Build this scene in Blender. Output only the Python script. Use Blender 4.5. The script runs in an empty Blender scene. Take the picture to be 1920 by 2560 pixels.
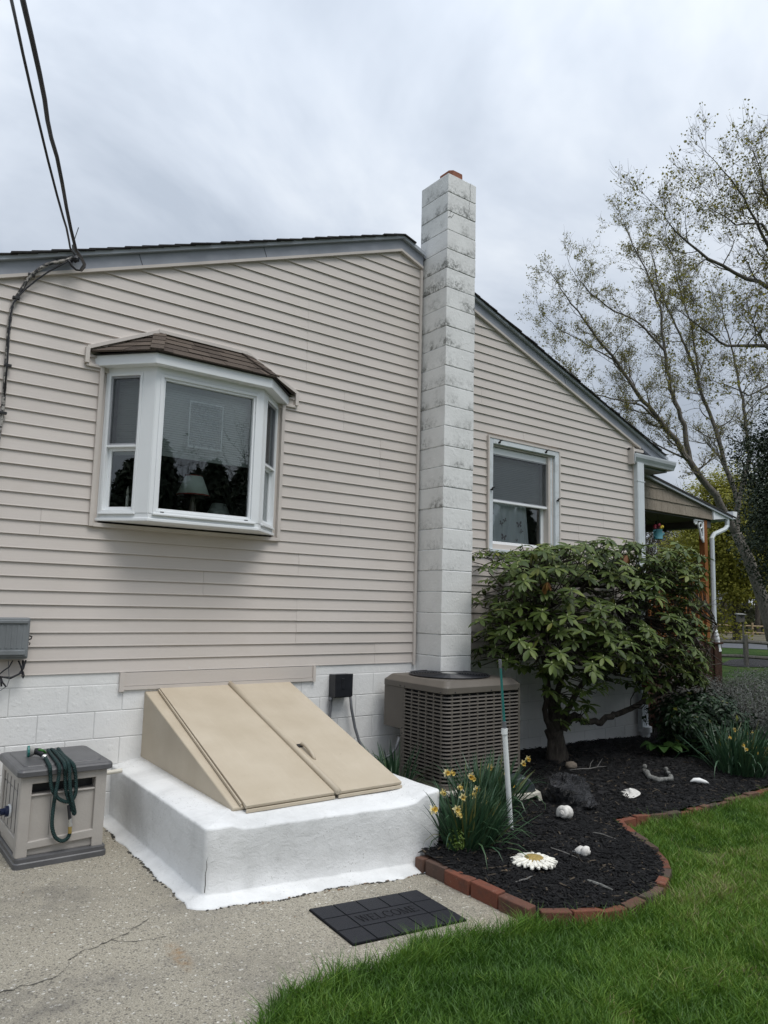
import bpy, math, random
import numpy as np
from mathutils import Vector, Matrix, noise
rnd = random.Random(11)
scene = bpy.context.scene
COL = scene.collection

# ------------------------------------------------------------------ camera
CF = 1842.33                                     # focal length in photo pixels (1920 x 2560)
CAMP = np.array([-4.809, -5.882, 1.658])
CYAW, CPITCH, CROLL = 0.6406, 0.1240, 0.0257
def _rot(yaw, pitch, roll):
    cy, sy, cp, sp = math.cos(yaw), math.sin(yaw), math.cos(pitch), math.sin(pitch)
    f = np.array([sy*cp, cy*cp, sp]); r = np.array([cy, -sy, 0.0]); u = np.cross(r, f)
    cr, sr = math.cos(roll), math.sin(roll)
    return np.array([cr*r+sr*u, cr*u-sr*r, f])
CR = _rot(CYAW, CPITCH, CROLL)
cam_data = bpy.data.cameras.new('camera')
cam = bpy.data.objects.new('camera', cam_data); COL.objects.link(cam)
M = Matrix.Identity(4)
for i in range(3):
    M[i][0], M[i][1], M[i][2], M[i][3] = CR[0][i], CR[1][i], -CR[2][i], CAMP[i]
cam.matrix_world = M
cam_data.sensor_width = 36.0; cam_data.sensor_fit = 'AUTO'
cam_data.lens = CF/2560*36.0
cam_data.clip_start = 0.05; cam_data.clip_end = 3000
scene.camera = cam

# ------------------------------------------------------------------ overcast daylight
SUN_EL, SUN_AZ = math.radians(63), math.radians(172)      # azimuth clockwise from +Y
world = bpy.data.worlds.new('World'); scene.world = world; world.use_nodes = True
wt = world.node_tree; wt.nodes.clear()
def wn(t, **k):
    n = wt.nodes.new(t)
    for a, b in k.items(): setattr(n, a, b)
    return n
wo = wn('ShaderNodeOutputWorld'); wb = wn('ShaderNodeBackground'); wb.inputs['Strength'].default_value = 0.10
sky = wn('ShaderNodeTexSky', sky_type='NISHITA', sun_disc=False, sun_elevation=SUN_EL, sun_rotation=SUN_AZ)
tc = wn('ShaderNodeTexCoord'); sep = wn('ShaderNodeSeparateXYZ'); wt.links.new(tc.outputs['Generated'], sep.inputs[0])
def wmath(op, a, b=None, c=None, clamp=False):
    n = wn('ShaderNodeMath', operation=op); n.use_clamp = clamp
    for i, v in enumerate((a, b, c)):
        if v is None: continue
        if isinstance(v, (int, float)): n.inputs[i].default_value = v
        else: wt.links.new(v, n.inputs[i])
    return n.outputs[0]
zc = wmath('MAXIMUM', sep.outputs['Z'], 0.0)
den = wmath('ADD', zc, 0.42)                              # flatten the cloud deck with height
comb = wn('ShaderNodeCombineXYZ')
wt.links.new(wmath('DIVIDE', sep.outputs['X'], den), comb.inputs[0]); wt.links.new(wmath('DIVIDE', sep.outputs['Y'], den), comb.inputs[1])
n1 = wn('ShaderNodeTexNoise'); n1.inputs['Scale'].default_value = 1.8; n1.inputs['Detail'].default_value = 6; n1.inputs['Roughness'].default_value = 0.56; n1.inputs['Distortion'].default_value = 0.35
off = wn('ShaderNodeVectorMath', operation='ADD'); wt.links.new(comb.outputs[0], off.inputs[0]); off.inputs[1].default_value = (0.55, 2.3, 0.0); wt.links.new(off.outputs[0], n1.inputs['Vector'])
cr_ = wn('ShaderNodeValToRGB'); wt.links.new(n1.outputs['Fac'], cr_.inputs[0])
e = cr_.color_ramp.elements
e[0].position = 0.39; e[0].color = (3.3, 3.72, 4.35, 1)
e[1].position = 0.63; e[1].color = (5.45, 5.8, 6.25, 1)
m_ = e.new(0.51); m_.color = (4.3, 4.72, 5.35, 1)
cie = wmath('MULTIPLY_ADD', zc, 1.02, 0.72)                # an overcast dome is brighter overhead than at the horizon
vm = wn('ShaderNodeVectorMath', operation='SCALE'); wt.links.new(cr_.outputs[0], vm.inputs[0]); wt.links.new(cie, vm.inputs['Scale'])
mx = wn('ShaderNodeMix', data_type='RGBA'); mx.inputs[0].default_value = 0.96
wt.links.new(sky.outputs[0], mx.inputs[6]); wt.links.new(vm.outputs[0], mx.inputs[7])
wt.links.new(mx.outputs[2], wb.inputs['Color']); wt.links.new(wb.outputs[0], wo.inputs['Surface'])

sun_data = bpy.data.lights.new('sun', 'SUN'); sun_data.energy = 1.5; sun_data.angle = math.radians(30); sun_data.color = (1.0, 0.97, 0.93)
sun = bpy.data.objects.new('sun', sun_data); COL.objects.link(sun)
sd = Vector((math.cos(SUN_EL)*math.sin(SUN_AZ), math.cos(SUN_EL)*math.cos(SUN_AZ), math.sin(SUN_EL)))
sun.rotation_euler = sd.to_track_quat('Z', 'Y').to_euler(); sun.location = (-6, -10, 12)

vs = scene.view_settings
vs.view_transform = 'Standard'; vs.look = 'None'; vs.exposure = 0.44; vs.gamma = 1.0; vs.use_curve_mapping = False

# ------------------------------------------------------------------ helpers
ORG = {}                                          # world origin of every object, so that meshes are written in world metres
def ray(x, y): return CR.T @ np.array([(x-960)/CF, -(y-1280)/CF, 1.0])
def at_y(x, y, Y): d = ray(x, y); return CAMP + (Y-CAMP[1])/d[1]*d
def at_z(x, y, Z): d = ray(x, y); return CAMP + (Z-CAMP[2])/d[2]*d
def at_d(x, y, D): return CAMP + ray(x, y)*D      # a point D metres ahead of the camera

def tag(o, label=None, cat=None, group=None, kind=None):
    if label: o['label'] = label
    if cat: o['category'] = cat
    if group: o['group'] = group
    if kind: o['kind'] = kind
    return o
def thing(name, label, cat, loc=(0, 0, 0), group=None):
    o = bpy.data.objects.new(name, None); COL.objects.link(o); o.location = loc; o.empty_display_size = .1
    ORG[o] = np.array(loc, float)
    return tag(o, label, cat, group)

class MB:
    def __init__(s): s.v = []; s.f = []; s.n = 0
    def add(s, V, F):
        b = s.n; s.v.extend([tuple(map(float, p)) for p in V]); s.f.extend([tuple(b+i for i in f) for f in F]); s.n += len(V); return s
    def box(s, x0, x1, y0, y1, z0, z1):
        return s.add([(x0,y0,z0),(x1,y0,z0),(x1,y1,z0),(x0,y1,z0),(x0,y0,z1),(x1,y0,z1),(x1,y1,z1),(x0,y1,z1)],
                     [(0,3,2,1),(4,5,6,7),(0,1,5,4),(1,2,6,5),(2,3,7,6),(3,0,4,7)])
    def hexa(s, P):                               # eight corners, ordered as box()
        return s.add(P, [(0,3,2,1),(4,5,6,7),(0,1,5,4),(1,2,6,5),(2,3,7,6),(3,0,4,7)])
    def bar(s, a, b, w, h, up=(0, 0, 1)):         # rectangular bar from a to b, w wide, h high, centred
        a, b = np.array(a, float), np.array(b, float); d = b-a; d /= np.linalg.norm(d)
        up = np.array(up, float); r = np.cross(d, up); r /= np.linalg.norm(r); u = np.cross(r, d)
        r *= w/2; u *= h/2
        return s.hexa([a-r-u, a+r-u, b+r-u, b-r-u, a-r+u, a+r+u, b+r+u, b-r+u])
    def quad(s, a, b, c, d): return s.add([a, b, c, d], [(0, 1, 2, 3)])
    def prism(s, poly, ax, t0, t1):               # polygon (2-tuples) extruded along axis ax ('x','y','z')
        def P(p, t): return {'x': (t, p[0], p[1]), 'y': (p[0], t, p[1]), 'z': (p[0], p[1], t)}[ax]
        n = len(poly); V = [P(p, t0) for p in poly]+[P(p, t1) for p in poly]
        return s.add(V, [tuple(range(n)), tuple(range(2*n-1, n-1, -1))]+[(i, i+n, (i+1) % n+n, (i+1) % n) for i in range(n)])
    def tube(s, path, r, k=8, cap=True):
        path = [np.array(p, float) for p in path]; n = len(path)
        rs = r if hasattr(r, '__len__') else [r]*n
        T = [path[min(i+1, n-1)]-path[max(i-1, 0)] for i in range(n)]
        u = np.array([.123, .456, .881]); V = []
        for i in range(n):
            t = T[i]/(np.linalg.norm(T[i])+1e-12); u = u-(u@t)*t
            if np.linalg.norm(u) < 1e-6: u = np.cross(t, [1, .3, .2])
            u = u/np.linalg.norm(u); w = np.cross(t, u)
            for j in range(k):
                a = 2*math.pi*j/k; V.append(path[i]+rs[i]*(math.cos(a)*u+math.sin(a)*w))
        F = [(i*k+j, i*k+(j+1) % k, (i+1)*k+(j+1) % k, (i+1)*k+j) for i in range(n-1) for j in range(k)]
        if cap: F += [tuple(range(k-1, -1, -1)), tuple((n-1)*k+j for j in range(k))]
        return s.add(V, F)
    def lathe(s, prof, c, k=20, axis='z', sx=1.0, sy=1.0):     # prof: (radius, height)
        V = []
        for r, h in prof:
            for j in range(k):
                a = 2*math.pi*j/k; p = (r*math.cos(a)*sx, r*math.sin(a)*sy, h)
                p = {'z': p, 'y': (p[0], -p[2], p[1]), 'x': (p[2], p[0], p[1])}[axis]
                V.append((c[0]+p[0], c[1]+p[1], c[2]+p[2]))
        m = len(prof)
        F = [(i*k+j, i*k+(j+1) % k, (i+1)*k+(j+1) % k, (i+1)*k+j) for i in range(m-1) for j in range(k)]
        F += [tuple(range(k-1, -1, -1)), tuple((m-1)*k+j for j in range(k))]
        return s.add(V, F)
    def grid(s, fn, nu, nv, closed_u=False):
        V = [fn(i/(nu if closed_u else nu-1), j/(nv-1)) for j in range(nv) for i in range(nu)]
        F = [(j*nu+i, j*nu+(i+1) % nu, (j+1)*nu+(i+1) % nu, (j+1)*nu+i) for j in range(nv-1) for i in range(nu if closed_u else nu-1)]
        return s.add(V, F)
    def blob(s, c, r, k=14, m=9, amp=.15, fr=3.0, seed=0, squash=(1, 1, 1)):
        def fn(u, v):
            a, b = 2*math.pi*u, math.pi*(v-.5)
            d = Vector((math.cos(a)*math.cos(b), math.sin(a)*math.cos(b), math.sin(b)))
            q = r*(1+amp*noise.noise(d*fr+Vector((seed*7.3, seed*3.1, seed))))
            return (c[0]+d.x*q*squash[0], c[1]+d.y*q*squash[1], c[2]+d.z*q*squash[2])
        return s.grid(fn, k, m, True)
    def build(s, name, mat, parent=None, smooth=False, bevel=0.0, seg=2, label=None, kind=None, loc=None):
        me = bpy.data.meshes.new(name)
        o = bpy.data.objects.new(name, me); COL.objects.link(o)
        if parent is not None:
            o.parent = parent; base = ORG[parent]; ORG[o] = base
        elif loc is not None:
            base = np.array(loc, float); o.location = loc; ORG[o] = base
        else: base = np.zeros(3); ORG[o] = base
        V = np.array(s.v)-base
        me.from_pydata(V.tolist(), [], s.f); me.update()
        if mat is not None: me.materials.append(mat)
        if smooth: me.polygons.foreach_set('use_smooth', [True]*len(me.polygons))
        if bevel:
            b = o.modifiers.new('bevel', 'BEVEL'); b.width = bevel; b.segments = seg; b.limit_method = 'ANGLE'; b.angle_limit = math.radians(35)
        if label: o['label'] = label
        if kind: o['kind'] = kind
        return o
def fast_mesh(name, V, F, mat, parent=None, smooth=False, kind=None, cols=None, base=(0, 0, 0)):
    """numpy vertices and equal-sized faces -> one object, quickly; cols = a random value per vertex (own variation of each piece)"""
    V = np.asarray(V, np.float32); F = np.asarray(F, np.int32); k = F.shape[1]
    me = bpy.data.meshes.new(name)
    me.vertices.add(len(V)); me.loops.add(F.size); me.polygons.add(len(F))
    if parent is not None: base = ORG[parent]
    me.vertices.foreach_set('co', (V-np.asarray(base, np.float32)).ravel())
    me.loops.foreach_set('vertex_index', F.ravel())
    me.polygons.foreach_set('loop_start', np.arange(len(F), dtype=np.int32)*k)
    me.polygons.foreach_set('loop_total', np.full(len(F), k, np.int32))
    me.polygons.foreach_set('use_smooth', np.full(len(F), smooth))
    me.update(calc_edges=True)
    if cols is not None:
        a = me.attributes.new('vary', 'FLOAT', 'POINT'); a.data.foreach_set('value', np.asarray(cols, np.float32))
    if mat is not None: me.materials.append(mat)
    o = bpy.data.objects.new(name, me); COL.objects.link(o)
    if parent is not None: o.parent = parent; ORG[o] = ORG[parent]
    else: o.location = base; ORG[o] = np.array(base, float)
    if kind: o['kind'] = kind
    return o
def copy_part(src, parent, loc=None, rot=None, scale=None):
    c = src.copy(); COL.objects.link(c); c.parent = parent
    if loc is not None: c.location = loc
    if rot is not None: c.rotation_euler = rot
    if scale is not None: c.scale = scale
    return c

# ------------------------------------------------------------------ materials
class NT:
    def __init__(s, name):
        s.m = bpy.data.materials.new(name); s.m.use_nodes = True; s.t = s.m.node_tree
        s.b = s.t.nodes['Principled BSDF']; s.out = s.t.nodes['Material Output']
        s.geo = s.t.nodes.new('ShaderNodeNewGeometry'); s.pos = s.geo.outputs['Position']
    def n(s, t, **k):
        x = s.t.nodes.new(t)
        for a, b in k.items(): setattr(x, a, b)
        return x
    def put(s, v, sock):
        if hasattr(v, 'is_linked') or hasattr(v, 'links'): s.t.links.new(v, sock)
        elif isinstance(v, (tuple, list)) and len(v) == 3 and sock.type == 'RGBA': sock.default_value = (*v, 1)
        else: sock.default_value = v
    def math(s, op, a, b=0.0, clamp=False):
        x = s.n('ShaderNodeMath', operation=op); x.use_clamp = clamp; s.put(a, x.inputs[0]); s.put(b, x.inputs[1]); return x.outputs[0]
    def scaled(s, sc, vec=None):
        x = s.n('ShaderNodeVectorMath', operation='MULTIPLY'); s.put(vec or s.pos, x.inputs[0]); x.inputs[1].default_value = sc; return x.outputs[0]
    def noise(s, scale, detail=4, rough=.55, vec=None, dist=0.0):
        x = s.n('ShaderNodeTexNoise'); s.put(vec or s.pos, x.inputs['Vector'])
        x.inputs['Scale'].default_value = scale; x.inputs['Detail'].default_value = detail; x.inputs['Roughness'].default_value = rough; x.inputs['Distortion'].default_value = dist
        return x.outputs['Fac']
    def voro(s, scale, out='Distance', vec=None, feat='F1'):
        x = s.n('ShaderNodeTexVoronoi', feature=feat); s.put(vec or s.pos, x.inputs['Vector']); x.inputs['Scale'].default_value = scale; return x.outputs[out]
    def ramp(s, fac, *stops):
        x = s.n('ShaderNodeValToRGB'); s.put(fac, x.inputs[0]); e = x.color_ramp.elements
        stops = sorted(stops, key=lambda q: q[0])
        while len(e) > 1: e.remove(e[-1])
        e[0].position = stops[0][0]
        for i, (p, c) in enumerate(stops):
            q = e[0] if i == 0 else e.new(p); q.color = (c, c, c, 1) if isinstance(c, (int, float)) else (*c, 1)
        return x.outputs[0]
    def step(s, fac, a, b): return s.ramp(fac, (a, 0.0), (b, 1.0))          # with a > b: 1 below b, 0 above a
    def mix(s, fac, a, b, blend='MIX'):
        x = s.n('ShaderNodeMix', data_type='RGBA', blend_type=blend); s.put(fac, x.inputs[0]); s.put(a, x.inputs[6]); s.put(b, x.inputs[7]); return x.outputs[2]
    def bump(s, h, dist, strength=1.0, nrm=None):
        x = s.n('ShaderNodeBump'); x.inputs['Distance'].default_value = dist; x.inputs['Strength'].default_value = strength; s.put(h, x.inputs['Height'])
        if nrm is not None: s.t.links.new(nrm, x.inputs['Normal'])
        return x.outputs[0]
    def rand(s): return s.n('ShaderNodeObjectInfo').outputs['Random']
    def attr(s, name='vary'): return s.n('ShaderNodeAttribute', attribute_name=name).outputs['Fac']
    def sepz(s, i=2, vec=None): x = s.n('ShaderNodeSeparateXYZ'); s.put(vec or s.pos, x.inputs[0]); return x.outputs[i]
    def done(s, col=None, rough=None, nrm=None, metal=None, spec=None):
        if col is not None: s.put(col, s.b.inputs['Base Color'])
        if rough is not None: s.put(rough, s.b.inputs['Roughness'])
        if nrm is not None: s.t.links.new(nrm, s.b.inputs['Normal'])
        if metal is not None: s.b.inputs['Metallic'].default_value = metal
        if spec is not None: s.b.inputs['Specular IOR Level'].default_value = spec
        return s.m
def simple(name, c, rough=.6, var=.12, scale=8, bumpd=0.0, bscale=60, metal=0, spec=.5, orand=0.0):
    """a plain surface with slight mottling and fine relief"""
    t = NT(name); lo = tuple(x*(1-var) for x in c); hi = tuple(min(1, x*(1+var)) for x in c)
    col = t.mix(t.step(t.noise(scale, 5), .3, .7), lo, hi)
    if orand: col = t.mix(t.rand(), t.mix(1.0, col, (1-orand,)*3, 'MULTIPLY'), t.mix(1.0, col, (1+orand,)*3, 'MULTIPLY'))
    nr = t.bump(t.noise(bscale, 3), bumpd) if bumpd else None
    return t.done(col, rough, nr, metal, spec)
MT = {}
# vinyl siding, faint embossed grain running along the boards
t = NT('siding'); g1 = t.noise(1, 6, .6, t.scaled((2.2, 60, 240)))
c = t.mix(t.step(t.noise(.9, 4), .3, .7), (.555, .505, .462), (.61, .558, .515))
c = t.mix(t.math('MULTIPLY', t.step(t.noise(2.2, 8, .7, t.scaled((1, 1, 1.6))), .55, .78), .45), c, (.51, .455, .395))
sp = t.step(t.voro(2.3), .035, .02); c = t.mix(t.math('MULTIPLY', sp, .5), c, (.62, .60, .58))
c = t.mix(t.math('MULTIPLY', t.rand(), .22), c, (.50, .455, .42))
MT['siding'] = t.done(c, .48, t.bump(g1, .0012, .8), spec=.4)
MT['siding_trim'] = simple('siding_trim', (.57, .52, .475), .5, .06, 3)
MT['fascia'] = simple('fascia_metal_shaded', (.285, .30, .335), .45, .12, 4, .001, 30)  # darker grey has the overhang's shade on the rake board painted in
MT['fascia_lit'] = simple('drip_edge_metal_lit', (.40, .425, .46), .45, .07, 3)  # paler grey paints the lit look of the protruding upper band
MT['white_vinyl'] = simple('white_vinyl', (.78, .80, .81), .38, .03, 2.5)
t = NT('old_white_paint'); c = t.mix(t.step(t.noise(6, 8, .65), .48, .7), (.62, .66, .68), (.45, .47, .47))
c = t.mix(t.math('MULTIPLY', t.step(t.noise(30, 4), .62, .72), .5), c, (.32, .31, .29)); MT['old_white'] = t.done(c, .5)
MT['gutter'] = simple('gutter_metal', (.48, .51, .53), .4, .10, 5, spec=.5)
MT['downspout'] = simple('downspout_metal', (.60, .64, .66), .4, .07, 5)
# painted concrete block
def block_mat(name, grime):
    t = NT(name); c = t.mix(t.step(t.noise(3, 5), .35, .7), (.725, .722, .705), (.80, .797, .78))
    c = t.mix(t.math('MULTIPLY', t.step(t.noise(14, 8, .7), .55, .75), .25), c, (.60, .61, .60))
    if grime:
        z = t.sepz(); band = t.ramp(t.math('MULTIPLY', z, .15), (.28, 0.12), (.42, .50), (.55, .85), (.72, 1.0), (.82, .80), (.94, .85))
        low = t.math('FRACT', t.math('MULTIPLY', t.math('SUBTRACT', z, 1.1635), 1/.2098))     # rain grime gathers on the lower half of each block
        lowm = t.ramp(low, (0.0, 1.0), (.25, .75), (.62, .15), (1.0, .10))
        m1 = t.step(t.noise(2.4, 3, .55), .40, .64)
        fine = t.step(t.noise(26, 9, .78, dist=.6), .46, .64)
        soft = t.step(t.noise(6.5, 6, .7), .42, .74)
        m = t.math('MULTIPLY', t.math('MULTIPLY', m1, band), t.math('MULTIPLY', lowm, t.math('ADD', t.math('MULTIPLY', fine, .62), t.math('MULTIPLY', soft, .38))))
        c = t.mix(t.math('MINIMUM', t.math('MULTIPLY', m, 3.3), .90), c, (.15, .152, .138))
        top = t.math('MULTIPLY', t.step(z, 5.9, 6.25), t.step(t.noise(1, 4, .6, t.scaled((12, 12, 2.0))), .45, .62))
        c = t.mix(t.math('MULTIPLY', top, .55), c, (.24, .25, .24))
        c = t.mix(t.step(z, 4.2, 6.3), c, t.mix(1.0, c, (.80, .81, .80), 'MULTIPLY'))
    rel = t.bump(t.noise(38, 6, .7), .005, .6); drips = t.step(t.noise(17, 2, .5, t.scaled((1, 1, .7))), .60, .66)
    return t.done(c, .5, t.bump(drips, .003, .35, rel), spec=.4)
MT['block'] = block_mat('painted_block', False); MT['chimney_block'] = block_mat('weathered_painted_block', True)
t = NT('joint_mortar'); c = t.mix(t.step(t.noise(9, 6, .7), .42, .62), (.60, .62, .64), (.28, .28, .27)); MT['mortar'] = t.done(c, .8)
MT['joint_paint'] = simple('painted_joint', (.59, .588, .575), .6, .08, 9)
# hand-trowelled white stucco on the bulkhead
t = NT('white_stucco'); c = t.mix(t.step(t.noise(2.2, 6), .35, .72), (.70, .705, .70), (.80, .805, .80))
c = t.mix(t.math('MULTIPLY', t.step(t.noise(3.2, 6, .65, t.scaled((1, 1, .6))), .44, .74), .50), c, (.45, .455, .445))
c = t.mix(t.math('MULTIPLY', t.step(t.noise(22, 7, .7), .60, .70), .30), c, (.40, .40, .38)); c = t.mix(t.math('MULTIPLY', t.math('MULTIPLY', t.step(t.noise(60, 6, .7), .61, .64), t.step(t.noise(2.6, 3), .50, .60)), .75), c, (.27, .26, .235))
h1 = t.bump(t.noise(11, 5, .6, t.scaled((1, 1, 1.5)), dist=.5), .013, .5); h1 = t.bump(t.step(t.noise(26, 2), .64, .72), .004, .4, h1); h2 = t.bump(t.noise(85, 6, .75), .004, .7, h1)
MT['stucco'] = t.done(c, .62, h2, spec=.3)
# tan painted steel
t = NT('tan_door_metal'); c = t.mix(t.step(t.noise(3, 6), .35, .7), (.455, .388, .292), (.515, .448, .348))
c = t.mix(t.math('MULTIPLY', t.step(t.noise(5, 7, .7, t.scaled((3, .6, 1))), .55, .8), .35), c, (.56, .49, .39))
c = t.mix(t.math('MULTIPLY', t.step(t.noise(240, 2), .66, .72), .5), c, (.33, .27, .2))
c = t.mix(t.math('MULTIPLY', t.step(t.noise(1.6, 7, .7, t.scaled((6, .8, 1))), .55, .75), .28), c, (.40, .335, .245)); c = t.mix(t.math('MULTIPLY', t.step(t.noise(33, 6, .7), .68, .72), .7), c, (.24, .14, .075))
c = t.mix(t.math('MULTIPLY', t.step(t.noise(1, 6, .7, t.scaled((22, 1.3, 1.3)), dist=.4), .58, .70), .25), c, (.60, .545, .45)); MT['tan'] = t.done(c, .5, t.bump(t.noise(160, 3), .001, .6, t.bump(t.noise(3.2, 2), .012, .35)), spec=.35)
# exposed-aggregate patio concrete
t = NT('patio_concrete')
c = t.mix(t.step(t.noise(1.1, 6, .6), .3, .7), (.305, .28, .225), (.425, .388, .31))
warm = t.step(t.sepz(0), -3.4, -2.0)
c = t.mix(t.math('MULTIPLY', warm, .55), c, (.40, .365, .295))
v1 = t.voro(78, 'Color'); vd = t.voro(78)
pm = t.math('MULTIPLY', t.step(t.sepz(0, v1), .70, .78), t.step(vd, .50, .30))
sm = t.math('MULTIPLY', t.step(t.sepz(0, t.voro(150, 'Color')), .60, .70), t.step(t.voro(150), .45, .25)); c = t.mix(t.math('MULTIPLY', sm, .65), c, (.50, .46, .38))
big = t.math('MULTIPLY', t.step(t.sepz(1, t.voro(48, 'Color')), .88, .90), t.step(t.voro(48), .42, .28))
c = t.mix(t.math('MULTIPLY', pm, .75), c, (.60, .56, .48)); c = t.mix(big, c, (.70, .67, .60))
dk = t.math('MULTIPLY', t.step(t.sepz(1, v1), .60, .70), t.step(vd, .5, .3)); c = t.mix(t.math('MULTIPLY', dk, .8), c, (.105, .097, .085))
c = t.mix(t.math('MULTIPLY', t.step(t.noise(150, 3, .7), .45, .60), .7), c, (.13, .118, .095))
c = t.mix(t.math('MULTIPLY', t.step(t.noise(1.7, 5, .65), .52, .74), .55), c, (.13, .122, .11))
def spot(t, cx, cy, sx, sy, rot=0.0):
    m = t.n('ShaderNodeMapping', vector_type='TEXTURE'); t.put(t.pos, m.inputs[0]); m.inputs['Location'].default_value = (cx, cy, 0); m.inputs['Scale'].default_value = (sx, sy, 1e6); m.inputs['Rotation'].default_value = (0, 0, rot)
    x = t.n('ShaderNodeVectorMath', operation='LENGTH'); t.put(m.outputs[0], x.inputs[0]); return x.outputs['Value']
rs = t.math('MULTIPLY', t.step(spot(t, -3.335, -2.39, .055, .20, -.05), 1.0, .2), t.step(t.noise(24, 5, .7), .40, .62)); c = t.mix(t.math('MULTIPLY', rs, .65), c, (.27, .15, .05))
for cx, cy, sx, sy, k in ((-1.75, -2.9, .35, .2, .5), (-3.95, -2.45, .5, .32, .6), (-3.72, -1.3, .55, .5, .35)):
    rs = t.math('MULTIPLY', t.step(spot(t, cx, cy, sx, sy), 1.0, .3), t.step(t.noise(6, 5, .7), .35, .65)); c = t.mix(t.math('MULTIPLY', rs, k), c, (.34, .25, .12) if k == .5 else (.085, .08, .075))
h = t.bump(t.step(vd, .6, .1), .0035, .8); h = t.bump(t.noise(120, 5, .75), .004, .8, h)
MT['patio'] = t.done(c, .8, h, spec=.3)
MT['crack'] = simple('crack_dirt', (.05, .047, .04), .95, .3, 40)
def shingle_mat(name, a, b):
    t = NT(name); c = t.mix(t.rand(), a, b)
    c = t.mix(t.step(t.noise(420, 2), .42, .62), t.mix(1.0, c, (.62, .62, .62), 'MULTIPLY'), t.mix(1.0, c, (1.35, 1.3, 1.25), 'MULTIPLY'))
    return t.done(c, .9, t.bump(t.noise(420, 2), .002, .8), spec=.2)
MT['shingle_brown'] = shingle_mat('brown_shingle', (.066, .053, .045), (.130, .106, .088))
MT['shingle_dark'] = shingle_mat('dark_shingle', (.028, .028, .030), (.045, .044, .045))
MT['clay'] = simple('terracotta', (.27, .10, .055), .8, .25, 9, .003, 60)
t = NT('glass'); gl = t.n('ShaderNodeBsdfGlossy'); gl.inputs['Roughness'].default_value = 0.0; gl.inputs['Color'].default_value = (.93, .97, .97, 1)
gl.inputs['Normal']; tr = t.n('ShaderNodeBsdfTransparent'); tr.inputs[0].default_value = (.95, .985, .975, 1); fr = t.n('ShaderNodeFresnel'); fr.inputs[0].default_value = 1.6
wav = t.bump(t.noise(1.6, 2), .004, .25); t.t.links.new(wav, gl.inputs['Normal'])
ms = t.n('ShaderNodeMixShader'); t.t.links.new(t.math('ADD', t.math('MULTIPLY', fr.outputs[0], 1.6), .035, True), ms.inputs[0]); t.t.links.new(tr.outputs[0], ms.inputs[1]); t.t.links.new(gl.outputs[0], ms.inputs[2]); t.t.links.new(ms.outputs[0], t.out.inputs[0]); MT['glass'] = t.m
t = NT('insect_screen'); d = t.n('ShaderNodeBsdfDiffuse'); d.inputs[0].default_value = (.085, .09, .10, 1); tr = t.n('ShaderNodeBsdfTransparent'); ms = t.n('ShaderNodeMixShader'); ms.inputs[0].default_value = .36
t.t.links.new(tr.outputs[0], ms.inputs[1]); t.t.links.new(d.outputs[0], ms.inputs[2]); t.t.links.new(ms.outputs[0], t.out.inputs[0]); MT['screen'] = t.m
MT['sash_grey'] = simple('grey_screen_frame', (.30, .31, .33), .45, .05)
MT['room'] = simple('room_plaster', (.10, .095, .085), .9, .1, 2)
MT['blind'] = simple('blind_slat', (.55, .58, .56), .6, .05, 3)
MT['black_plastic'] = simple('black_plastic', (.014, .015, .019), .4, .2, 20, spec=.45)
MT['grey_plastic'] = simple('grey_plastic', (.165, .178, .185), .5, .12, 6, .001, 80)
MT['galv'] = simple('grey_conduit', (.13, .135, .145), .45, .15, 30)
MT['ac'] = simple('ac_metal', (.122, .107, .090), .45, .08, 4, .0006, 200, spec=.4)
MT['ac_dark'] = simple('ac_coil', (.010, .011, .015), .6, .3, 90)
MT['reel_body'] = simple('reel_box_resin', (.37, .345, .315), .5, .08, 5, .0012, 90, spec=.4)
MT['reel_lid'] = simple('reel_lid_resin', (.088, .088, .092), .42, .18, 5, .001, 70, spec=.45)
t = NT('hose_fabric'); z = t.n('ShaderNodeTexWave', bands_direction='DIAGONAL'); z.inputs['Scale'].default_value = 60; z.inputs['Distortion'].default_value = 3; t.put(t.pos, z.inputs[0])
MT['hose'] = t.done(t.mix(z.outputs['Fac'], (.004, .018, .018), (.010, .052, .050)), .75, t.bump(z.outputs['Fac'], .004, 1))
MT['brass'] = simple('brass', (.55, .42, .16), .3, .1, 20, metal=1); MT['silver'] = simple('silver_fitting', (.55, .55, .53), .35, .1, 20, metal=.8)
MT['green_plastic'] = simple('green_plastic', (.03, .13, .02), .4, .1); MT['nozzle_grey'] = simple('nozzle_grey', (.36, .36, .34), .4, .1, 12)
MT['blue_plastic'] = simple('blue_plastic', (.012, .02, .06), .4, .1)
t = NT('rubber_mat'); MT['rubber'] = t.done(t.mix(t.step(t.noise(300, 3), .4, .7), (.010, .011, .015), (.024, .025, .031)), .62, t.bump(t.noise(300, 3), .002, .8), spec=.3)
MT['rubber_dark'] = simple('rubber_recess', (.0045, .0047, .006), .85, .2, 40, spec=.2)
def brick_mat():
    t = NT('brick_clay'); r = t.rand()
    c = t.ramp(r, (0.0, (.185, .068, .042)), (.30, (.165, .060, .038)), (.55, (.105, .060, .045)), (.78, (.078, .058, .048)), (1.0, (.15, .078, .055)))
    c = t.mix(t.math('MULTIPLY', t.step(t.noise(11, 7, .7), .48, .68), .6), c, (.055, .045, .038))
    c = t.mix(t.math('MULTIPLY', t.step(t.noise(30, 6, .7), .62, .72), .55), c, (.33, .27, .22))
    return t.done(c, .85, t.bump(t.noise(75, 6, .75), .006, .8), spec=.25)
MT['brick'] = brick_mat()
t = NT('black_mulch'); v = t.attr(); c = t.mix(v, (.0022, .0022, .0026), (.0095, .0093, .0098)); c = t.mix(t.step(v, .955, .985), c, (.085, .066, .045))
MT['mulch'] = t.done(c, .62, spec=.24)
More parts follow.
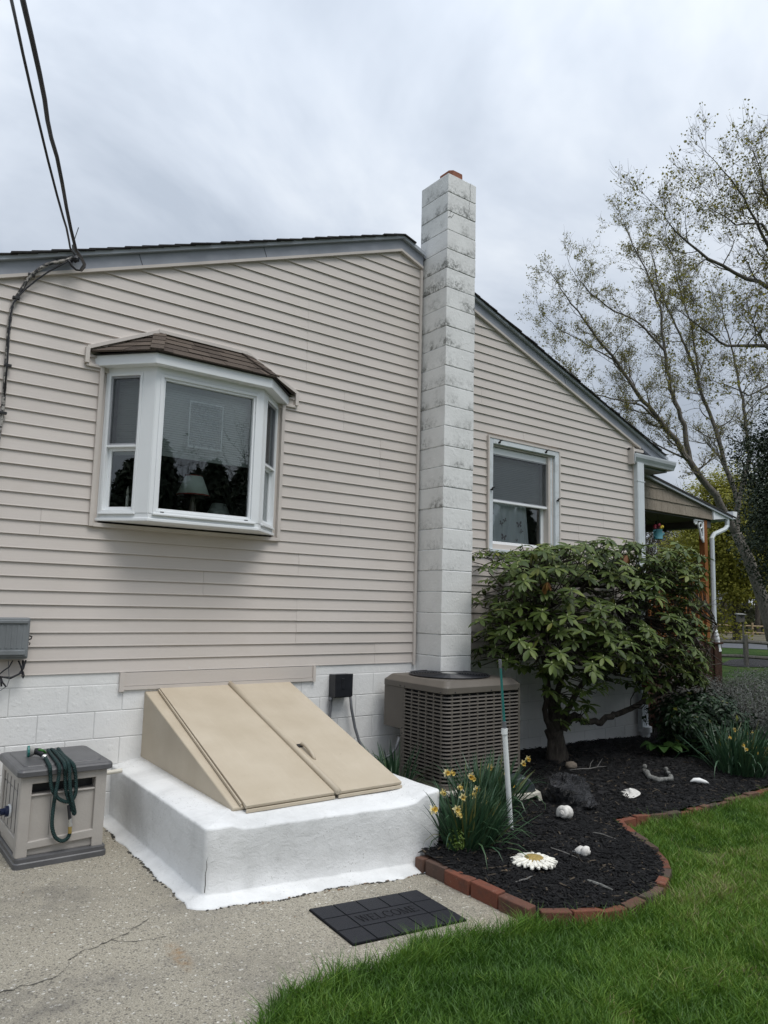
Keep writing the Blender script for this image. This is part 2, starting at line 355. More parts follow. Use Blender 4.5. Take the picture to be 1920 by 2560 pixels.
MT['mulch_base'] = simple('mulch_soil', (.008, .0075, .008), .9, .4, 40, .02, 60)
t = NT('grass_blade'); v = t.attr(); c = t.ramp(v, (0, (.044, .110, .014)), (.45, (.094, .195, .022)), (.80, (.17, .275, .038)), (.91, (.23, .30, .06)), (.955, (.26, .24, .10)), (1, (.26, .22, .12)))
tl = t.n('ShaderNodeBsdfTranslucent'); t.put(c, tl.inputs[0]); ms = t.n('ShaderNodeMixShader'); ms.inputs[0].default_value = .28; t.done(c, .5, spec=.35); t.t.links.new(t.b.outputs[0], ms.inputs[1]); t.t.links.new(tl.outputs[0], ms.inputs[2]); t.t.links.new(ms.outputs[0], t.out.inputs[0]); MT['grass'] = t.m
t = NT('lawn_soil'); c = t.mix(t.step(t.noise(3.5, 8, .7), .35, .7), (.016, .038, .008), (.045, .085, .017)); c = t.mix(t.step(t.noise(.35, 5), .55, .75), c, (.06, .085, .022))
far = t.step(t.sepz(0), 9, 16); c = t.mix(far, c, t.mix(t.noise(1.2, 8, .7), (.055, .115, .014), (.095, .165, .026))); MT['lawn'] = t.done(c, .9, t.bump(t.noise(40, 8, .8), .03, 1), spec=.1)
def leaf_mat(name, stops, rough=.45, trans=.2, attr=True, spec=.45):
    t = NT(name); v = t.attr() if attr else t.rand(); c = t.ramp(v, *stops); c = t.mix(t.math('MULTIPLY', t.noise(25, 3), .35), c, t.mix(1.0, c, (.55, .6, .5), 'MULTIPLY'))
    t.done(c, rough, spec=spec)
    tl = t.n('ShaderNodeBsdfTranslucent'); t.put(c, tl.inputs[0]); ms = t.n('ShaderNodeMixShader'); ms.inputs[0].default_value = trans
    t.t.links.new(t.b.outputs[0], ms.inputs[1]); t.t.links.new(tl.outputs[0], ms.inputs[2]); t.t.links.new(ms.outputs[0], t.out.inputs[0]); return t.m
RH = ((0, (.040, .066, .016)), (.5, (.082, .120, .025)), (.9, (.135, .172, .038)), (1, (.18, .19, .045)))
MT['rhodo'] = leaf_mat('rhododendron_leaf', RH, .50, .15, spec=.28); MT['rhodo_one'] = leaf_mat('rhododendron_leaf_single', RH, .50, .15, False, spec=.28)
MT['rhodo_old'] = leaf_mat('yellowed_leaf', ((0, (.26, .15, .03)), (1, (.20, .075, .03))), .6, .1, False)
MT['bud'] = simple('pale_bud', (.30, .33, .16), .5, .2, 30)
MT['dark_leaf'] = leaf_mat('dark_shrub_leaf', ((0, (.008, .022, .009)), (.7, (.019, .044, .016)), (.985, (.04, .068, .025)), (1, (.16, .17, .03))), .42, .10, spec=.3)
MT['lime_leaf'] = leaf_mat('lime_leaf', ((0, (.07, .13, .018)), (1, (.13, .20, .03))), .5, .25)
MT['broad_leaf'] = leaf_mat('broad_leaf', ((0, (.025, .065, .016)), (1, (.05, .10, .025))), .4, .2)
MT['lavender'] = leaf_mat('lavender_leaf', ((0, (.070, .074, .066)), (.6, (.125, .132, .122)), (.9, (.19, .20, .185)), (1, (.10, .08, .07))), .8, .1)
MT['daff_leaf'] = leaf_mat('daffodil_leaf', ((0, (.026, .066, .034)), (.7, (.054, .112, .056)), (.95, (.075, .125, .050)), (1, (.16, .16, .05))), .38, .18)
MT['petal'] = leaf_mat('daffodil_petal', ((0, (.84, .72, .33)), (1, (.86, .80, .52))), .6, .3, False); MT['trumpet'] = leaf_mat('daffodil_trumpet', ((0, (.80, .54, .10)), (1, (.84, .66, .22))), .6, .3, False)
MT['maple_leaf'] = leaf_mat('maple_young_leaf', ((0, (.13, .125, .025)), (.6, (.27, .25, .05)), (1, (.36, .29, .08))), .6, .6)
MT['yellow_leaf'] = leaf_mat('spring_leaf', ((0, (.17, .18, .025)), (.6, (.32, .31, .045)), (1, (.44, .41, .08))), .6, .45)
MT['evergreen'] = leaf_mat('evergreen_leaf', ((0, (.022, .036, .018)), (.7, (.044, .064, .032)), (1, (.09, .11, .055))), .6, .1)
MT['woods'] = leaf_mat('woods_leaf', ((0, (.030, .033, .018)), (.6, (.060, .064, .026)), (1, (.12, .125, .035))), .7, .1)
def bark(name, a, b, sc=14):
    t = NT(name); c = t.mix(t.step(t.noise(sc, 8, .7, t.scaled((1, 1, .35))), .35, .65), a, b); return t.done(c, .9, t.bump(t.noise(sc*2, 7, .7, t.scaled((1, 1, .3))), .02, .9), spec=.2)
MT['bark'] = bark('bark', (.040, .034, .028), (.105, .090, .075)); MT['bark_maple'] = bark('maple_bark', (.085, .076, .066), (.20, .18, .155)); MT['bark_rhodo'] = bark('rhododendron_bark', (.034, .028, .023), (.10, .085, .07), 22)
MT['twig_dry'] = bark('dry_twig', (.13, .125, .115), (.27, .26, .245), 60)
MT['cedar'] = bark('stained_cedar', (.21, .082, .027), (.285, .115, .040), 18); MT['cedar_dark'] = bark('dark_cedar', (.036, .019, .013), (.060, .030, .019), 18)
MT['rail_wood'] = bark('split_rail_wood', (.34, .25, .15), (.45, .35, .23), 8); MT['old_wood'] = bark('weathered_wood', (.085, .08, .07), (.17, .16, .14), 20)
MT['asphalt'] = simple('asphalt', (.085, .09, .10), .85, .15, 6, .004, 80)
MT['porch_shingle'] = bark('tan_shingle', (.235, .20, .16), (.30, .26, .21), 9)
MT['porch_dark'] = simple('porch_ceiling', (.085, .085, .08), .8, .1, 3); MT['porch_roof'] = MT['shingle_dark']
MT['shell'] = simple('weathered_shell', (.62, .60, .56), .55, .25, 22, .004, 60); MT['shell_white'] = simple('white_shell', (.80, .80, .78), .4, .05)
t = NT('black_rock'); MT['rock'] = t.done(t.mix(t.step(t.noise(12, 6), .4, .7), (.022, .022, .024), (.10, .10, .105)), .24, t.bump(t.noise(16, 9, .75, dist=.6), .09, 1), spec=.5)
MT['stone'] = simple('tan_stone', (.22, .18, .14), .8, .3, 20, .01, 30); MT['driftwood'] = bark('driftwood', (.10, .10, .095), (.30, .30, .28), 40)
t = NT('chipped_white_paint'); MT['chipped'] = t.done(t.mix(t.step(t.noise(38, 7, .7), .56, .63), (.78, .76, .68), (.17, .15, .12)), .6, t.bump(t.noise(60, 5), .004))
MT['ochre'] = simple('ochre_paint', (.33, .235, .07), .7, .3, 60, .008, 110)
MT['pvc'] = simple('white_pvc', (.74, .76, .75), .35, .04, 4); MT['teal'] = simple('teal_rod', (.02, .15, .135), .4, .1, 9); MT['cream'] = simple('cream_plastic', (.60, .57, .49), .45, .06)
MT['dome'] = simple('dark_dome', (.045, .055, .06), .35, .15, 8)
MT['lamp_shade'] = simple('mint_shade', (.80, .90, .82), .8, .04); MT['lamp_trim'] = simple('red_trim', (.35, .06, .04), .7); MT['lamp_base'] = simple('bronze_lamp', (.16, .14, .11), .4, .1)
MT['candle'] = simple('ivory_candle', (.75, .76, .72), .5, .03)
t = NT('sheer_curtain'); d = t.n('ShaderNodeBsdfDiffuse'); wv = t.noise(1, 3, .5, t.scaled((26, 1, 1.2))); t.put(t.mix(t.step(wv, .3, .7), (.78, .80, .83), (.90, .90, .92)), d.inputs[0]); t.t.links.new(d.outputs[0], t.out.inputs[0]); MT['curtain'] = t.m
MT['butterfly'] = simple('butterfly_print', (.36, .31, .33), .9, .2, 60)
MT['clearcame'] = simple('pale_came', (.85, .88, .88), .3, .03)
t = NT('clear_film'); d = t.n('ShaderNodeBsdfDiffuse'); d.inputs[0].default_value = (.42, .52, .56, 1); tr = t.n('ShaderNodeBsdfTransparent'); ms = t.n('ShaderNodeMixShader'); t.t.links.new(t.math('MULTIPLY', t.step(t.noise(26, 5), .45, .6), .20), ms.inputs[0]); t.t.links.new(tr.outputs[0], ms.inputs[1]); t.t.links.new(d.outputs[0], ms.inputs[2]); t.t.links.new(ms.outputs[0], t.out.inputs[0]); MT['film'] = t.m
MT['iron'] = simple('black_iron', (.012, .012, .013), .5, .2); MT['tealcan'] = simple('teal_can', (.07, .23, .27), .45, .12, 9); MT['red'] = simple('dark_red_bloom', (.20, .012, .03), .5, .3, 40); MT['yellow'] = simple('yellow_bloom', (.70, .52, .05), .5, .1, 40)
MT['bulb'] = simple('clear_bulb', (.55, .55, .5), .2, .1); MT['coral'] = simple('coral_bloom', (.62, .15, .09), .6, .2, 30)
MT['cable'] = simple('black_cable', (.008, .008, .012), .5, .2); MT['cable_worn'] = NT('worn_cable').m
t = NT('worn_conduit'); MT['conduit'] = t.done(t.mix(t.step(t.noise(30, 5, .7), .45, .55), (.02, .02, .022), (.36, .34, .31)), .7)
MT['dead_leaf'] = simple('dead_leaf', (.20, .13, .075), .8, .3, 40); MT['verge'] = simple('leaf_strewn_verge', (.105, .095, .06), .95, .35, .8, .03, 9); MT['cone'] = simple('pine_cone', (.14, .105, .07), .8, .3, 60, .01, 80)
# ------------------------------------------------------------------ the setting: ground, patio, bed, road
def smooth01(a, b, x): k = min(1, max(0, (x-a)/(b-a))); return k*k*(3-2*k)
def patio_z(x): return 0.0 if x < -3 else (-.053*(x+3) if x < -1.5 else -.08)
def lawn_z(x, y):
    d = math.hypot(x+2, y+3)
    return (patio_z(x)-.03)*(1-smooth01(7, 18, d))-.20*smooth01(7, 18, d)+.012*noise.noise(Vector((x*.8, y*.8, 0)))*(1-smooth01(9, 15, d))
PEDGE = [(-12, -8), (-5.4, -8), (-5.0, -5.5), (-4.2, -4.2), (-3.6, -3.4), (-3.15, -3.03), (-2.8, -2.985), (-2.45, -2.94), (-2.2, -2.90), (-1.8, -2.95), (-1.47, -2.96)]
BRICK_LINE = [(-1.49, -2.93), (-1.313, -3.02), (-1.232, -3.075), (-1.039, -3.12), (-.831, -3.13), (-.614, -3.105), (-.328, -2.995), (-.11, -2.87), (.07, -2.70), (.207, -2.50), (.345, -2.268), (.52, -2.03), (.80, -2.05), (1.1, -2.15), (1.397, -2.15), (1.586, -2.17), (2.058, -2.15), (2.38, -2.15), (2.726, -2.14), (3.3, -2.10), (4.0, -1.95), (5.0, -1.6), (6.2, -1.1), (7.5, -.6)]
def interp(P, x):
    if x <= P[0][0]: return P[0][1]
    for (a, b), (c, d) in zip(P, P[1:]):
        if x <= c: return b+(d-b)*(x-a)/(c-a)
    return P[-1][1]
mb = MB(); rr = [0, .6, 1.2, 1.8, 2.4, 3, 3.6, 4.2, 5, 6, 7, 8, 10, 12, 15, 18, 22, 28, 36, 50, 80, 150, 400, 1200, 2600]
def gfn(u, v):
    i = min(int(round(v*(len(rr)-1))), len(rr)-1); a = 2*math.pi*u; x, y = -1.5+rr[i]*math.cos(a), -3+rr[i]*math.sin(a); return (x, y, lawn_z(x, y))
mb.grid(gfn, 120, len(rr), True); mb.build('ground', MT['lawn'], smooth=True, kind='structure')
mb = MB(); xs = [-12, -9, -7, -5.4]+[-5.4+.1*i for i in range(1, 40)]+[-1.47]
def pfn(u, v):
    x = xs[min(int(round(u*(len(xs)-1))), len(xs)-1)]; y0 = interp(PEDGE, x); y = y0+(0.02-y0)*v; return (x, y, patio_z(x))
mb.grid(pfn, len(xs), 12)
for a, b in zip(xs, xs[1:]):                                # the slab's front edge
    ya, yb = interp(PEDGE, a), interp(PEDGE, b); mb.quad((a, ya, patio_z(a)-.07), (b, yb, patio_z(b)-.07), (b, yb, patio_z(b)), (a, ya, patio_z(a)))
patio = mb.build('patio', MT['patio'], kind='structure')
def crack(pts, w):
    m = MB(); P = []
    for (x0, y0), (x1, y1) in zip(pts, pts[1:]):
        for k in range(5): f = k/5; P.append((x0+(x1-x0)*f+rnd.uniform(-.012, .012), y0+(y1-y0)*f+rnd.uniform(-.012, .012)))
    P.append(pts[-1]); V = []; F = []
    for i, (x, y) in enumerate(P):
        ww = w*rnd.uniform(.3, 1.3)*(1 if 0 < i < len(P)-1 else .1); V += [(x-ww*.4, y-ww, patio_z(x)+.003), (x+ww*.4, y+ww, patio_z(x)+.003)]
        if i: F.append((2*i-2, 2*i, 2*i+1, 2*i-1))
    m.add(V, F); return m.build('crack', MT['crack'], patio)
crack([(-4.5, -2.32), (-4.074, -2.294), (-3.959, -2.285), (-3.868, -2.296), (-3.807, -2.244), (-3.758, -2.146), (-3.693, -2.097), (-3.609, -2.085), (-3.558, -2.065), (-3.472, -2.033), (-3.395, -1.977), (-3.30, -1.91)], .0032)
crack([(-3.558, -2.065), (-3.50, -2.12), (-3.40, -2.16), (-3.30, -2.17)], .002)

def in_bed(x, y):
    if y > .4 or x > 7.4: return False
    if x < -1.49: return False
    if y > 0 and x < 3.85: return False
    if -1.5 <= x < -1.27 and y > -1.95: return False
    return y > interp(BRICK_LINE, x)+.03
def bed_z(x, y):
    yb = interp(BRICK_LINE, x); k = smooth01(0, 1.0, y-yb)
    return -.045+.085*k+.025*smooth01(-.8, 0, y)-.04*smooth01(2.6, 4.5, x)+.022*noise.noise(Vector((x*2.1, y*2.1, 3)))+.012*noise.noise(Vector((x*7, y*7, 1)))
mb = MB(); idx = {}; st = .05
for i in range(int((7.5+1.55)/st)):
    for j in range(int((.45+3.3)/st)):
        x, y = -1.55+i*st, -3.3+j*st
        if in_bed(x+st/2, y+st/2):
            q = []
            for a, b in ((0, 0), (1, 0), (1, 1), (0, 1)):
                k = (i+a, j+b)
                if k not in idx: idx[k] = len(mb.v); mb.v.append((x+a*st, y+b*st, bed_z(x+a*st, y+b*st)))
                q.append(idx[k])
            mb.f.append(tuple(q))
mb.build('mulch_bed', MT['mulch_base'], smooth=True, kind='structure')
# shredded bark lying all over the bed
R = np.random.RandomState(4); pts = []
while len(pts) < 26000:
    x, y = R.uniform(-1.5, 5.2), R.uniform(-3.15, 0.1)
    d = math.hypot(x-CAMP[0], y-CAMP[1])
    if R.rand() < (4.0/d)**1.6 and in_bed(x, y): pts.append((x, y))
V = []; F = []; cc = []
for i, (x, y) in enumerate(pts):
    L, w, h = R.uniform(.012, .04), R.uniform(.003, .0075), R.uniform(.002, .005); a = R.uniform(0, 6.283); p = R.uniform(-.35, .35); z = bed_z(x, y)+R.uniform(.0, .012)
    ca, sa, cp, sp = math.cos(a), math.sin(a), math.cos(p), math.sin(p); b = len(V); kx = R.uniform(-.3, .3)
    for lx, ly, lz in ((-1, -1, 0), (1, -.7, 0), (1, .7, 0), (-1, 1, 0), (-.9, -.6, 1), (.9, -.4, 1), (.9, .4, 1), (-.9, .6, 1)):
        X, Y, Z = lx*L, ly*w+kx*w*lx, lz*h
        V.append((x+ca*(X*cp)-sa*Y, y+sa*(X*cp)+ca*Y, z+X*sp+Z))
    F += [(b+4, b+5, b+6, b+7), (b, b+1, b+5, b+4), (b+1, b+2, b+6, b+5), (b+2, b+3, b+7, b+6), (b+3, b, b+4, b+7)]
    cc += [R.rand()]*8
fast_mesh('mulch', V, F, MT['mulch'], kind='stuff', cols=cc)

# lawn blades: thick where the camera sees them one by one
def grass_mask(x, y):
    w = .05*noise.noise(Vector((x*5, y*5, 7)))+.03*noise.noise(Vector((x*19, y*19, 7)))
    return y < (interp(PEDGE, x)+.03+w if x < -1.47 else interp(BRICK_LINE, x)-.055+.4*w)
pts = []
NB = 275000
while len(pts) < NB:
    X = R.uniform(-3.6, 7.5, 40000); Y = R.uniform(-5.0, -.6, 40000)
    D = np.hypot(X-CAMP[0], Y-CAMP[1]); q = np.stack([X, Y, np.full_like(X, -.05)], 1)-CAMP; c = q@CR.T
    px = 960+CF*c[:, 0]/np.maximum(c[:, 2], .1); py = 1280-CF*c[:, 1]/np.maximum(c[:, 2], .1)
    ok = (R.rand(40000) < (2.6/D)**1.35) & (c[:, 2] > .3) & (px > -150) & (px < 2380) & (py < 2800)
    for x, y in zip(X[ok], Y[ok]):
        if grass_mask(x, y): pts.append((x, y))
pts = np.array(pts[:NB]); n = len(pts)
clump = np.array([noise.noise(Vector((x*2.3, y*2.3, 0))) for x, y in pts]); edge = np.array([math.exp(-((interp(PEDGE, x) if x < -1.47 else interp(BRICK_LINE, x)-.05)-y)/.10) for x, y in pts])
bare = np.zeros(n)
for bx, by, br in ((-.95, -3.95, .16), (.6, -2.75, .2), (-1.9, -3.9, .14), (.62, -2.12, .12)): bare = np.maximum(bare, np.clip(1.3-np.hypot(pts[:, 0]-bx, pts[:, 1]-by)/br, 0, 1))
clump2 = np.array([noise.noise(Vector((x*7.5, y*7.5, 4))) for x, y in pts])
H = np.clip(.030+.050*R.rand(n)**1.7+.030*clump+.030*clump2+.085*np.clip(edge, 0, 1)*R.rand(n)**2, .012, .2)*(1-.7*bare)
W = R.uniform(.0014, .0030, n); A = R.uniform(0, 6.283, n); LN = R.uniform(.10, 1.25, n)*H; DA = R.uniform(0, 6.283, n)
z0 = np.array([lawn_z(x, y) for x, y in pts])-.004
bx, by = np.cos(A)*W, np.sin(A)*W; lx, ly = np.cos(DA)*LN, np.sin(DA)*LN
V = np.zeros((n, 5, 3), np.float32)
V[:, 0] = np.stack([pts[:, 0]-bx, pts[:, 1]-by, z0], 1); V[:, 1] = np.stack([pts[:, 0]+bx, pts[:, 1]+by, z0], 1)
V[:, 2] = np.stack([pts[:, 0]-bx*.8+lx*.35, pts[:, 1]-by*.8+ly*.35, z0+H*.6], 1); V[:, 3] = np.stack([pts[:, 0]+bx*.8+lx*.35, pts[:, 1]+by*.8+ly*.35, z0+H*.6], 1)
V[:, 4] = np.stack([pts[:, 0]+lx, pts[:, 1]+ly, z0+H], 1)
b = np.arange(n)[:, None]*5; F = np.concatenate([b+np.array([[0, 1, 3]]), b+np.array([[0, 3, 2]]), b+np.array([[2, 3, 4]])], 0)
lowf = np.array([noise.noise(Vector((x*.75, y*.75, 11))) for x, y in pts])
var = np.clip(.42+.30*clump+.35*clump2+.45*lowf+R.normal(0, .20, n)+.5*bare*R.rand(n), 0, 1)
fast_mesh('grass', V.reshape(-1, 3), F, MT['grass'], kind='stuff', cols=np.repeat(var, 5))

# asphalt road across the far end of the lawn, dark mulch strips along the fences
def strip(name, pts, mat, kind='structure', dz=.0): m = MB(); m.add([(x, y, -.2+dz) for x, y in pts], [tuple(range(len(pts)))]); return m.build(name, mat, kind=kind)
strip('road', [(54.7, -25.4), (62, -21.8), (15.4, 66.7), (8.2, 63.1)], MT['asphalt'], dz=.02)
strip('roadside_ground', [(62, -21.8), (120, -40), (140, 120), (15.4, 66.7)], MT['verge'], dz=.012)
strip('fence_bed', [(20.9, 8.3), (20.6, 7.6), (21.4, 7.0), (25, 6.8), (29, 8.4), (27, 10.0), (24, 9.6)], MT['mulch_base'], dz=.016)

# ------------------------------------------------------------------ the house
house = thing('house', 'single-storey house with greige horizontal siding over a white block foundation', 'house', (-.31, 4.5, 0))
SB, SC = 1.08, .1016                                   # bottom of the siding, height of one course
RX, RZ, SL, SR = -.31, 5.357, .3774, .3576             # ridge and rake slopes
def rake(x): return RZ-(SL*(RX-x) if x < RX else SR*(x-RX))
mb = MB()
mb.box(-4.43, 3.81, .0, .14, 1.0, 2.26)
for a, b in ((-4.43, -3.19), (-1.675, 1.06), (2.05, 3.81)): mb.box(a, b, .0, .14, 2.26, 3.48)
mb.box(1.06, 2.05, .0, .14, 2.26, 2.36)
mb.prism([(-4.43, 3.48), (3.81, 3.48), (3.81, rake(3.81)+.02), (RX, RZ+.05), (-4.43, rake(-4.43)+.02)], 'y', .0, .14)
gable = mb.build('gable_wall', MT['siding_trim'], house)
mb = MB(); mb.box(3.70, 3.81, .14, 9, .0, 3.7); mb.box(-4.43, -4.32, .14, 9, .0, 3.7); mb.box(-4.32, 3.70, 8.9, 9, .0, 3.7); mb.build('side_wall', MT['siding_trim'], house)
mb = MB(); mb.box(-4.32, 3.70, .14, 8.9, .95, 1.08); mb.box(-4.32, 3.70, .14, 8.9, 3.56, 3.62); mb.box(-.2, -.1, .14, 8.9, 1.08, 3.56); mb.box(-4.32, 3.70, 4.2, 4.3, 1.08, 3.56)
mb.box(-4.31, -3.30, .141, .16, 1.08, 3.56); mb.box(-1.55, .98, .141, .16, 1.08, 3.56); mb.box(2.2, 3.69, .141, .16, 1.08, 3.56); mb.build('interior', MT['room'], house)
pr = random.Random(5)
def plank(x0, x1, z0, z1, y=0.0):
    if x1-x0 < .03: return
    jy, jz = pr.uniform(-.0016, .0016), pr.uniform(-.0009, .0009); mb = MB(); mb.prism([(y-.002, z0), (y-.018+jy, z0+.001+jz), (y-.0158+jy, z0+.010+jz), (y-.004, z1+.002), (y-.0005, z1+.002)], 'x', x0, x1)
    o = mb.build('siding_plank', MT['siding'], gable); return o
def run(x0, x1, n, seams):
    z0, z1 = SB+n*SC, SB+(n+1)*SC; cuts = [x0]+[s for s in seams if x0+.25 < s < x1-.25]+[x1]
    for k, (a, b) in enumerate(zip(cuts, cuts[1:])): plank(a, b-(.0012 if k < len(cuts)-2 else 0), z0, z1, -.0012*(k % 2))
pr = random.Random(5); pair_seams = {}
for n in range(0, 42):
    z0 = SB+n*SC
    if n//2 not in pair_seams: pair_seams[n//2] = [pr.choice([-3.6, -2.9, -2.3, -1.39, -.95, -.5]), pr.choice([.9, 1.6, 2.6, 3.1])] if pr.random() < .75 else [-1.39]
    seams = pair_seams[n//2]; xl = max(-4.43, RX-(RZ-z0)/SL); xr = min(3.745, RX+(RZ-z0)/SR)
    if z0 > RZ-.02: break
    if 11 <= n <= 22: run(xl, -3.235, n, seams); run(-1.635, min(-.035, xr), n, seams)
    else: run(xl, min(-.035, xr), n, seams)
    if xr > .47:
        if z0 < 2.2 or z0 > 3.56: run(.445, xr, n, seams)
        else: run(.445, 1.0, n, seams); run(2.215, xr, n, seams)
# J-channel and corner trims, and the boxed strip of siding above the bulkhead
for q in ((-.036, -.008, -.036, 0, SB-.02, rake(0)-.02), (.425, .447, -.036, 0, SB-.02, rake(.43)-.02), (-3.262, -3.232, -.038, -.003, 2.195, 3.46), (-1.638, -1.608, -.038, -.003, 2.195, 3.46), (-3.231, -1.639, -.039, -.004, 2.192, 2.222), (3.735, 3.81, -.036, 0, .95, 3.62), (-2.945, -2.908, -.036, 0, .935, 1.079), (-1.205, -1.178, -.036, 0, .940, 1.079)):
    mb = MB(); mb.box(*q); mb.build('siding_trim', MT['siding_trim'], gable)
mb = MB(); mb.box(-2.91, -1.20, -.022, 0, .975, 1.076); mb.build('siding_plank', MT['siding'], gable); mb = MB(); mb.box(-2.907, -1.206, -.030, .0, .945, .972); mb.build('starter_strip', MT['siding_trim'], gable)

# painted block foundation: every block is a piece of its own
mb = MB(); mb.box(-4.43, 3.81, -.0065, .2, -.1, 1.0); fnd = mb.build('foundation', MT['joint_paint'], house)
mb = MB(); mb.box(-.197, .197, -.010, .10, -.0975, .0975); src = mb.build('block', MT['block'], fnd, bevel=.004, seg=2); first = True
for k in range(5):
    zc_ = .0975+.20*k-.005+.1-.1
    zc_ = .092+.20*k
    for i in range(-1, 22):
        x = -4.43+.4*i+(.12 if k % 2 == 0 else .32)
        if x < -4.4 or x > 3.75: continue
        if -2.55 < x < -1.55 and zc_ < .7: continue          # behind the bulkhead
        lx = max(x-.197, -4.43); rx = min(x+.197, 3.81)
        L = (x, -.000+pr.uniform(-.0015, .0015), zc_)
        L = (L[0]-ORG[fnd][0], L[1]-ORG[fnd][1], L[2])
        if first: src.location = L; src.data.transform(Matrix.Translation(Vector(ORG[fnd]))); first = False
        else: copy_part(src, fnd, L)
mb = MB(); mb.box(-4.43, 3.81, -.006, .14, .995, 1.082); mb.build('sill_course', MT['block'], house)

# roof: overlapping shingle courses, rake boards, drip edge
mb = MB()
for s, sl, xe in ((-1, SL, -5.0), (1, SR, 4.55)):
    ze = RZ+.165-sl*abs(xe-RX); mb.hexa([(RX, -.05, RZ+.125), (xe, -.05, ze-.04), (xe, 9.1, ze-.04), (RX, 9.1, RZ+.125), (RX, -.05, RZ+.155), (xe, -.05, ze-.01), (xe, 9.1, ze-.01), (RX, 9.1, RZ+.155)] if s < 0 else [(RX, -.05, RZ+.125), (RX, 9.1, RZ+.125), (xe, 9.1, ze-.04), (xe, -.05, ze-.04), (RX, -.05, RZ+.155), (RX, 9.1, RZ+.155), (xe, 9.1, ze-.01), (xe, -.05, ze-.01)])
roof = mb.build('roof', MT['fascia'], house)
for s, sl, N in ((-1, SL, 34), (1, SR, 35)):
    for k in range(N):
        xa, xb = RX+s*.135*(k+1.12), RX+s*.135*max(k-.25, 0); za, zb = RZ+.158-sl*abs(xa-RX)+.012, RZ+.158-sl*abs(xb-RX)+.004
        yj = -.105+pr.uniform(-.010, .008); mb = MB(); P = [(xa, yj, za-.006), (xb, yj, zb-.006), (xb, 9.1, zb-.006), (xa, 9.1, za-.006), (xa, yj, za+.007), (xb, yj, zb+.004), (xb, 9.1, zb+.004), (xa, 9.1, za+.007)]
        if s > 0: P = [P[i] for i in (1, 0, 3, 2, 5, 4, 7, 6)]
        if -.1 < xa < .55 and s > 0: P = [(p[0], max(p[1], -.02) if p[1] < 1 else p[1], p[2]) for p in P]
        mb.hexa(P).build('shingle', MT['shingle_dark'], roof)
def rake_band(name, lo, hi, y0, y1, mat, xl=-4.9, xr=4.5, gap=True):
    segs = [(-1, xl, RX)]+([(1, RX, -.012), (1, .43, xr)] if gap else [(1, RX, xr)])
    for s, a, b in segs:
        za, zb = rake(a), rake(b); m = MB()
        m.hexa([(a, y0, za+lo), (b, y0, zb+lo), (b, y1, zb+lo), (a, y1, za+lo), (a, y0, za+hi), (b, y0, zb+hi), (b, y1, zb+hi), (a, y1, za+hi)]); m.build(name, mat, roof)
rake_band('frieze_trim', -.002, .024, -.045, -.0, MT['siding_trim'], xr=3.9)
rake_band('rake_board', .022, .132, -.040, .001, MT['fascia'])
rake_band('drip_edge', .128, .168, -.078, .001, MT['fascia_lit'])
for x in (-3.02, -1.9, 2.3):                              # laps of the metal wrap
    m = MB(); z = rake(x); m.bar((x+.03, -.0415, z+.026), (x-.012, -.0415, z+.128), .003, .003); m.build('rake_seam', MT['black_plastic'], roof)
m = MB(); m.hexa([(3.80, .0, 3.60), (4.52, .0, 3.60), (4.52, 9, 3.60), (3.80, 9, 3.60), (3.80, .0, 3.625), (4.52, .0, 3.625), (4.52, 9, 3.625), (3.80, 9, 3.625)]); m.box(4.50, 4.53, -.03, 9, 3.60, 3.80); m.build('eave_soffit', MT['fascia'], roof)
# boxed eave return and K-profile gutter that turns the corner
gut = MB(); prof = [(0, 3.632), (-.085, 3.632), (-.095, 3.66), (-.118, 3.70), (-.125, 3.735), (-.125, 3.752), (-.11, 3.752), (-.0, 3.752)]
gut.prism([(p[0], p[1]) for p in prof], 'x', 3.665, 4.62); gut.prism([(4.53-p[0], p[1]) for p in prof], 'y', .0, 9.0)
gutter = gut.build('gutter', MT['gutter'], house)
m = MB(); m.box(3.645, 3.668, -.10, 0, 3.605, 3.83); m.box(3.645, 3.95, -.05, 0, 3.80, 3.835); m.build('gutter_trim', MT['siding_trim'], house)
m = MB(); m.box(3.655, 3.664, -.118, 0, 3.64, 3.748); m.build('gutter_end_cap', MT['gutter'], gutter)
m = MB(); pr2 = []                                        # corrugated downspout
for k, (x, y) in enumerate(((3.742, -.035), (3.742, -.085), (3.752, -.095), (3.79, -.092), (3.797, -.095), (3.845, -.092), (3.852, -.095), (3.886, -.092), (3.896, -.085), (3.896, -.035))): pr2.append((x, y))
m.prism(pr2, 'z', .14, 3.64); down = m.build('downspout', MT['downspout'], house)
m = MB(); m.lathe([(.060, -.06), (.060, .06), (.066, .065), (.085, .07), (.085, .135), (.078, .14), (.05, .14)], (3.84, -.07, .03), 20); m.build('drain_adapter', MT['white_vinyl'], house, smooth=False)
for z in (3.38, 2.5, 1.4):
    m = MB(); m.box(3.738, 3.90, -.098, -.03, z, z+.012); m.build('strap', MT['downspout'], down)

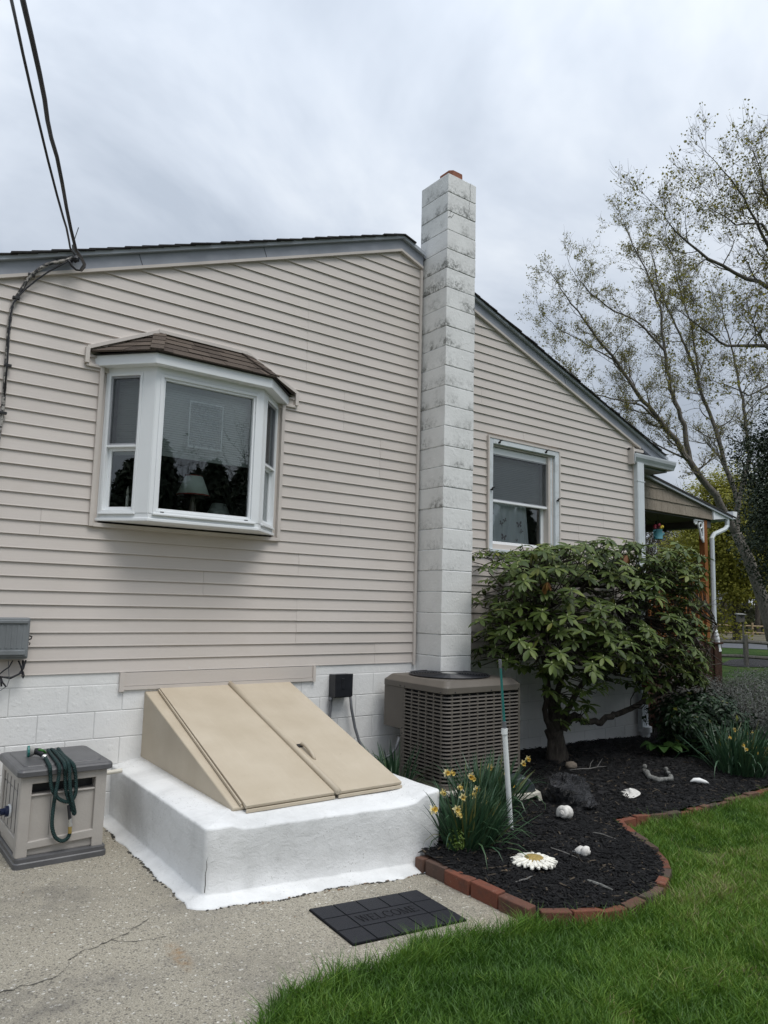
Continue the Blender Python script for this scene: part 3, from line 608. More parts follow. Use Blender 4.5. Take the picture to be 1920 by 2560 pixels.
# chimney: one full-width block to each course
mb = MB(); mb.box(.024, .418, -.386, .05, 0.0, 6.20); chim = mb.build('chimney', MT['mortar'], house)
for m_ in range(-6, 24):
    z0, z1 = 1.1635+.2098*m_, 1.1635+.2098*(m_+1); j = lambda: pr.uniform(-.003, .003); a, b = .019+j(), .423+j(); c = -.3914+j()
    mb = MB(); mb.box(a, b, c, .045, z0+.003, z1-.0035)
    mb.build('block', MT['chimney_block'], chim, bevel=.005, seg=2)
for x, z0, z1 in ((.335, 6.0, 6.20), (.32, 5.82, 5.99)):     # hairline cracks near the top
    V = []; F = []
    for k in range(7): z = z0+(z1-z0)*k/6; xx = x+pr.uniform(-.008, .008); V += [(xx-.0015, -.3965, z), (xx+.0015, -.3965, z)]; F += [(2*k-2, 2*k-1, 2*k+1, 2*k)] if k else []
    m = MB(); m.add(V, F); m.build('crack', MT['crack'], chim)
for p in ([(.02, 5.70), (.05, 5.72), (.065, 5.71), (.10, 5.76)], [(.05, 5.72), (.045, 5.75), (.07, 5.79)]):
    m = MB(); V = []; F = []
    for k, (x, z) in enumerate(p): V += [(x, -.3965, z-.003), (x, -.3965, z+.003)]; F += [(2*k-2, 2*k, 2*k+1, 2*k-1)] if k else []
    m.add(V, F); m.build('crack', MT['crack'], chim)
mb = MB(); mb.prism([(.14+.03, -.30), (.30, -.30), (.335, -.265), (.335, -.12), (.30, -.085), (.17, -.085), (.135, -.12), (.135, -.265)], 'z', 6.18, 6.335); mb.build('flue', MT['clay'], chim, bevel=.006)
mb = MB(); mb.prism([(.19, -.27), (.28, -.27), (.31, -.24), (.31, -.14), (.28, -.11), (.19, -.11), (.16, -.14), (.16, -.24)], 'z', 6.325, 6.337); mb.build('flue_opening', MT['black_plastic'], chim)
# ------------------------------------------------------------------ bay window
bay = MB(); BP = [(-3.2, 0.0), (-2.915, -.33), (-1.985, -.33), (-1.666, 0.0)]
def offs(d):                                              # the bay's plan, pushed outwards by d
    out = []
    N = []
    for (a, b), (c, e_) in zip(BP, BP[1:]):
        l = math.hypot(c-a, e_-b); N.append(((e_-b)/l, -(c-a)/l))
    out.append((BP[0][0]+d*N[0][0]-0*d, 0)); k = d/abs(N[0][0]) if N[0][0] else d
    out[0] = (BP[0][0]-d/abs(N[0][0]), 0.0)
    for i in (1, 2):
        n0, n1 = N[i-1], N[i]; s_ = (n0[0]+n1[0], n0[1]+n1[1]); q = 1+n0[0]*n1[0]+n0[1]*n1[1]; out.append((BP[i][0]+d*s_[0]/q, BP[i][1]+d*s_[1]/q))
    out.append((BP[3][0]+d/abs(N[2][0]), 0.0)); return out
O = offs(0.0)
def ring(m, d0, d1, z0, z1):                              # a band following the bay between two offsets
    A, B = offs(d0), offs(d1)
    for i in range(3):
        a, b, c, e_ = A[i], A[i+1], B[i+1], B[i]
        m.hexa([(e_[0], e_[1], z0), (c[0], c[1], z0), (b[0], b[1], z0), (a[0], a[1], z0), (e_[0], e_[1], z1), (c[0], c[1], z1), (b[0], b[1], z1), (a[0], a[1], z1)])
mb = MB(); P = offs(.012); mb.prism(P, 'z', 2.238, 2.262); bayo = mb.build('bay_window', MT['white_vinyl'], house, bevel=.004)
def pbox(m, i, u0, u1, z0, z1, d0, d1):                   # box on face i of the bay; d is measured outwards
    (a, b), (c, e_) = BP[i], BP[i+1]; l = math.hypot(c-a, e_-b); t = ((c-a)/l, (e_-b)/l); n = (t[1], -t[0])
    q = lambda u, d, z: (a+t[0]*u+n[0]*d, b+t[1]*u+n[1]*d, z)
    return m.hexa([q(u0, d1, z0), q(u1, d1, z0), q(u1, d0, z0), q(u0, d0, z0), q(u0, d1, z1), q(u1, d1, z1), q(u1, d0, z1), q(u0, d0, z1)])
FL = [math.hypot(BP[i+1][0]-BP[i][0], BP[i+1][1]-BP[i][1]) for i in range(3)]
mb = MB(); ring(mb, -.06, .0, 2.2625, 2.315); mb.build('bottom_band', MT['white_vinyl'], bayo); mb = MB(); ring(mb, -.06, .002, 3.405, 3.4545); mb.build('head_band', MT['white_vinyl'], bayo); mb = MB(); mb.prism(offs(-.005), 'z', 3.455, 3.47); mb.build('head_board', MT['white_vinyl'], bayo)
# corner posts
for x, y, w in ((-2.915, -.33, .05), (-1.985, -.33, .05)):
    m = MB(); i = 0 if x < -2.5 else 1
    if i == 0: pbox(m, 0, FL[0]-.115, FL[0]+.0, 2.30, 3.42, -.05, .004); pbox(m, 1, .0, .035, 2.30, 3.42, -.05, .004)
    else: pbox(m, 1, FL[1]-.045, FL[1], 2.30, 3.42, -.05, .004); pbox(m, 2, .0, .085, 2.30, 3.42, -.05, .004)
    m.build('corner_post', MT['white_vinyl'], bayo, bevel=.003)
m = MB(); pbox(m, 0, 0, .022, 2.30, 3.42, -.05, .004); m.build('side_post', MT['white_vinyl'], bayo, bevel=.003); m = MB(); pbox(m, 2, FL[2]-.022, FL[2], 2.30, 3.42, -.05, .004); m.build('side_post', MT['white_vinyl'], bayo, bevel=.003)
def frame(i, u0, u1, z0, z1, w, d0, d1, mat, name):
    m = MB(); pbox(m, i, u0, u0+w, z0, z1, d0, d1); pbox(m, i, u1-w, u1, z0, z1, d0, d1); pbox(m, i, u0+w, u1-w, z0, z0+w, d0, d1); pbox(m, i, u0+w, u1-w, z1-w, z1, d0, d1); return m.build(name, mat, bayo, bevel=.0025)
def pane(i, u0, u1, z0, z1, d, mat='glass', name='glass_pane'):
    m = MB(); pbox(m, i, u0, u1, z0, z1, d-.004, d); m.v = [m.v[j] for j in (0, 1, 5, 4)]; m.f = [(0, 1, 2, 3)]; return m.build(name, MT[mat], bayo)
frame(1, .034, FL[1]-.044, 2.300, 3.402, .026, -.05, .010, MT['white_vinyl'], 'picture_frame'); frame(1, .060, FL[1]-.070, 2.326, 3.376, .018, -.05, -.004, MT['white_vinyl'], 'picture_frame')
pane(1, .070, FL[1]-.082, 2.34, 3.362, -.030)
m = MB(); pbox(m, 1, .03, FL[1]-.03, 2.288, 2.304, -.01, .022); m.build('window_sill', MT['white_vinyl'], bayo, bevel=.003)
for u in (.09, FL[1]-.13): m = MB(); pbox(m, 1, u, u+.03, 2.312, 2.3175, .0105, .0125); m.build('weep_hole', MT['black_plastic'], bayo)
for i, ua, ub in ((0, .022, FL[0]-.115), (2, .085, FL[2]-.022)):
    frame(i, ua, ub, 2.302, 3.412, .022, -.055, .008, MT['white_vinyl'], 'sash_frame')
    frame(i, ua+.022, ub-.022, 2.835, 3.388, .014, -.03, -.004, MT['sash_grey'], 'screen_frame')
    m = MB(); pbox(m, i, ua+.016, ub-.016, 2.818, 2.836, -.04, .002); m.build('meeting_rail', MT['white_vinyl'], bayo, bevel=.002)
    frame(i, ua+.020, ub-.020, 2.322, 2.822, .030, -.055, -.030, MT['white_vinyl'], 'sash_frame')
    pane(i, ua+.03, ub-.03, 2.845, 3.38, -.022); pane(i, ua+.035, ub-.035, 2.835, 3.38, -.012, 'screen', 'insect_screen'); pane(i, ua+.045, ub-.045, 2.35, 2.82, -.042)
    m = MB(); pbox(m, i, ua-.005, ub+.005, 2.290, 2.304, -.01, .020); m.build('window_sill', MT['white_vinyl'], bayo, bevel=.002)
# roller blinds half drawn behind the panes, pale slats
for i, u0, u1, z in ((0, .04, FL[0]-.04, 2.80), (1, .05, FL[1]-.05, 2.80), (2, .04, FL[2]-.03, 2.80)):
    m = MB()
    for k in range(int((3.40-z)/.019)): pbox(m, i, u0, u1, z+.019*k, z+.019*k+.0165, -.125, -.118)
    pbox(m, i, u0, u1, z-.02, z-.002, -.130, -.115); m.build('blind', MT['blind'], bayo)
# bay roof: fascia, hipped roof with brown laminated shingles, wall flashing
m = MB(); ring(m, -.05, .075, 3.455, 3.478); ring(m, .060, .080, 3.456, 3.540); m.build('bay_fascia', MT['white_vinyl'], bayo, bevel=.003)
E0 = offs(.105); EZ = 3.545; RL, RR_, RZB = (-2.80, -.012), (-2.03, -.012), 3.835
EA = [(E0[0][0]-.01, -.012, 3.556), (E0[1][0], E0[1][1], EZ), (E0[2][0], E0[2][1], EZ), (E0[3][0]+.01, -.012, 3.556)]; TL = (RL[0], RL[1], RZB); TR = (RR_[0], RR_[1], RZB)
m = MB(); m.add([EA[0], EA[1], EA[2], EA[3], TL, TR, (EA[0][0], -.012, 3.47), (EA[3][0], -.012, 3.47)], [(0, 1, 4), (1, 2, 5, 4), (2, 3, 5), (0, 4, 5, 3)])
ring(m, -.06, .10, 3.5395, 3.544); m.build('bay_roof_deck', MT['shingle_dark'], bayo)
def facet(A, B, Cc, D, rows, seed):                        # eave A-B, top D-C
    A, B, Cc, D = (np.array(p, float) for p in (A, B, Cc, D)); r = random.Random(seed); nrm = np.cross(B-A, D-A+1e-9); nrm /= np.linalg.norm(nrm)
    if nrm[2] < 0: nrm = -nrm
    P = lambda u, v: (A+(B-A)*u)*(1-v)+(D+(Cc-D)*u)*v
    for k in range(rows):
        v0, v1 = k/rows, min((k+1.25)/rows, .999); u = 0.0; wid = np.linalg.norm(P(1, v0)-P(0, v0))
        while u < .999:
            w = r.uniform(.10, .30)/max(wid, .05); u1 = min(1.0, u+w)
            if 1-u1 < .05/max(wid, .05): u1 = 1.0
            h = .009+.006*r.random(); e_ = .0012/max(wid, .05); lo = -.012 if k == 0 else 0
            a, b, c, d = P(u+e_, v0+lo), P(u1-e_, v0+lo), P(u1-e_, v1), P(u+e_, v1); m = MB()
            m.hexa([a, b, c, d, a+nrm*h, b+nrm*h, c+nrm*.002, d+nrm*.002]); m.build('shingle', MT['shingle_brown'], bayo); u = u1
facet(EA[1], EA[2], TR, TL, 4, 1); facet(EA[0], EA[1], TL, TL, 4, 2); facet(EA[2], EA[3], TR, TR, 4, 3)
for e_, p in ((EA[1], TL), (EA[2], TR)):                   # hip caps
    e_, p = np.array(e_), np.array(p)
    for k in range(4):
        a, b = e_+(p-e_)*(k/4), e_+(p-e_)*min(1, (k+1.15)/4); m = MB(); m.bar(a+np.array([0, 0, .016]), b+np.array([0, 0, .010]), .10, .010); m.build('shingle', MT['shingle_brown'], bayo)
m = MB()
for a, b in (((EA[0][0]-.02, 3.585), (TL[0]-.022, 3.845)), ((TL[0]-.02, 3.852), (TR[0]+.02, 3.846)), ((TR[0]+.022, 3.843), (EA[3][0]+.025, 3.580))): m.bar((a[0], -.022, a[1]), (b[0], -.022, b[1]), .044, .030)
for x in (EA[0][0]-.018, EA[3][0]+.018): m.box(x-.016, x+.016, -.045, -.002, 3.462, 3.590); m.box(min(x, x+(.14 if x < -2.5 else -.14)), max(x, x+(.14 if x < -2.5 else -.14)), -.034, -.003, 3.440, 3.464)
m.build('flashing_trim', MT['siding_trim'], bayo, bevel=.002)
# clear framed panel hanging on the inside of the big pane
m = MB(); a0, a1 = -2.612, -2.318
for q in ((a0, a1, 3.243, 3.254), (a0, a1, 2.872, 2.883), (a0, a0+.010, 2.88, 3.245), (a1-.010, a1, 2.88, 3.245)): m.box(q[0], q[1], -.272, -.264, q[2], q[3])
sc_ = thing('suncatcher', 'clear rectangular panel with a pale came hanging in the bay window', 'suncatcher', (-2.465, -.268, 2.873)); m.build('came', MT['clearcame'], sc_)
m = MB(); m.box(a0+.009, a1-.009, -.2695, -.2665, 2.883, 3.243); m.build('clear_panel', MT['film'], sc_)

# things on the sill inside
lamp = thing('table_lamp', 'table lamp with mint shade and red rim behind the bay glass', 'lamp', (-2.468, -.09, 2.262)); lamp['label'] = 'table lamp with a mint shade edged in red inside the bay window'
m = MB(); m.lathe([(.135, 2.506), (.070, 2.668), (.068, 2.668), (.132, 2.508)], (-2.468, -.09, 0), 28); m.build('lamp_shade', MT['lamp_shade'], lamp, smooth=True)
m = MB(); m.lathe([(.137, 2.502), (.137, 2.511), (.133, 2.511), (.133, 2.502)], (-2.468, -.09, 0), 28); m.lathe([(.072, 2.665), (.072, 2.671), (.067, 2.671), (.067, 2.665)], (-2.468, -.09, 0), 28); m.build('shade_trim', MT['lamp_trim'], lamp)
m = MB(); m.lathe([(.075, 2.262), (.075, 2.275), (.03, 2.29), (.018, 2.33), (.032, 2.39), (.018, 2.45), (.012, 2.56)], (-2.468, -.09, 0), 16); m.build('lamp_base', MT['lamp_base'], lamp, smooth=True)
l2 = thing('table_lamp', 'lower lamp shade at the right corner behind the large bay pane', 'lamp', (-1.95, .55, 2.262))
m = MB(); m.lathe([(.13, 2.41), (.065, 2.55), (.063, 2.55), (.127, 2.412)], (-1.95, .55, 0), 20); m.build('lamp_shade', MT['lamp_shade'], l2, smooth=True); m = MB(); m.lathe([(.07, 2.262), (.02, 2.29), (.012, 2.5)], (-1.95, .55, 0), 12); m.build('lamp_base', MT['lamp_base'], l2)
cn = thing('electric_candle', 'white electric candle in the left flank of the bay window', 'candle', (-3.005, -.10, 2.262))
m = MB(); m.lathe([(.012, 2.285), (.012, 2.445), (.009, 2.447)], (-3.005, -.10, 0), 12); m.build('candle_stick', MT['candle'], cn); m = MB(); m.lathe([(.004, 2.445), (.0125, 2.468), (.010, 2.49), (.002, 2.523)], (-3.005, -.10, 0), 10); m.build('flame_bulb', MT['bulb'], cn, smooth=True); m = MB(); m.lathe([(.032, 2.262), (.032, 2.272), (.012, 2.288)], (-3.005, -.10, 0), 14); m.build('candle_base', MT['lamp_base'], cn)
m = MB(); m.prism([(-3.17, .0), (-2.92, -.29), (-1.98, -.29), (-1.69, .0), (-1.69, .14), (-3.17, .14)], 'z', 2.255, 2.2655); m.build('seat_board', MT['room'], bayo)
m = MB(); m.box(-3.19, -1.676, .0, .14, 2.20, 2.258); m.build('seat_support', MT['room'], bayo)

# ------------------------------------------------------------------ double-hung window right of the chimney
def wframe(m, x0, x1, z0, z1, w, y0, y1): m.box(x0, x0+w, y0, y1, z0, z1); m.box(x1-w, x1, y0, y1, z0, z1); m.box(x0+w, x1-w, y0, y1, z0, z0+w); m.box(x0+w, x1-w, y0, y1, z1-w, z1)
m = MB(); wframe(m, .992, 2.228, 2.235, 3.582, .022, -.042, .0); win = m.build('side_window', MT['siding_trim'], house)
m = MB(); m.box(1.014, 1.075, -.035, .1, 2.30, 3.56); m.box(2.135, 2.206, -.035, .1, 2.30, 3.56); m.box(1.075, 2.135, -.036, .1, 3.500, 3.558); m.box(1.014, 2.206, -.052, .1, 2.258, 2.30); m.build('casing', MT['old_white'], win, bevel=.004)
m = MB(); wframe(m, 1.075, 2.135, 2.30, 3.50, .020, .02, .13); m.box(2.085, 2.118, -.002, .12, 2.32, 3.48); m.build('jamb', MT['old_white'], win, bevel=.003)
m = MB(); m.box(1.096, 2.085, .03, .075, 3.40, 3.478); m.box(1.096, 1.112, .03, .075, 2.86, 3.40); m.box(2.062, 2.085, .03, .075, 2.86, 3.40); m.box(1.096, 2.085, .022, .075, 2.842, 2.866); m.build('upper_sash', MT['white_vinyl'], win, bevel=.003)
m = MB(); wframe(m, 1.112, 2.062, 2.866, 3.40, .013, .034, .046); m.build('screen_frame', MT['sash_grey'], win); m = MB(); m.quad((1.12, .050, 2.87), (2.055, .050, 2.87), (2.055, .050, 3.40), (1.12, .050, 3.40)); m.build('glass_pane', MT['glass'], win); m = MB(); m.quad((1.12, .039, 2.875), (2.055, .039, 2.875), (2.055, .039, 3.395), (1.12, .039, 3.395)); m.build('insect_screen', MT['screen'], win)
m = MB(); m.box(1.096, 1.118, .078, .115, 2.33, 2.85); m.box(2.005, 2.085, .078, .115, 2.33, 2.85); m.box(1.096, 2.085, .078, .115, 2.32, 2.40); m.build('lower_sash', MT['white_vinyl'], win, bevel=.003); m = MB(); m.quad((1.115, .092, 2.39), (2.01, .092, 2.39), (2.01, .092, 2.86), (1.115, .092, 2.86)); m.build('glass_pane', MT['glass'], win)
m = MB()
for k in range(25): m.box(1.10, 2.08, .152, .158, 2.86+.0215*k, 2.86+.0215*k+.019)
m.build('blind', MT['blind'], win)
m = MB(); m.grid(lambda u, v: (1.09+.72*u+.06*(1-v), .135+.012*math.sin(u*34)+.007*math.sin(u*15), 2.30+.56*v), 90, 2); m.build('curtain', MT['curtain'], win, smooth=True)
def butterfly(x, z, s, a):
    m = MB(); ca, sa = math.cos(a), math.sin(a)
    for sg in (-1, 1):
        for pts in ([(0, 0), (.5, .75), (1.0, .8), (.95, .3), (.45, .02)], [(0, 0), (.45, -.02), (.8, -.3), (.6, -.75), (.25, -.6)]):
            P = [(sg*px*s, pz*s) for px, pz in pts]; P = [(x+ca*p-sa*q, .112, z+sa*p+ca*q) for p, q in P]; m.add(P, [tuple(range(5))])
    m.build('butterfly_print', MT['butterfly'], win)
for x, z, s, a in ((1.17, 2.55, .035, .3), (1.36, 2.62, .03, -.4), (1.42, 2.66, .028, .5), (1.40, 2.46, .045, -.2), (1.66, 2.63, .045, .2), (1.70, 2.555, .025, -.6), (1.22, 2.72, .02, .8), (1.62, 2.44, .02, .1)): butterfly(x, z, s, a)
for x, z in ((1.165, 3.532), (1.96, 3.535), (1.045, 2.975), (2.168, 2.965)):   # old shutter hooks
    m = MB(); m.tube([(x-.012, -.035, z-.016), (x, -.055, z), (x+.004, -.075, z+.012), (x+.022, -.07, z+.014)], .007, 8); m.tube([(x, -.05, z-.022), (x+.006, -.05, z+.016)], .008, 6); m.build('shutter_hook', MT['iron'], win, smooth=True)

# ------------------------------------------------------------------ front porch seen past the corner
PY = .30
mb = MB(); mb.box(3.82, 6.30, PY+.03, 8.6, 3.085, 3.12); mb.box(6.12, 6.30, PY+.03, 8.6, 2.985, 3.10); porch = mb.build('porch', MT['porch_dark'], house)
rf = lambda x: 3.715-.178*(x-3.9)
m = MB(); m.hexa([(3.82, PY-.06, rf(3.82)), (6.92, PY-.06, rf(6.92)), (6.92, 8.8, rf(6.92)), (3.82, 8.8, rf(3.82)), (3.82, PY-.06, rf(3.82)+.03), (6.92, PY-.06, rf(6.92)+.03), (6.92, 8.8, rf(6.92)+.03), (3.82, 8.8, rf(3.82)+.03)]); m.build('porch_roof', MT['porch_roof'], porch)
m = MB(); m.hexa([(3.82, PY-.05, rf(3.82)-.035), (6.85, PY-.05, rf(6.85)-.035), (6.85, PY+.0, rf(6.85)-.035), (3.82, PY+.0, rf(3.82)-.035), (3.82, PY-.05, rf(3.82)-.001), (6.85, PY-.05, rf(6.85)-.001), (6.85, PY+.0, rf(6.85)-.001), (3.82, PY+.0, rf(3.82)-.001)]); m.build('rake_trim', MT['fascia_lit'], porch)
m = MB(); m.prism([(3.82, 3.10), (6.29, 3.115), (6.29, rf(6.29)-.03), (3.82, rf(3.82)-.03)], 'y', PY+.012, PY+.05); m.build('gable_backing', MT['porch_shingle'], porch)
for row, (z0, z1) in enumerate(((3.112, 3.285), (3.278, 3.452), (3.446, 3.62), (3.612, 3.72))):
    x = 3.83-.12*(row % 2)
    while x < 6.28:
        w = pr.uniform(.15, .19); a, b = max(x+.0015, 3.83), min(x+w-.0015, 6.285); x += w
        if b-a < .03: continue
        ta, tb = min(z1, rf(a)-.038), min(z1, rf(b)-.038)
        if tb-z0 < .02: continue
        dz = pr.uniform(-.002, .002); m = MB(); m.hexa([(a, PY-.012, z0+dz), (b, PY-.012, z0+dz), (b, PY+.012, z0+dz), (a, PY+.012, z0+dz), (a, PY+.002, ta), (b, PY+.002, tb), (b, PY+.012, tb), (a, PY+.012, ta)]); m.build('shingle', MT['porch_shingle'], porch)
m = MB(); m.box(6.285, 6.315, PY-.03, PY+.06, 3.115, rf(6.3)-.02); m.prism([(6.315, 3.12), (6.80, 3.175), (6.83, rf(6.83)-.03), (6.315, rf(6.315)-.03)], 'y', PY-.022, PY+.02); m.build('eave_end', MT['white_vinyl'], porch)
m = MB(); m.prism([(6.83-p[0], p[1]-3.632+3.175) for p in prof], 'y', PY-.06, 8.8); m.build('porch_gutter', MT['white_vinyl'], porch)
m = MB(); m.box(6.32, 6.80, PY+.03, 8.7, 3.13, 3.145); m.build('eave_soffit', MT['fascia'], porch)
m = MB(); m.tube([(6.74, PY, 3.17), (6.735, PY, 3.05), (6.66, PY, 2.99), (6.33, PY, 2.885), (6.265, PY, 2.82), (6.262, PY, 1.36)], .036, 8); m.build('downspout', MT['downspout'], porch)
m = MB(); m.tube([(6.262, PY, 1.37)]+[(6.262+.012*k, PY, 1.35-.012*k*k*.25-.012*k) for k in range(1, 9)], [.040 if k % 2 else .047 for k in range(9)], 10); m.build('flexible_elbow', MT['white_vinyl'], porch)
for y in (PY+.06, 3.2, 6.2):
    m = MB(); m.box(6.075, 6.165, y-.045, y+.045, 1.2, 3.09); m.build('post', MT['cedar'], porch, bevel=.004)
# scrolled white brackets at the head of the near post
def bracket(x, y, mir):
    m = MB(); sx = -1 if mir else 1
    C2 = lambda pts: [(x+sx*p[0], y, p[1]) for p in pts]
    m.tube(C2([(-.26, 3.075), (-.255, 3.03), (-.225, 3.005), (-.20, 3.035), (-.225, 3.055)]), .014, 6); m.tube(C2([(-.20, 3.05), (-.14, 3.00), (-.10, 2.93), (-.075, 2.86), (-.06, 2.80), (-.012, 2.755)]), .020, 6)
    m.tube(C2([(-.08+.045*math.cos(t_), 3.0+.045*math.sin(t_)) for t_ in [k*.63 for k in range(11)]]), .013, 6); m.box(min(x-sx*.24, x), max(x-sx*.24, x), y-.012, y+.012, 3.066, 3.085); m.box(min(x-sx*.022, x), max(x-sx*.022, x), y-.012, y+.012, 2.74, 3.08)
    m.tube(C2([(-.012, 2.76), (-.045, 2.79), (-.03, 2.83)]), .013, 6); return m
bracket(6.075, PY+.03, False).build('scroll_bracket', MT['white_vinyl'], porch); bracket(6.075, 3.2, False).build('scroll_bracket', MT['white_vinyl'], porch)
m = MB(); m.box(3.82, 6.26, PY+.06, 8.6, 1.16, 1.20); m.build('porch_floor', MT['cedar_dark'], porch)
m = MB(); m.box(3.85, 6.08, PY+.02, PY+.10, 2.10, 2.135); m.box(3.85, 6.08, PY+.04, PY+.08, 1.28, 1.315); m.build('handrail', MT['cedar'], porch, bevel=.004)
m = MB(); m.box(6.08, 6.16, PY+.06, 8.6, 2.10, 2.135); m.build('handrail', MT['cedar'], porch)
src = None
for k in range(19):
    x = 3.95+.115*k
    m = MB(); m.box(x-.017, x+.017, PY+.043, PY+.077, 1.31, 2.10); m.build('baluster', MT['cedar'], porch)
for k in range(16):
    m = MB(); y = .6+.2*k; m.box(6.10, 6.134, y-.017, y+.017, 1.31, 2.10); m.build('baluster', MT['cedar'], porch)
x = 3.84
while x < 6.34:
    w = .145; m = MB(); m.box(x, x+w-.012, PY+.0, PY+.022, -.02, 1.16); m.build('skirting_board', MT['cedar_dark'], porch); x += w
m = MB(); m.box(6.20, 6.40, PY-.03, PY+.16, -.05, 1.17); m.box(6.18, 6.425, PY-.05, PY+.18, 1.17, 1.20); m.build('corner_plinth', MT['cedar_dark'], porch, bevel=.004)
m = MB()
# hanging watering can planter, string of bulbs, black hanger
can = thing('hanging_planter', 'teal watering can holding dark red and yellow blooms hung under the porch roof', 'planter', (4.98, .42, 2.72))
cx, cy, cz = 4.98, .42, 2.715
m = MB(); m.lathe([(.070, 0), (.066, .006), (.064, .14), (.067, .145), (.060, .145), (.058, .12)], (cx, cy, cz), 18); m.build('can', MT['tealcan'], can, smooth=True)
m = MB(); m.tube([(cx+.06, cy, cz+.03), (cx+.11, cy, cz+.07), (cx+.15, cy, cz+.10)], [.016, .012, .018], 8); m.build('spout', MT['tealcan'], can); m = MB(); m.tube([(cx-.06, cy, cz+.13), (cx-.11, cy, cz+.12), (cx-.11, cy, cz+.05), (cx-.064, cy, cz+.03)], .006, 6); m.build('handle', MT['tealcan'], can)
for dx, dz, r_, mt in ((-.045, .19, .030, 'red'), (-.01, .205, .028, 'red'), (.03, .19, .03, 'red'), (.075, .19, .024, 'yellow'), (.10, .185, .022, 'yellow'), (.055, .175, .02, 'yellow'), (-.06, .165, .022, 'red')):
    m = MB(); m.blob((cx+dx, cy+pr.uniform(-.03, .03), cz+dz), r_, 10, 7, .4, 3, dx*9); m.tube([(cx+dx*.5, cy, cz+.12), (cx+dx, cy, cz+dz)], .003, 4); m.build('bloom', MT[mt], can, smooth=True)
m = MB(); m.tube([(cx, cy, cz+.145), (cx, cy, 3.09)], .0022, 4); m.build('hanging_wire', MT['iron'], can)
lights = thing('string_lights', 'black string of bulbs drooping under the porch ceiling', 'string lights', (5.0, .45, 3.08))
m = MB(); P = []
for k in range(25): f = k/24; P.append((3.9+2.2*f, .40+.5*f, 3.075-.045*abs(math.sin(f*math.pi*4)))); 
m.tube(P, .006, 5); m.build('wire', MT['cable'], lights)
for k in (6, 12, 17, 21):
    x, y, z = P[k]; m = MB(); m.lathe([(.014, -.07), (.014, 0)], (x, y, z), 8); m.build('socket', MT['cable'], lights); m = MB(); m.lathe([(.004, -.125), (.02, -.115), (.028, -.095), (.014, -.068)], (x, y, z), 10); m.build('bulb', MT['bulb'] if k == 6 else MT['cable'], lights, smooth=True)
hook = thing('iron_plant_hanger', 'black iron hanger with hooked arm standing behind the shrub under the porch', 'plant hanger', (4.95, 1.1, 1.2))
m = MB(); hx, hy = 5.30, .9; m.tube([(hx-.16, hy, 2.80), (hx-.19, hy, 2.83), (hx-.205, hy, 2.79), (hx-.18, hy, 2.72), (hx-.15, hy, 2.66)], .009, 6); m.box(hx-.16, hx+.06, hy-.02, hy+.02, 2.62, 2.65); m.tube([(hx-.10, hy, 2.65), (hx-.10, hy, 1.2)], .014, 6); m.tube([(hx+.05, hy, 2.65), (hx+.05, hy, 1.2)], .014, 6); m.tube([(hx-.06, hy, 2.74), (hx-.06, hy, 2.65)], .006, 5); m.tube([(hx+.02, hy, 2.76), (hx+.02, hy, 2.65)], .006, 5); m.build('hanger_frame', MT['iron'], hook)
# ------------------------------------------------------------------ cellar bulkhead
bulk = thing('cellar_bulkhead', 'sloping tan cellar doors on a thick white-painted concrete base against the wall', 'bulkhead', (-2.1, -1.0, 0))
corners = [(-2.955, 0.0), (-3.0, -1.88), (-1.31, -1.93), (-1.245, 0.0)]; st = []
def edge(a, b, n, nrm): return [((a[0]+(b[0]-a[0])*k/n, a[1]+(b[1]-a[1])*k/n), nrm) for k in range(n+1)]
L1 = edge(corners[0], (-2.999, -1.845), 64, (-1, 0)); L2 = edge((-2.965, -1.881), (-1.345, -1.929), 90, (0, -1)); L3 = edge((-1.309, -1.895), corners[3], 26, (1, 0))
c1 = [((-2.965-.035*math.cos(a), -1.846-.035*math.sin(a)), (-math.cos(a), -math.sin(a))) for a in (.4, .8, 1.2)]; c2 = [((-1.344+.035*math.sin(a), -1.894-.035*math.cos(a)), (math.sin(a), -math.cos(a))) for a in (.4, .8, 1.2)]
st = L1+c1+L2+c2+L3
ZT = [(-3.0, .388), (-2.84, .388), (-2.775, .364), (-2.2, .352), (-1.65, .338), (-1.53, .345), (-1.45, .388), (-1.31, .402)]
def bz(p, nr):
    if nr[1] < -.5: return interp(ZT, p[0])
    return .386 if p[0] < -2 else .402
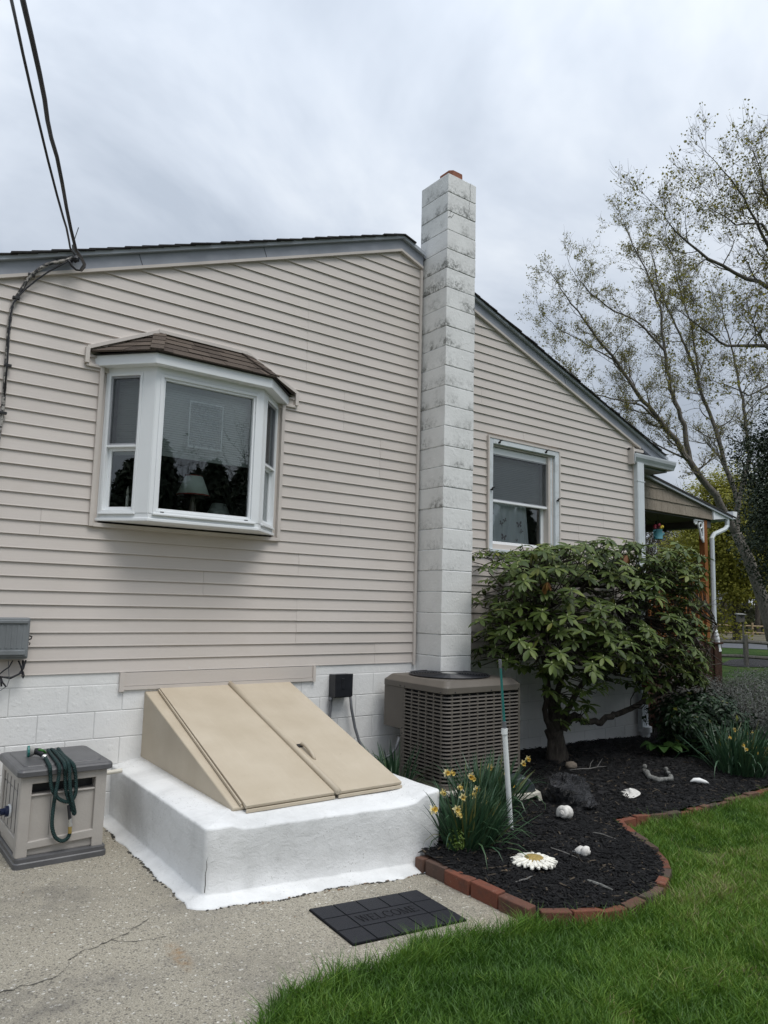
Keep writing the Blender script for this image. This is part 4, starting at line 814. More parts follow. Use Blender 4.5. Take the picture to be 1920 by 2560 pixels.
def bfn(u, v):
    i = min(int(round(u*(len(st)-1))), len(st)-1); j = int(round(v*15)); (x, y), (nx, ny) = st[i]
    g = patio_z(x)-.012 if x < -1.5 else (-.09 if y < -1.5 else -.02); zt = bz((x, y), (nx, ny)); ap = .088 if nx < .3 else .02
    ap *= 1+.25*noise.noise(Vector((x*6, y*6, 2)))+.13*noise.noise(Vector((x*23, y*23, 5)))+.09*noise.noise(Vector((x*57, y*57, 1)))
    if ny < -.3: ap *= 1.25
    ix, iy = min(max(x, -2.728), -1.452), max(y, -1.60); iz = .432+.035*iy/1.6*(.9)
    hump = .012*noise.noise(Vector((x*9, y*9, 9)))
    rows = [(ap, g), (ap*.985, g+.014+hump*.3), (ap*.90, g+.021+hump*.4), (ap*.10, g+.044+hump*.5), (.004, g+.048+hump*.5), (0, g+.055+hump*.5), (0, g+.17), (0, g+.23), (0, zt-.09), (0, zt-.016), (-.002, zt-.006), (-.012, zt)]
    if j < 12: d, z = rows[j]; X, Y, Z = x+nx*d, y+ny*d, z
    else: f = (.25, .6, 1.0, 1.0)[j-12]; ox, oy = x-nx*.022, y-ny*.022; X, Y, Z = ox+(ix-ox)*f, oy+(iy-oy)*f, zt+(iz-zt)*f; Z -= .08 if j == 15 else 0
    q = .0035*noise.noise(Vector((X*4.2, Y*4.2, Z*4.2)))+.0015*noise.noise(Vector((X*15, Y*15, Z*15)))
    if j in (10, 11): q += .0035*noise.noise(Vector((X*11, Y*11, 4)))
    if 0 < j < 15: X += nx*q; Y += ny*q; Z += q*.8
    return (X, Y, Z)
m = MB(); m.grid(bfn, len(st), 16); m.build('concrete_base', MT['stucco'], bulk, smooth=True)
rim = [bfn(i/(len(st)-1), 0.0) for i in range(len(st)-30)]; m = MB(); q_ = random.Random(8)
for i, (x, y, z) in enumerate(rim):                         # grit, moss and leaf bits caught along the foot of the apron
    for _ in range(3):
        if noise.noise(Vector((x*5, y*5, 3)))+q_.uniform(-.35, .35) < .02: continue
        (nx, ny) = st[i][1]; d = q_.uniform(-.002, .011); s_ = q_.uniform(.0025, .0075); m.blob((x+nx*d+q_.uniform(-.012, .012)*abs(ny), y+ny*d+q_.uniform(-.012, .012)*abs(nx), patio_z(x)+.002), s_, 5, 4, .6, 3, i, (q_.uniform(.8, 1.9), q_.uniform(.8, 1.9), .5))
m.build('edge_grit', MT['crack'], bulk, kind='stuff')
V = []; F = []
for k, (x, y, z) in enumerate(((-2.992, -1.885, .055), (-2.990, -1.886, .10), (-2.993, -1.886, .15), (-2.987, -1.888, .19), (-2.990, -1.887, .22), (-2.984, -1.889, .245))):
    w = (.0022, .0024, .0018, .0014, .0009, .0003)[k]; V += [(x-.006-w, y-.006, z), (x-.006+w, y-.008, z+.002)]; F += [(2*k-2, 2*k-1, 2*k+1, 2*k)] if k else []
m = MB(); m.add(V, F); m.build('crack', MT['crack'], bulk)
SY, SZ0, SZ1 = -1.66, .932, .418                          # slope of the doors
sl_ = lambda t_, up=0.0: (SY*t_-up*.295, SZ0+(SZ1-SZ0)*t_+up*.955)
m = MB(); m.prism([(0.0, .36), (-1.60, .36), (-1.655, .395), (-1.66, .416), (0.0, .930)], 'x', -2.738, -1.438); m.build('side_frame', MT['tan'], bulk, bevel=.022, seg=4)
def leaf(x0t, x1t, x0b, x1b, name):
    m = MB(); h = .024; P = []
    for up in (.002, h):
        for t_, a, b in ((1.022, x0b, x1b), (.012, x0t, x1t)):
            y, z = sl_(t_, up); P += [(a, y, z), (b, y, z)] if t_ > .5 else [(b, y, z), (a, y, z)]
    m.hexa(P); y0, z0 = sl_(1.022, .001); y1, z1 = sl_(1.022, -.022); m.hexa([(x0b, y0-.012, z1), (x1b, y0-.012, z1), (x1b, y0, z1), (x0b, y0, z1), (x0b, y0-.012, z0), (x1b, y0-.012, z0), (x1b, y0, z0), (x0b, y0, z0)])
    return m.build(name, MT['tan'], bulk, bevel=.004)
dl = leaf(-2.625, -2.034, -2.672, -2.034, 'door_leaf'); dr = leaf(-2.008, -1.440, -2.008, -1.478, 'door_leaf')
m = MB(); P = [(-2.018,)+sl_(t_, .032) for t_ in (0.0, .3, .7, 1.03)]; m.tube(P, .021, 12); m.build('centre_strip', MT['tan'], bulk, smooth=True)
for xa, xb in ((-2.632, -2.684),): m = MB(); m.bar((xa-.004,)+sl_(.02, .012), (xb-.004,)+sl_(1.0, .012), .010, .018); m.build('hinge_edge', MT['tan'], bulk, bevel=.003)
m = MB(); P = [(-1.945,)+sl_(t_, u_) for t_, u_ in ((.655, .02), (.665, .045), (.69, .056), (.73, .052), (.765, .034), (.78, .018))]; m.tube(P, [.012, .014, .014, .014, .013, .010], 8); m.build('handle', MT['tan'], dr, smooth=True)
m = MB(); y, z = sl_(.662, .026); m.hexa([(-1.975, y-.02, z-.004), (-1.945, y-.02, z-.004), (-1.945, y+.02, z+.008), (-1.975, y+.02, z+.008), (-1.975, y-.02, z), (-1.945, y-.02, z), (-1.945, y+.02, z+.012), (-1.975, y+.02, z+.012)]); m.build('keyhole', MT['black_plastic'], dr)

# ------------------------------------------------------------------ door mat
matt = thing('doormat', 'black rubber mat with stamped squares and the word WELCOME on the concrete', 'doormat', (-2.18, -2.48, -.05))
mq = [np.array(p) for p in ((-2.535, -2.235), (-1.79, -2.262), (-1.83, -2.745), (-2.575, -2.72))]
def mp(u, v, z): p = (mq[3]*(1-u)+mq[2]*u)*(1-v)+(mq[0]*(1-u)+mq[1]*u)*v; return (p[0], p[1], patio_z(p[0])+z)
def mbox(m, u0, u1, v0, v1, z0, z1): return m.hexa([mp(u0, v0, z0), mp(u1, v0, z0), mp(u1, v1, z0), mp(u0, v1, z0), mp(u0, v0, z1), mp(u1, v0, z1), mp(u1, v1, z1), mp(u0, v1, z1)])
m = MB(); mbox(m, 0, 1, 0, 1, .002, .010); m.build('mat_base', MT['rubber_dark'], matt, bevel=.002)
g_ = .006
for r_, cols in enumerate(((0, .2, .4, .6, .8, 1.0), (0, .2, .8, 1.0), (0, .2, .4, .6, .8, 1.0))):
    v0, v1 = r_/3, (r_+1)/3
    for a, b in zip(cols, cols[1:]): m = MB(); mbox(m, a+g_, b-g_, v0+g_*1.6, v1-g_*1.6, .009, .014); m.build('square' if b-a < .3 else 'word_panel', MT['rubber'], matt, bevel=.0015)
m = MB()                                                  # serif capitals built from strokes
def stroke(x0, y0, x1, y1, w): d = np.array([x1-x0, y1-y0]); d = d/np.linalg.norm(d); nx, ny = -d[1]*w/2, d[0]*w/2; V = [mp(.2+.6*(px/7.6), 1/3+(1/3)*(.26+.48*py), .0152) for px, py in ((x0-nx, y0-ny), (x1-nx, y1-ny), (x1+nx, y1+ny), (x0+nx, y0+ny))]; m.add(V, [(0, 1, 2, 3)])
def serif(x, y, w=.3): stroke(x-w/2, y, x+w/2, y, .07)
x = .55
for ch in 'WELCOME':
    if ch == 'W':
        for a, b, w in (((0, 1), (.25, 0), .14), ((.25, 0), (.5, 1), .06), ((.5, 1), (.75, 0), .14), ((.75, 0), (1, 1), .06)): stroke(x+a[0]*.95, a[1], x+b[0]*.95, b[1], w)
        serif(x, 1); serif(x+.475, 1); serif(x+.95, 1); x += 1.12
    elif ch == 'E':
        stroke(x+.1, 0, x+.1, 1, .15); stroke(x, .965, x+.62, .965, .07); stroke(x, .035, x+.66, .035, .07); stroke(x+.1, .52, x+.48, .52, .06); stroke(x+.62, .78, x+.62, 1, .05); stroke(x+.66, 0, x+.66, .25, .05); stroke(x+.48, .42, x+.48, .62, .05); x += .86
    elif ch == 'L': stroke(x+.1, 0, x+.1, 1, .15); serif(x+.1, .965); stroke(x, .035, x+.62, .035, .07); stroke(x+.62, 0, x+.62, .28, .05); x += .82
    elif ch in 'CO':
        R0 = [(x+.42+.40*math.cos(a), .5+.48*math.sin(a)) for a in ([.7+k*(4.9/12) for k in range(13)] if ch == 'C' else [k*.5236 for k in range(13)])]
        for i_, (p, q) in enumerate(zip(R0, R0[1:])): stroke(*p, *q, .06+.09*abs((p[0]+q[0])/2-x-.42)/.4)
        if ch == 'C': stroke(x+.74, .74, x+.74, .98, .06)
        x += .98 if ch == 'O' else .92
    elif ch == 'M': stroke(x+.08, 0, x+.14, 1, .06); stroke(x+.14, 1, x+.50, 0, .14); stroke(x+.50, 0, x+.86, 1, .06); stroke(x+.86, 1, x+.92, 0, .15); serif(x+.08, .03); serif(x+.92, .03, .34); serif(x+.12, .97, .24); serif(x+.88, .97, .24); x += 1.16
m.build('lettering', MT['rubber_dark'], matt)

# ------------------------------------------------------------------ air-conditioning condenser
acx0, acx1, acy0, acy1 = -.45, .47, -1.0, -.12
ac = thing('air_conditioner', 'taupe outdoor condenser with louvred sides and a round fan guard on top', 'air conditioner', (0, -.56, .03))
m = MB(); m.box(acx0-.06, acx1+.08, acy0-.06, acy1+.04, .0, .085); m.build('pad', MT['cream'], ac, bevel=.008)
m = MB(); m.prism([(acx0+.03, acy0+.03), (acx1-.03, acy0+.03), (acx1-.03, acy1-.01), (-.2, acy1-.01), (-.2, -.405), (acx0+.03, -.405)], 'z', .085, .90); m.build('coil', MT['ac_dark'], ac)
path = [(acx0, -.40), (acx0, -.93)]+[(acx0+.07-.07*math.cos(a), acy0+.07-.07*math.sin(a)) for a in (.26, .52, .785, 1.05, 1.31)]+[(-.38, acy0), (acx1, acy0)]
def sweep(m, path, z0, z1, th, lip=0.0):
    V = []; n = len(path)
    for i in range(n):
        a, b = path[max(i-1, 0)], path[min(i+1, n-1)]; d = (b[0]-a[0], b[1]-a[1]); l = math.hypot(*d); nx, ny = d[1]/l, -d[0]/l
        if nx*(path[i][0]-0)+ny*(path[i][1]+.56) < 0: nx, ny = -nx, -ny
        x, y = path[i]; V += [(x+nx*lip, y+ny*lip, z0), (x+nx*lip*.2, y+ny*lip*.2, z1), (x-nx*th, y-ny*th, z1), (x-nx*th, y-ny*th, z0)]
    F = [(4*i+j, 4*i+(j+1) % 4, 4*i+4+(j+1) % 4, 4*i+4+j) for i in range(n-1) for j in range(4)]+[(3, 2, 1, 0), (4*n-4, 4*n-3, 4*n-2, 4*n-1)]
    m.add(V, F)
m = MB(); zz = .125
while zz < .885: sweep(m, path, zz, zz+.0125, .012, .006); zz += .0318
SEG = [math.hypot(path[i+1][0]-path[i][0], path[i+1][1]-path[i][1]) for i in range(len(path)-1)]; TOT = sum(SEG)
def along(s):
    for i, l in enumerate(SEG):
        if s <= l or i == len(SEG)-1: f = s/l; a, b = path[i], path[i+1]; return (a[0]+(b[0]-a[0])*f, a[1]+(b[1]-a[1])*f), ((b[0]-a[0])/l, (b[1]-a[1])/l)
        s -= l
s_ = .03
while s_ < TOT-.04:
    (x, y), (tx, ty) = along(s_); w = .0085; nx, ny = ty, -tx
    if nx*x+ny*(y+.56) < 0: nx, ny = -nx, -ny
    q = lambda k, d, z: (x+tx*k+nx*d, y+ty*k+ny*d, z); m.hexa([q(-w, .003, .12), q(w, .003, .12), q(w, -.012, .12), q(-w, -.012, .12), q(-w, .003, .885), q(w, .003, .885), q(w, -.012, .885), q(-w, -.012, .885)]); s_ += .102
m.build('louvre_grille', MT['ac'], ac, kind='stuff')
m = MB(); m.box(acx0-.004, acx0+.012, -.425, -.375, .085, .90); m.box(acx1-.022, acx1+.006, acy0-.006, acy0+.02, .085, .90); m.box(acx1, acx1+.012, acy0, acy1, .085, .90); sweep(m, path, .085, .123, .012, .008); m.box(acx0, -.2, -.40, -.388, .085, .90); m.build('corner_post', MT['ac'], ac, bevel=.003)
m = MB(); m.box(acx0-.006, -.21, -.412, acy1, .515, .898); m.build('control_box', MT['ac'], ac, bevel=.008)
def rrect(x0, x1, y0, y1, r, z, k=5):
    P = []
    for cx_, cy_, a0 in ((x1-r, y1-r, 0), (x0+r, y1-r, 1), (x0+r, y0+r, 2), (x1-r, y0+r, 3)):
        for i in range(k+1): a = (a0+i/k)*math.pi/2; P.append((cx_+r*math.cos(a), cy_+r*math.sin(a), z))
    return P
def stack(m, loops, cap=True):
    k = len(loops[0]); b = [p for l in loops for p in l]; F = [(i*k+j, i*k+(j+1) % k, (i+1)*k+(j+1) % k, (i+1)*k+j) for i in range(len(loops)-1) for j in range(k)]
    if cap: F += [tuple((len(loops)-1)*k+j for j in range(k)), tuple(range(k-1, -1, -1))]
    m.add(b, F)
m = MB(); e_ = .018; stack(m, [rrect(acx0-e_+i_, acx1+e_-i_, acy0-e_+i_, acy1+e_-i_, r_, z) for i_, r_, z in ((.004, .05, .893), (0, .05, .897), (0, .05, .945), (.005, .05, .952), (.048, .05, .995), (.060, .05, 1.0))]); m.build('lid', MT['ac'], ac)
fc = (-.015, -.555)
m = MB(); m.lathe([(.365, 1.001), (.365, 1.0025)], (*fc, 0), 48); m.build('fan_well', MT['ac_dark'], ac)
m = MB()
for k in range(12): r_ = .375-.026*k; h_ = 1.010+.012*(1-(r_/.375)**2); m.tube([(fc[0]+r_*math.cos(a*math.pi/18), fc[1]+r_*math.sin(a*math.pi/18), h_) for a in range(37)], .0048 if k else .010, 5, False)
for k in range(8): a = k*math.pi/4+.2; m.tube([(fc[0]+.375*math.cos(a), fc[1]+.375*math.sin(a), 1.006), (fc[0]+.2*math.cos(a), fc[1]+.2*math.sin(a), 1.014), (fc[0]+.07*math.cos(a), fc[1]+.07*math.sin(a), 1.018)], .004, 5)
m.build('fan_guard', MT['black_plastic'], ac); m = MB(); m.lathe([(.09, 1.010), (.09, 1.020), (.05, 1.028), (.01, 1.030)], (*fc, 0), 18); m.build('fan_hub', MT['silver'], ac)
for x, y, z in ((acx0-.02, -.45, .91), (acx0-.02, -.38, .91), (acx0-.02, -.95, .908), (-.36, acy0-.02, .908), (.08, acy0-.02, .908), (.44, acy0-.02, .908), (acx0-.006, -.40, .53), (acx0-.006, -.40, .48), (acx0-.006, -.385, .46)):
    m = MB(); m.blob((x, y, z), .006, 6, 5, 0); m.build('screw', MT['black_plastic'], ac)

# ------------------------------------------------------------------ electrical disconnect and its conduits
k6 = lambda x, y: (700+x/3.318, 1650+y/3.318)
eb = thing('electrical_box', 'small black disconnect box with grey conduits on the white block wall', 'electrical box', (-.92, -.02, .78))
m = MB(); m.box(-1.018, -.832, -.115, -.01, .792, 1.0); m.build('enclosure', MT['black_plastic'], eb, bevel=.005); m = MB(); m.box(-1.022, -.828, -.128, -.114, .80, 1.006); m.box(-.955, -.925, -.134, -.126, .87, .97); m.build('cover', MT['black_plastic'], eb, bevel=.004)
m = MB(); m.tube([at_y(*k6(*q), -.05) for q in ((452, 285), (432, 300), (424, 330), (412, 470))]+[(-1.075, -.05, .2)], .014, 8); m.lathe([(.02, .76), (.02, .79)], (-1.02, -.05, 0), 8); m.build('conduit', MT['galv'], eb, smooth=True)
P = [at_y(*k6(*q), y) for q, y in (((585, 300), -.07), ((592, 400), -.07), ((622, 560), -.08), ((655, 670), -.11), ((700, 745), -.16), ((750, 795), -.22), ((800, 825), -.28), ((860, 820), -.33), ((920, 785), -.36), ((965, 720), -.385), ((988, 640), -.39))]
m = MB(); m.tube(P, .0135, 8); m.build('flexible_conduit', MT['galv'], eb, smooth=True)

# ------------------------------------------------------------------ grey utility box and cables at the left edge
ub = thing('utility_box', 'grey ribbed utility box with loose black cables mounted low on the siding', 'utility box', (-3.8, -.02, 1.2))
m = MB(); m.box(-3.99, -3.627, -.10, -.02, 1.205, 1.495); m.build('enclosure', MT['grey_plastic'], ub, bevel=.012)
m = MB(); m.box(-3.98, -3.637, -.116, -.098, 1.222, 1.478); m.box(-3.98, -3.648, -.128, -.112, 1.455, 1.477); m.box(-3.98, -3.652, -.130, -.112, 1.235, 1.268); m.build('lid', MT['grey_plastic'], ub, bevel=.004)
for k in range(9): m = MB(); m.box(-3.965+.036*k, -3.950+.036*k, -.119, -.114, 1.28, 1.445); m.build('rib', MT['grey_plastic'], ub, bevel=.002)
m = MB(); m.tube([(-3.632, -.07, 1.335), (-3.610, -.07, 1.345), (-3.606, -.07, 1.36), (-3.632, -.07, 1.368)], .006, 6); m.tube([(-3.632, -.075, 1.32), (-3.615, -.075, 1.315), (-3.62, -.075, 1.30)], .004, 6); m.build('hasp', MT['iron'], ub)
ku = lambda x, y: (x/8.508, 1500+y/8.508)
for pts, r_ in ((((270, 1290), (190, 1430), (80, 1500), (0, 1570)), .005), (((490, 1280), (470, 1480), (400, 1580), (220, 1670), (60, 1640), (-60, 1620)), .006), (((550, 1280), (500, 1450), (440, 1560), (230, 1650), (30, 1640)), .006), (((390, 1290), (440, 1400), (470, 1500)), .006), (((500, 1290), (475, 1500), (470, 1620), (490, 1665), (510, 1610), (490, 1520)), .005), (((-10, 1620), (20, 1720), (30, 1840)), .007), (((20, 1660), (60, 1760), (130, 1850)), .006), (((180, 1300), (185, 1500), (195, 1700), (150, 1830), (0, 1930)), .0025)):
    m = MB(); m.tube([at_y(*ku(*q), -.06-.012*i_ % .03) for i_, q in enumerate(pts)], r_, 6); m.build('cable', MT['cable'] if r_ > .003 else MT['galv'], ub, smooth=True)

# ------------------------------------------------------------------ service cable down the wall, overhead drop
kp = lambda x, y: (x/3.318, 550+y/3.318)
sc2 = thing('service_cable', 'worn black service cable strapped in a curve down the left of the wall', 'cable', (-3.93, -.03, 3.4))
m = MB(); P = [at_y(*kp(*q), y) for q, y in (((600, 315), -.09), ((545, 335), -.08), ((490, 345), -.075), ((400, 365), -.07), ((335, 400), -.065), ((275, 445), -.055), ((225, 500), -.04), ((170, 590), -.036), ((125, 660), -.034), ((95, 740), -.034), ((78, 860), -.034), ((68, 980), -.034), ((55, 1150), -.034), ((42, 1330), -.034), ((30, 1500), -.034), ((16, 1640), -.034))]+[(-3.95, -.034, 2.5), (-3.96, -.05, 1.47)]
m.tube(P, .013, 8); m.build('conduit', MT['conduit'], sc2, smooth=True)
m = MB(); P = [at_y(*kp(*q), y) for q, y in (((615, 318), -.10), ((520, 365), -.085), ((400, 430), -.07), ((300, 500), -.05), ((215, 570), -.045), ((165, 620), -.05), ((110, 690), -.052), ((85, 800), -.052), ((72, 950), -.052), ((60, 1200), -.052), ((36, 1450), -.052))]
m.tube(P, .006, 6); m.build('cable', MT['cable'], sc2, smooth=True)
for q in ((135, 645), (65, 1205), (25, 1600), (262, 455), (490, 345)):
    p = at_y(*kp(*q), -.045); m = MB(); m.box(p[0]-.024, p[0]+.024, p[1]-.012, p[1]+.02, p[2]-.008, p[2]+.008); m.build('clip', MT['iron'], sc2)
far1, far2 = np.array((-7.6, -13.5, 9.3)), np.array((-8.4, -13.0, 9.6))
anchor = at_y(*kp(618, 300), -.12)
def drop(name, label, pix, r_):
    # the span rises from the rake over the yard towards its pole behind the camera
    P = [at_d(*q) for q in pix]; o = thing(name, label, 'overhead cable', tuple(P[0]), 'cables of the overhead service drop'); m = MB(); m.tube(P, r_, 8); m.build('wire', MT['cable'], o, smooth=True)
ks = lambda x, y: (x/3.16, y/3.16)
def spanpix(L, d0, d1): n = len(L); return [(*ks(*q), d0+(d1-d0)*(i_/(n-1))) for i_, q in enumerate(L)]
D0 = float((np.array(anchor)-CAMP)@CR[2])
drop('overhead_cable', 'thick black overhead cable, the right one of the pair running up from the roof edge', spanpix([(640, 2040), (665, 2085), (640, 2140), (600, 2130), (560, 2090), (545, 2060)], D0-.05, D0-.02)[::-1][:0]+spanpix([(640, 2130), (668, 2090), (640, 2030), (600, 1975), (560, 1810), (525, 1640), (508, 1540), (490, 1440), (450, 1240), (405, 1090), (375, 950), (352, 780), (310, 570), (250, 300), (180, 0), (140, -170), (60, -480)], D0-.1, D0-3.4), .011)
drop('overhead_cable', 'thin black overhead cable, the left one of the pair running up from the roof edge', spanpix([(590, 2010), (555, 1960), (545, 1900), (525, 1800), (500, 1720), (450, 1540), (380, 1270), (310, 980), (250, 730), (180, 420), (125, 160), (90, 0), (60, -150), (0, -430)], D0-.08, D0-3.3), .007)
ah = thing('cable_anchor', 'dark wedge clamp holding the overhead cables to the rake board', 'cable clamp', tuple(anchor))
m = MB(); a_ = np.array(anchor); m.bar(a_+(-.012, -.01, .085), a_+(.012, .02, -.01), .030, .022); m.tube([a_+(-.02, 0, .07), a_+(-.012, -.03, .14), a_+(-.005, -.08, .20)], .004, 5); m.build('wedge', MT['galv'], ah, bevel=.003); m = MB(); m.blob(a_+(.012, 0, -.02), .026, 10, 7, .3, 3, 2); m.tube([a_+(.02, -.01, -.0), a_+(.045, -.02, -.01)], .006, 5); m.tube([a_+(.0, .02, -.01), a_+(.0, .13, -.02)], .010, 6); m.build('tape_wrap', MT['cable'], ah)
m = MB(); m.tube([at_y(*kp(*q), -.12) for q in ((640, 270), (690, 345), (702, 390), (675, 420), (630, 412), (595, 380), (580, 350), (560, 335))], .009, 6); m.build('drip_loop', MT['cable'], ah, smooth=True)

# ------------------------------------------------------------------ hose reel box with the hose on it
kh = lambda x, y: (x/5.184, 1830+y/5.184)
rb = thing('hose_reel_box', 'greige resin hose reel box with dark grey lid and base on the patio', 'hose reel', (-3.49, -.5, 0))
m = MB(); stack(m, [rrect(-3.758, -3.205, -.822, -.185, .03, 0.0), rrect(-3.758, -3.205, -.822, -.185, .03, .03), rrect(-3.752, -3.211, -.816, -.19, .03, .036), rrect(-3.752, -3.211, -.816, -.19, .03, .058), rrect(-3.74, -3.22, -.80, -.2, .03, .064)]); m.build('base', MT['reel_lid'], rb)
m = MB(); m.box(-3.738, -3.238, -.782, -.205, .06, .425); m.box(-3.738, -3.238, -.70, -.205, .425, .55); body = m.build('body', MT['reel_body'], rb, bevel=.012, seg=3)
m = MB(); m.box(-3.746, -3.682, -.802, -.745, .06, .55); m.box(-3.302, -3.232, -.802, -.745, .06, .55); m.box(-3.69, -3.295, -.802, -.70, .493, .55)
m.hexa([(-3.69, -.802, .105), (-3.295, -.802, .118), (-3.295, -.76, .118), (-3.69, -.76, .105), (-3.69, -.802, .150), (-3.295, -.802, .172), (-3.295, -.76, .172), (-3.69, -.76, .150)])
m.box(-3.69, -3.295, -.794, -.77, .416, .428); m.build('front_frame', MT['reel_body'], rb, bevel=.010, seg=3)
m = MB(); m.box(-3.75, -3.735, -.80, -.735, .06, .55); m.box(-3.75, -3.735, -.27, -.205, .06, .55); m.box(-3.75, -3.735, -.74, -.26, .49, .55); m.box(-3.75, -3.735, -.74, -.26, .10, .17); m.build('side_frame', MT['reel_body'], rb, bevel=.008)
for k in range(4): m = MB(); m.box(-3.7405, -3.7375, -.68+.11*k, -.672+.11*k, .18, .48); m.build('groove', MT['reel_lid'], rb)
for x in (-3.565, -3.43): m = MB(); m.box(x, x+.0022, -.7835, -.781, .172, .41); m.build('groove', MT['reel_lid'], rb)
m = MB(); m.box(-3.684, -3.30, -.72, -.695, .43, .492); m.build('reel_opening', MT['black_plastic'], rb)
m = MB(); stack(m, [rrect(-3.775, -3.200, -.830, -.17, .035, z) if i_ == 0 else rrect(-3.775+i_, -3.200-i_, -.830+i_, -.17-i_, .035, z) for i_, z in ((.004, .542), (0, .546), (0, .572), (.006, .582), (.018, .587))]); m.build('lid', MT['reel_lid'], rb)
m = MB(); stack(m, [rrect(-3.725+i_, -3.25-i_, -.74+i_, -.23-i_, .03, z) for i_, z in ((0, .586), (.004, .592), (.010, .594))]); m.build('lid_panel', MT['reel_lid'], rb)
m = MB(); m.tube([(-3.235, -.60, .466), (-3.19, -.60, .466)], .026, 12); m.tube([(-3.19, -.60, .466), (-3.07, -.60, .472)], .015, 10); m.build('crank_handle', MT['cream'], rb, smooth=False)
m = MB(); m.lathe([(.042, -.004), (.042, .006), (.034, .010)], (-3.745, -.50, .275), 20, 'x'); m.build('hub_plate', MT['white_vinyl'], rb); m = MB(); m.tube([(-3.745, -.50, .275), (-3.77, -.50, .275)], .034, 14); m.tube([(-3.77, -.50, .275), (-3.80, -.505, .275)], .022, 10); m.build('inlet_collar', MT['blue_plastic'], rb); m = MB(); m.tube([(-3.80, -.505, .275), (-3.90, -.52, .272), (-4.1, -.5, .22), (-4.3, -.3, .05)], .012, 8); m.build('supply_hose', MT['cable'], rb, smooth=True)
gh = thing('garden_hose', 'dark green expanding hose looped over the reel box lid with a spray nozzle', 'garden hose', (-3.5, -.7, .59))
def hose(pts, r_=.0112):
    P = []
    for x, y, on_ in pts:
        P.append(at_z(*kh(x, y), .604) if on_ == 'l' else (at_y(*kh(x, y), -.838) if on_ == 'e' else at_y(*kh(x, y), -.826 if on_ == 'h' else -.848)))
    P = [np.array(p) for p in P]; Q = []                      # Catmull-Rom through the points
    for i in range(len(P)-1):
        p0, p1, p2, p3 = P[max(i-1, 0)], P[i], P[i+1], P[min(i+2, len(P)-1)]
        for k in range(8): f = k/8; Q.append(.5*((2*p1)+(p2-p0)*f+(2*p0-5*p1+4*p2-p3)*f*f+(3*p1-p0-3*p2+p3)*f**3))
    Q.append(P[-1]); m = MB(); rs_ = [r_*(1+(.10 if i % 2 else -.06)) for i in range(len(Q))]; m.tube(Q, rs_, 10); return m.build('hose_loop', MT['hose'], gh, smooth=True)
hose([(585, 335, 'l'), (620, 395, 'l'), (648, 455, 'e'), (652, 560, 'h'), (662, 690, 'h'), (700, 790, 'h'), (770, 870, 'h'), (870, 905, 'h'), (945, 870, 'h'), (983, 770, 'h'), (982, 610, 'h'), (962, 450, 'e'), (915, 385, 'l'), (820, 300, 'l'), (752, 215, 'l')])
hose([(620, 232, 'l'), (690, 330, 'l'), (765, 440, 'e'), (765, 560, 'H'), (738, 700, 'H'), (715, 830, 'H'), (698, 930, 'h'), (680, 1080, 'h'), (676, 1230, 'h'), (715, 1360, 'h'), (800, 1412, 'h'), (875, 1375, 'h'), (905, 1310, 'h')])
hose([(690, 240, 'l'), (760, 315, 'l'), (838, 420, 'e'), (845, 560, 'h'), (850, 700, 'h'), (872, 830, 'h'), (915, 930, 'h'), (955, 1050, 'h'), (968, 1040, 'h'), (945, 920, 'H'), (915, 790, 'H'), (903, 620, 'H'), (898, 470, 'e'), (870, 390, 'l'), (770, 280, 'l'), (660, 225, 'l')])
def seg(a, b, r_, mat, name, Y=-.83): m = MB(); m.tube([at_y(*kh(*a), Y), at_y(*kh(*b), Y)], r_, 12); m.build(name, mat, gh)
seg((888, 950), (905, 1130), .0095, MT['black_plastic'], 'sleeve'); seg((908, 1120), (908, 1190), .010, MT['silver'], 'ferrule'); seg((908, 1185), (907, 1220), .0135, MT['silver'], 'swivel_nut'); seg((907, 1220), (906, 1310), .0115, MT['brass'], 'brass_fitting')
nz = lambda x, y, z=.635: np.array(at_z(*kh(x, y), z))
m = MB(); m.tube([nz(460, 250), nz(400, 250), nz(378, 252)], [.020, .035, .036], 16); m.build('nozzle_head', MT['nozzle_grey'], gh, smooth=True); m = MB(); m.tube([nz(380, 252), nz(352, 254)], [.0385, .037], 12); m.build('dial', MT['green_plastic'] if False else MT['teal'], gh)
m = MB(); m.tube([nz(465, 250), nz(510, 255), nz(545, 280, .625), nz(575, 315, .615)], [.022, .023, .021, .018], 12); m.build('nozzle_grip', MT['black_plastic'], gh, smooth=True); m = MB(); m.tube([nz(500, 228, .66), nz(560, 240, .655), nz(590, 270, .635)], .008, 8); m.build('trigger', MT['green_plastic'], gh); m = MB(); m.tube([nz(555, 305, .618), nz(590, 330, .606)], .020, 14); m.build('connector', MT['silver'], gh)

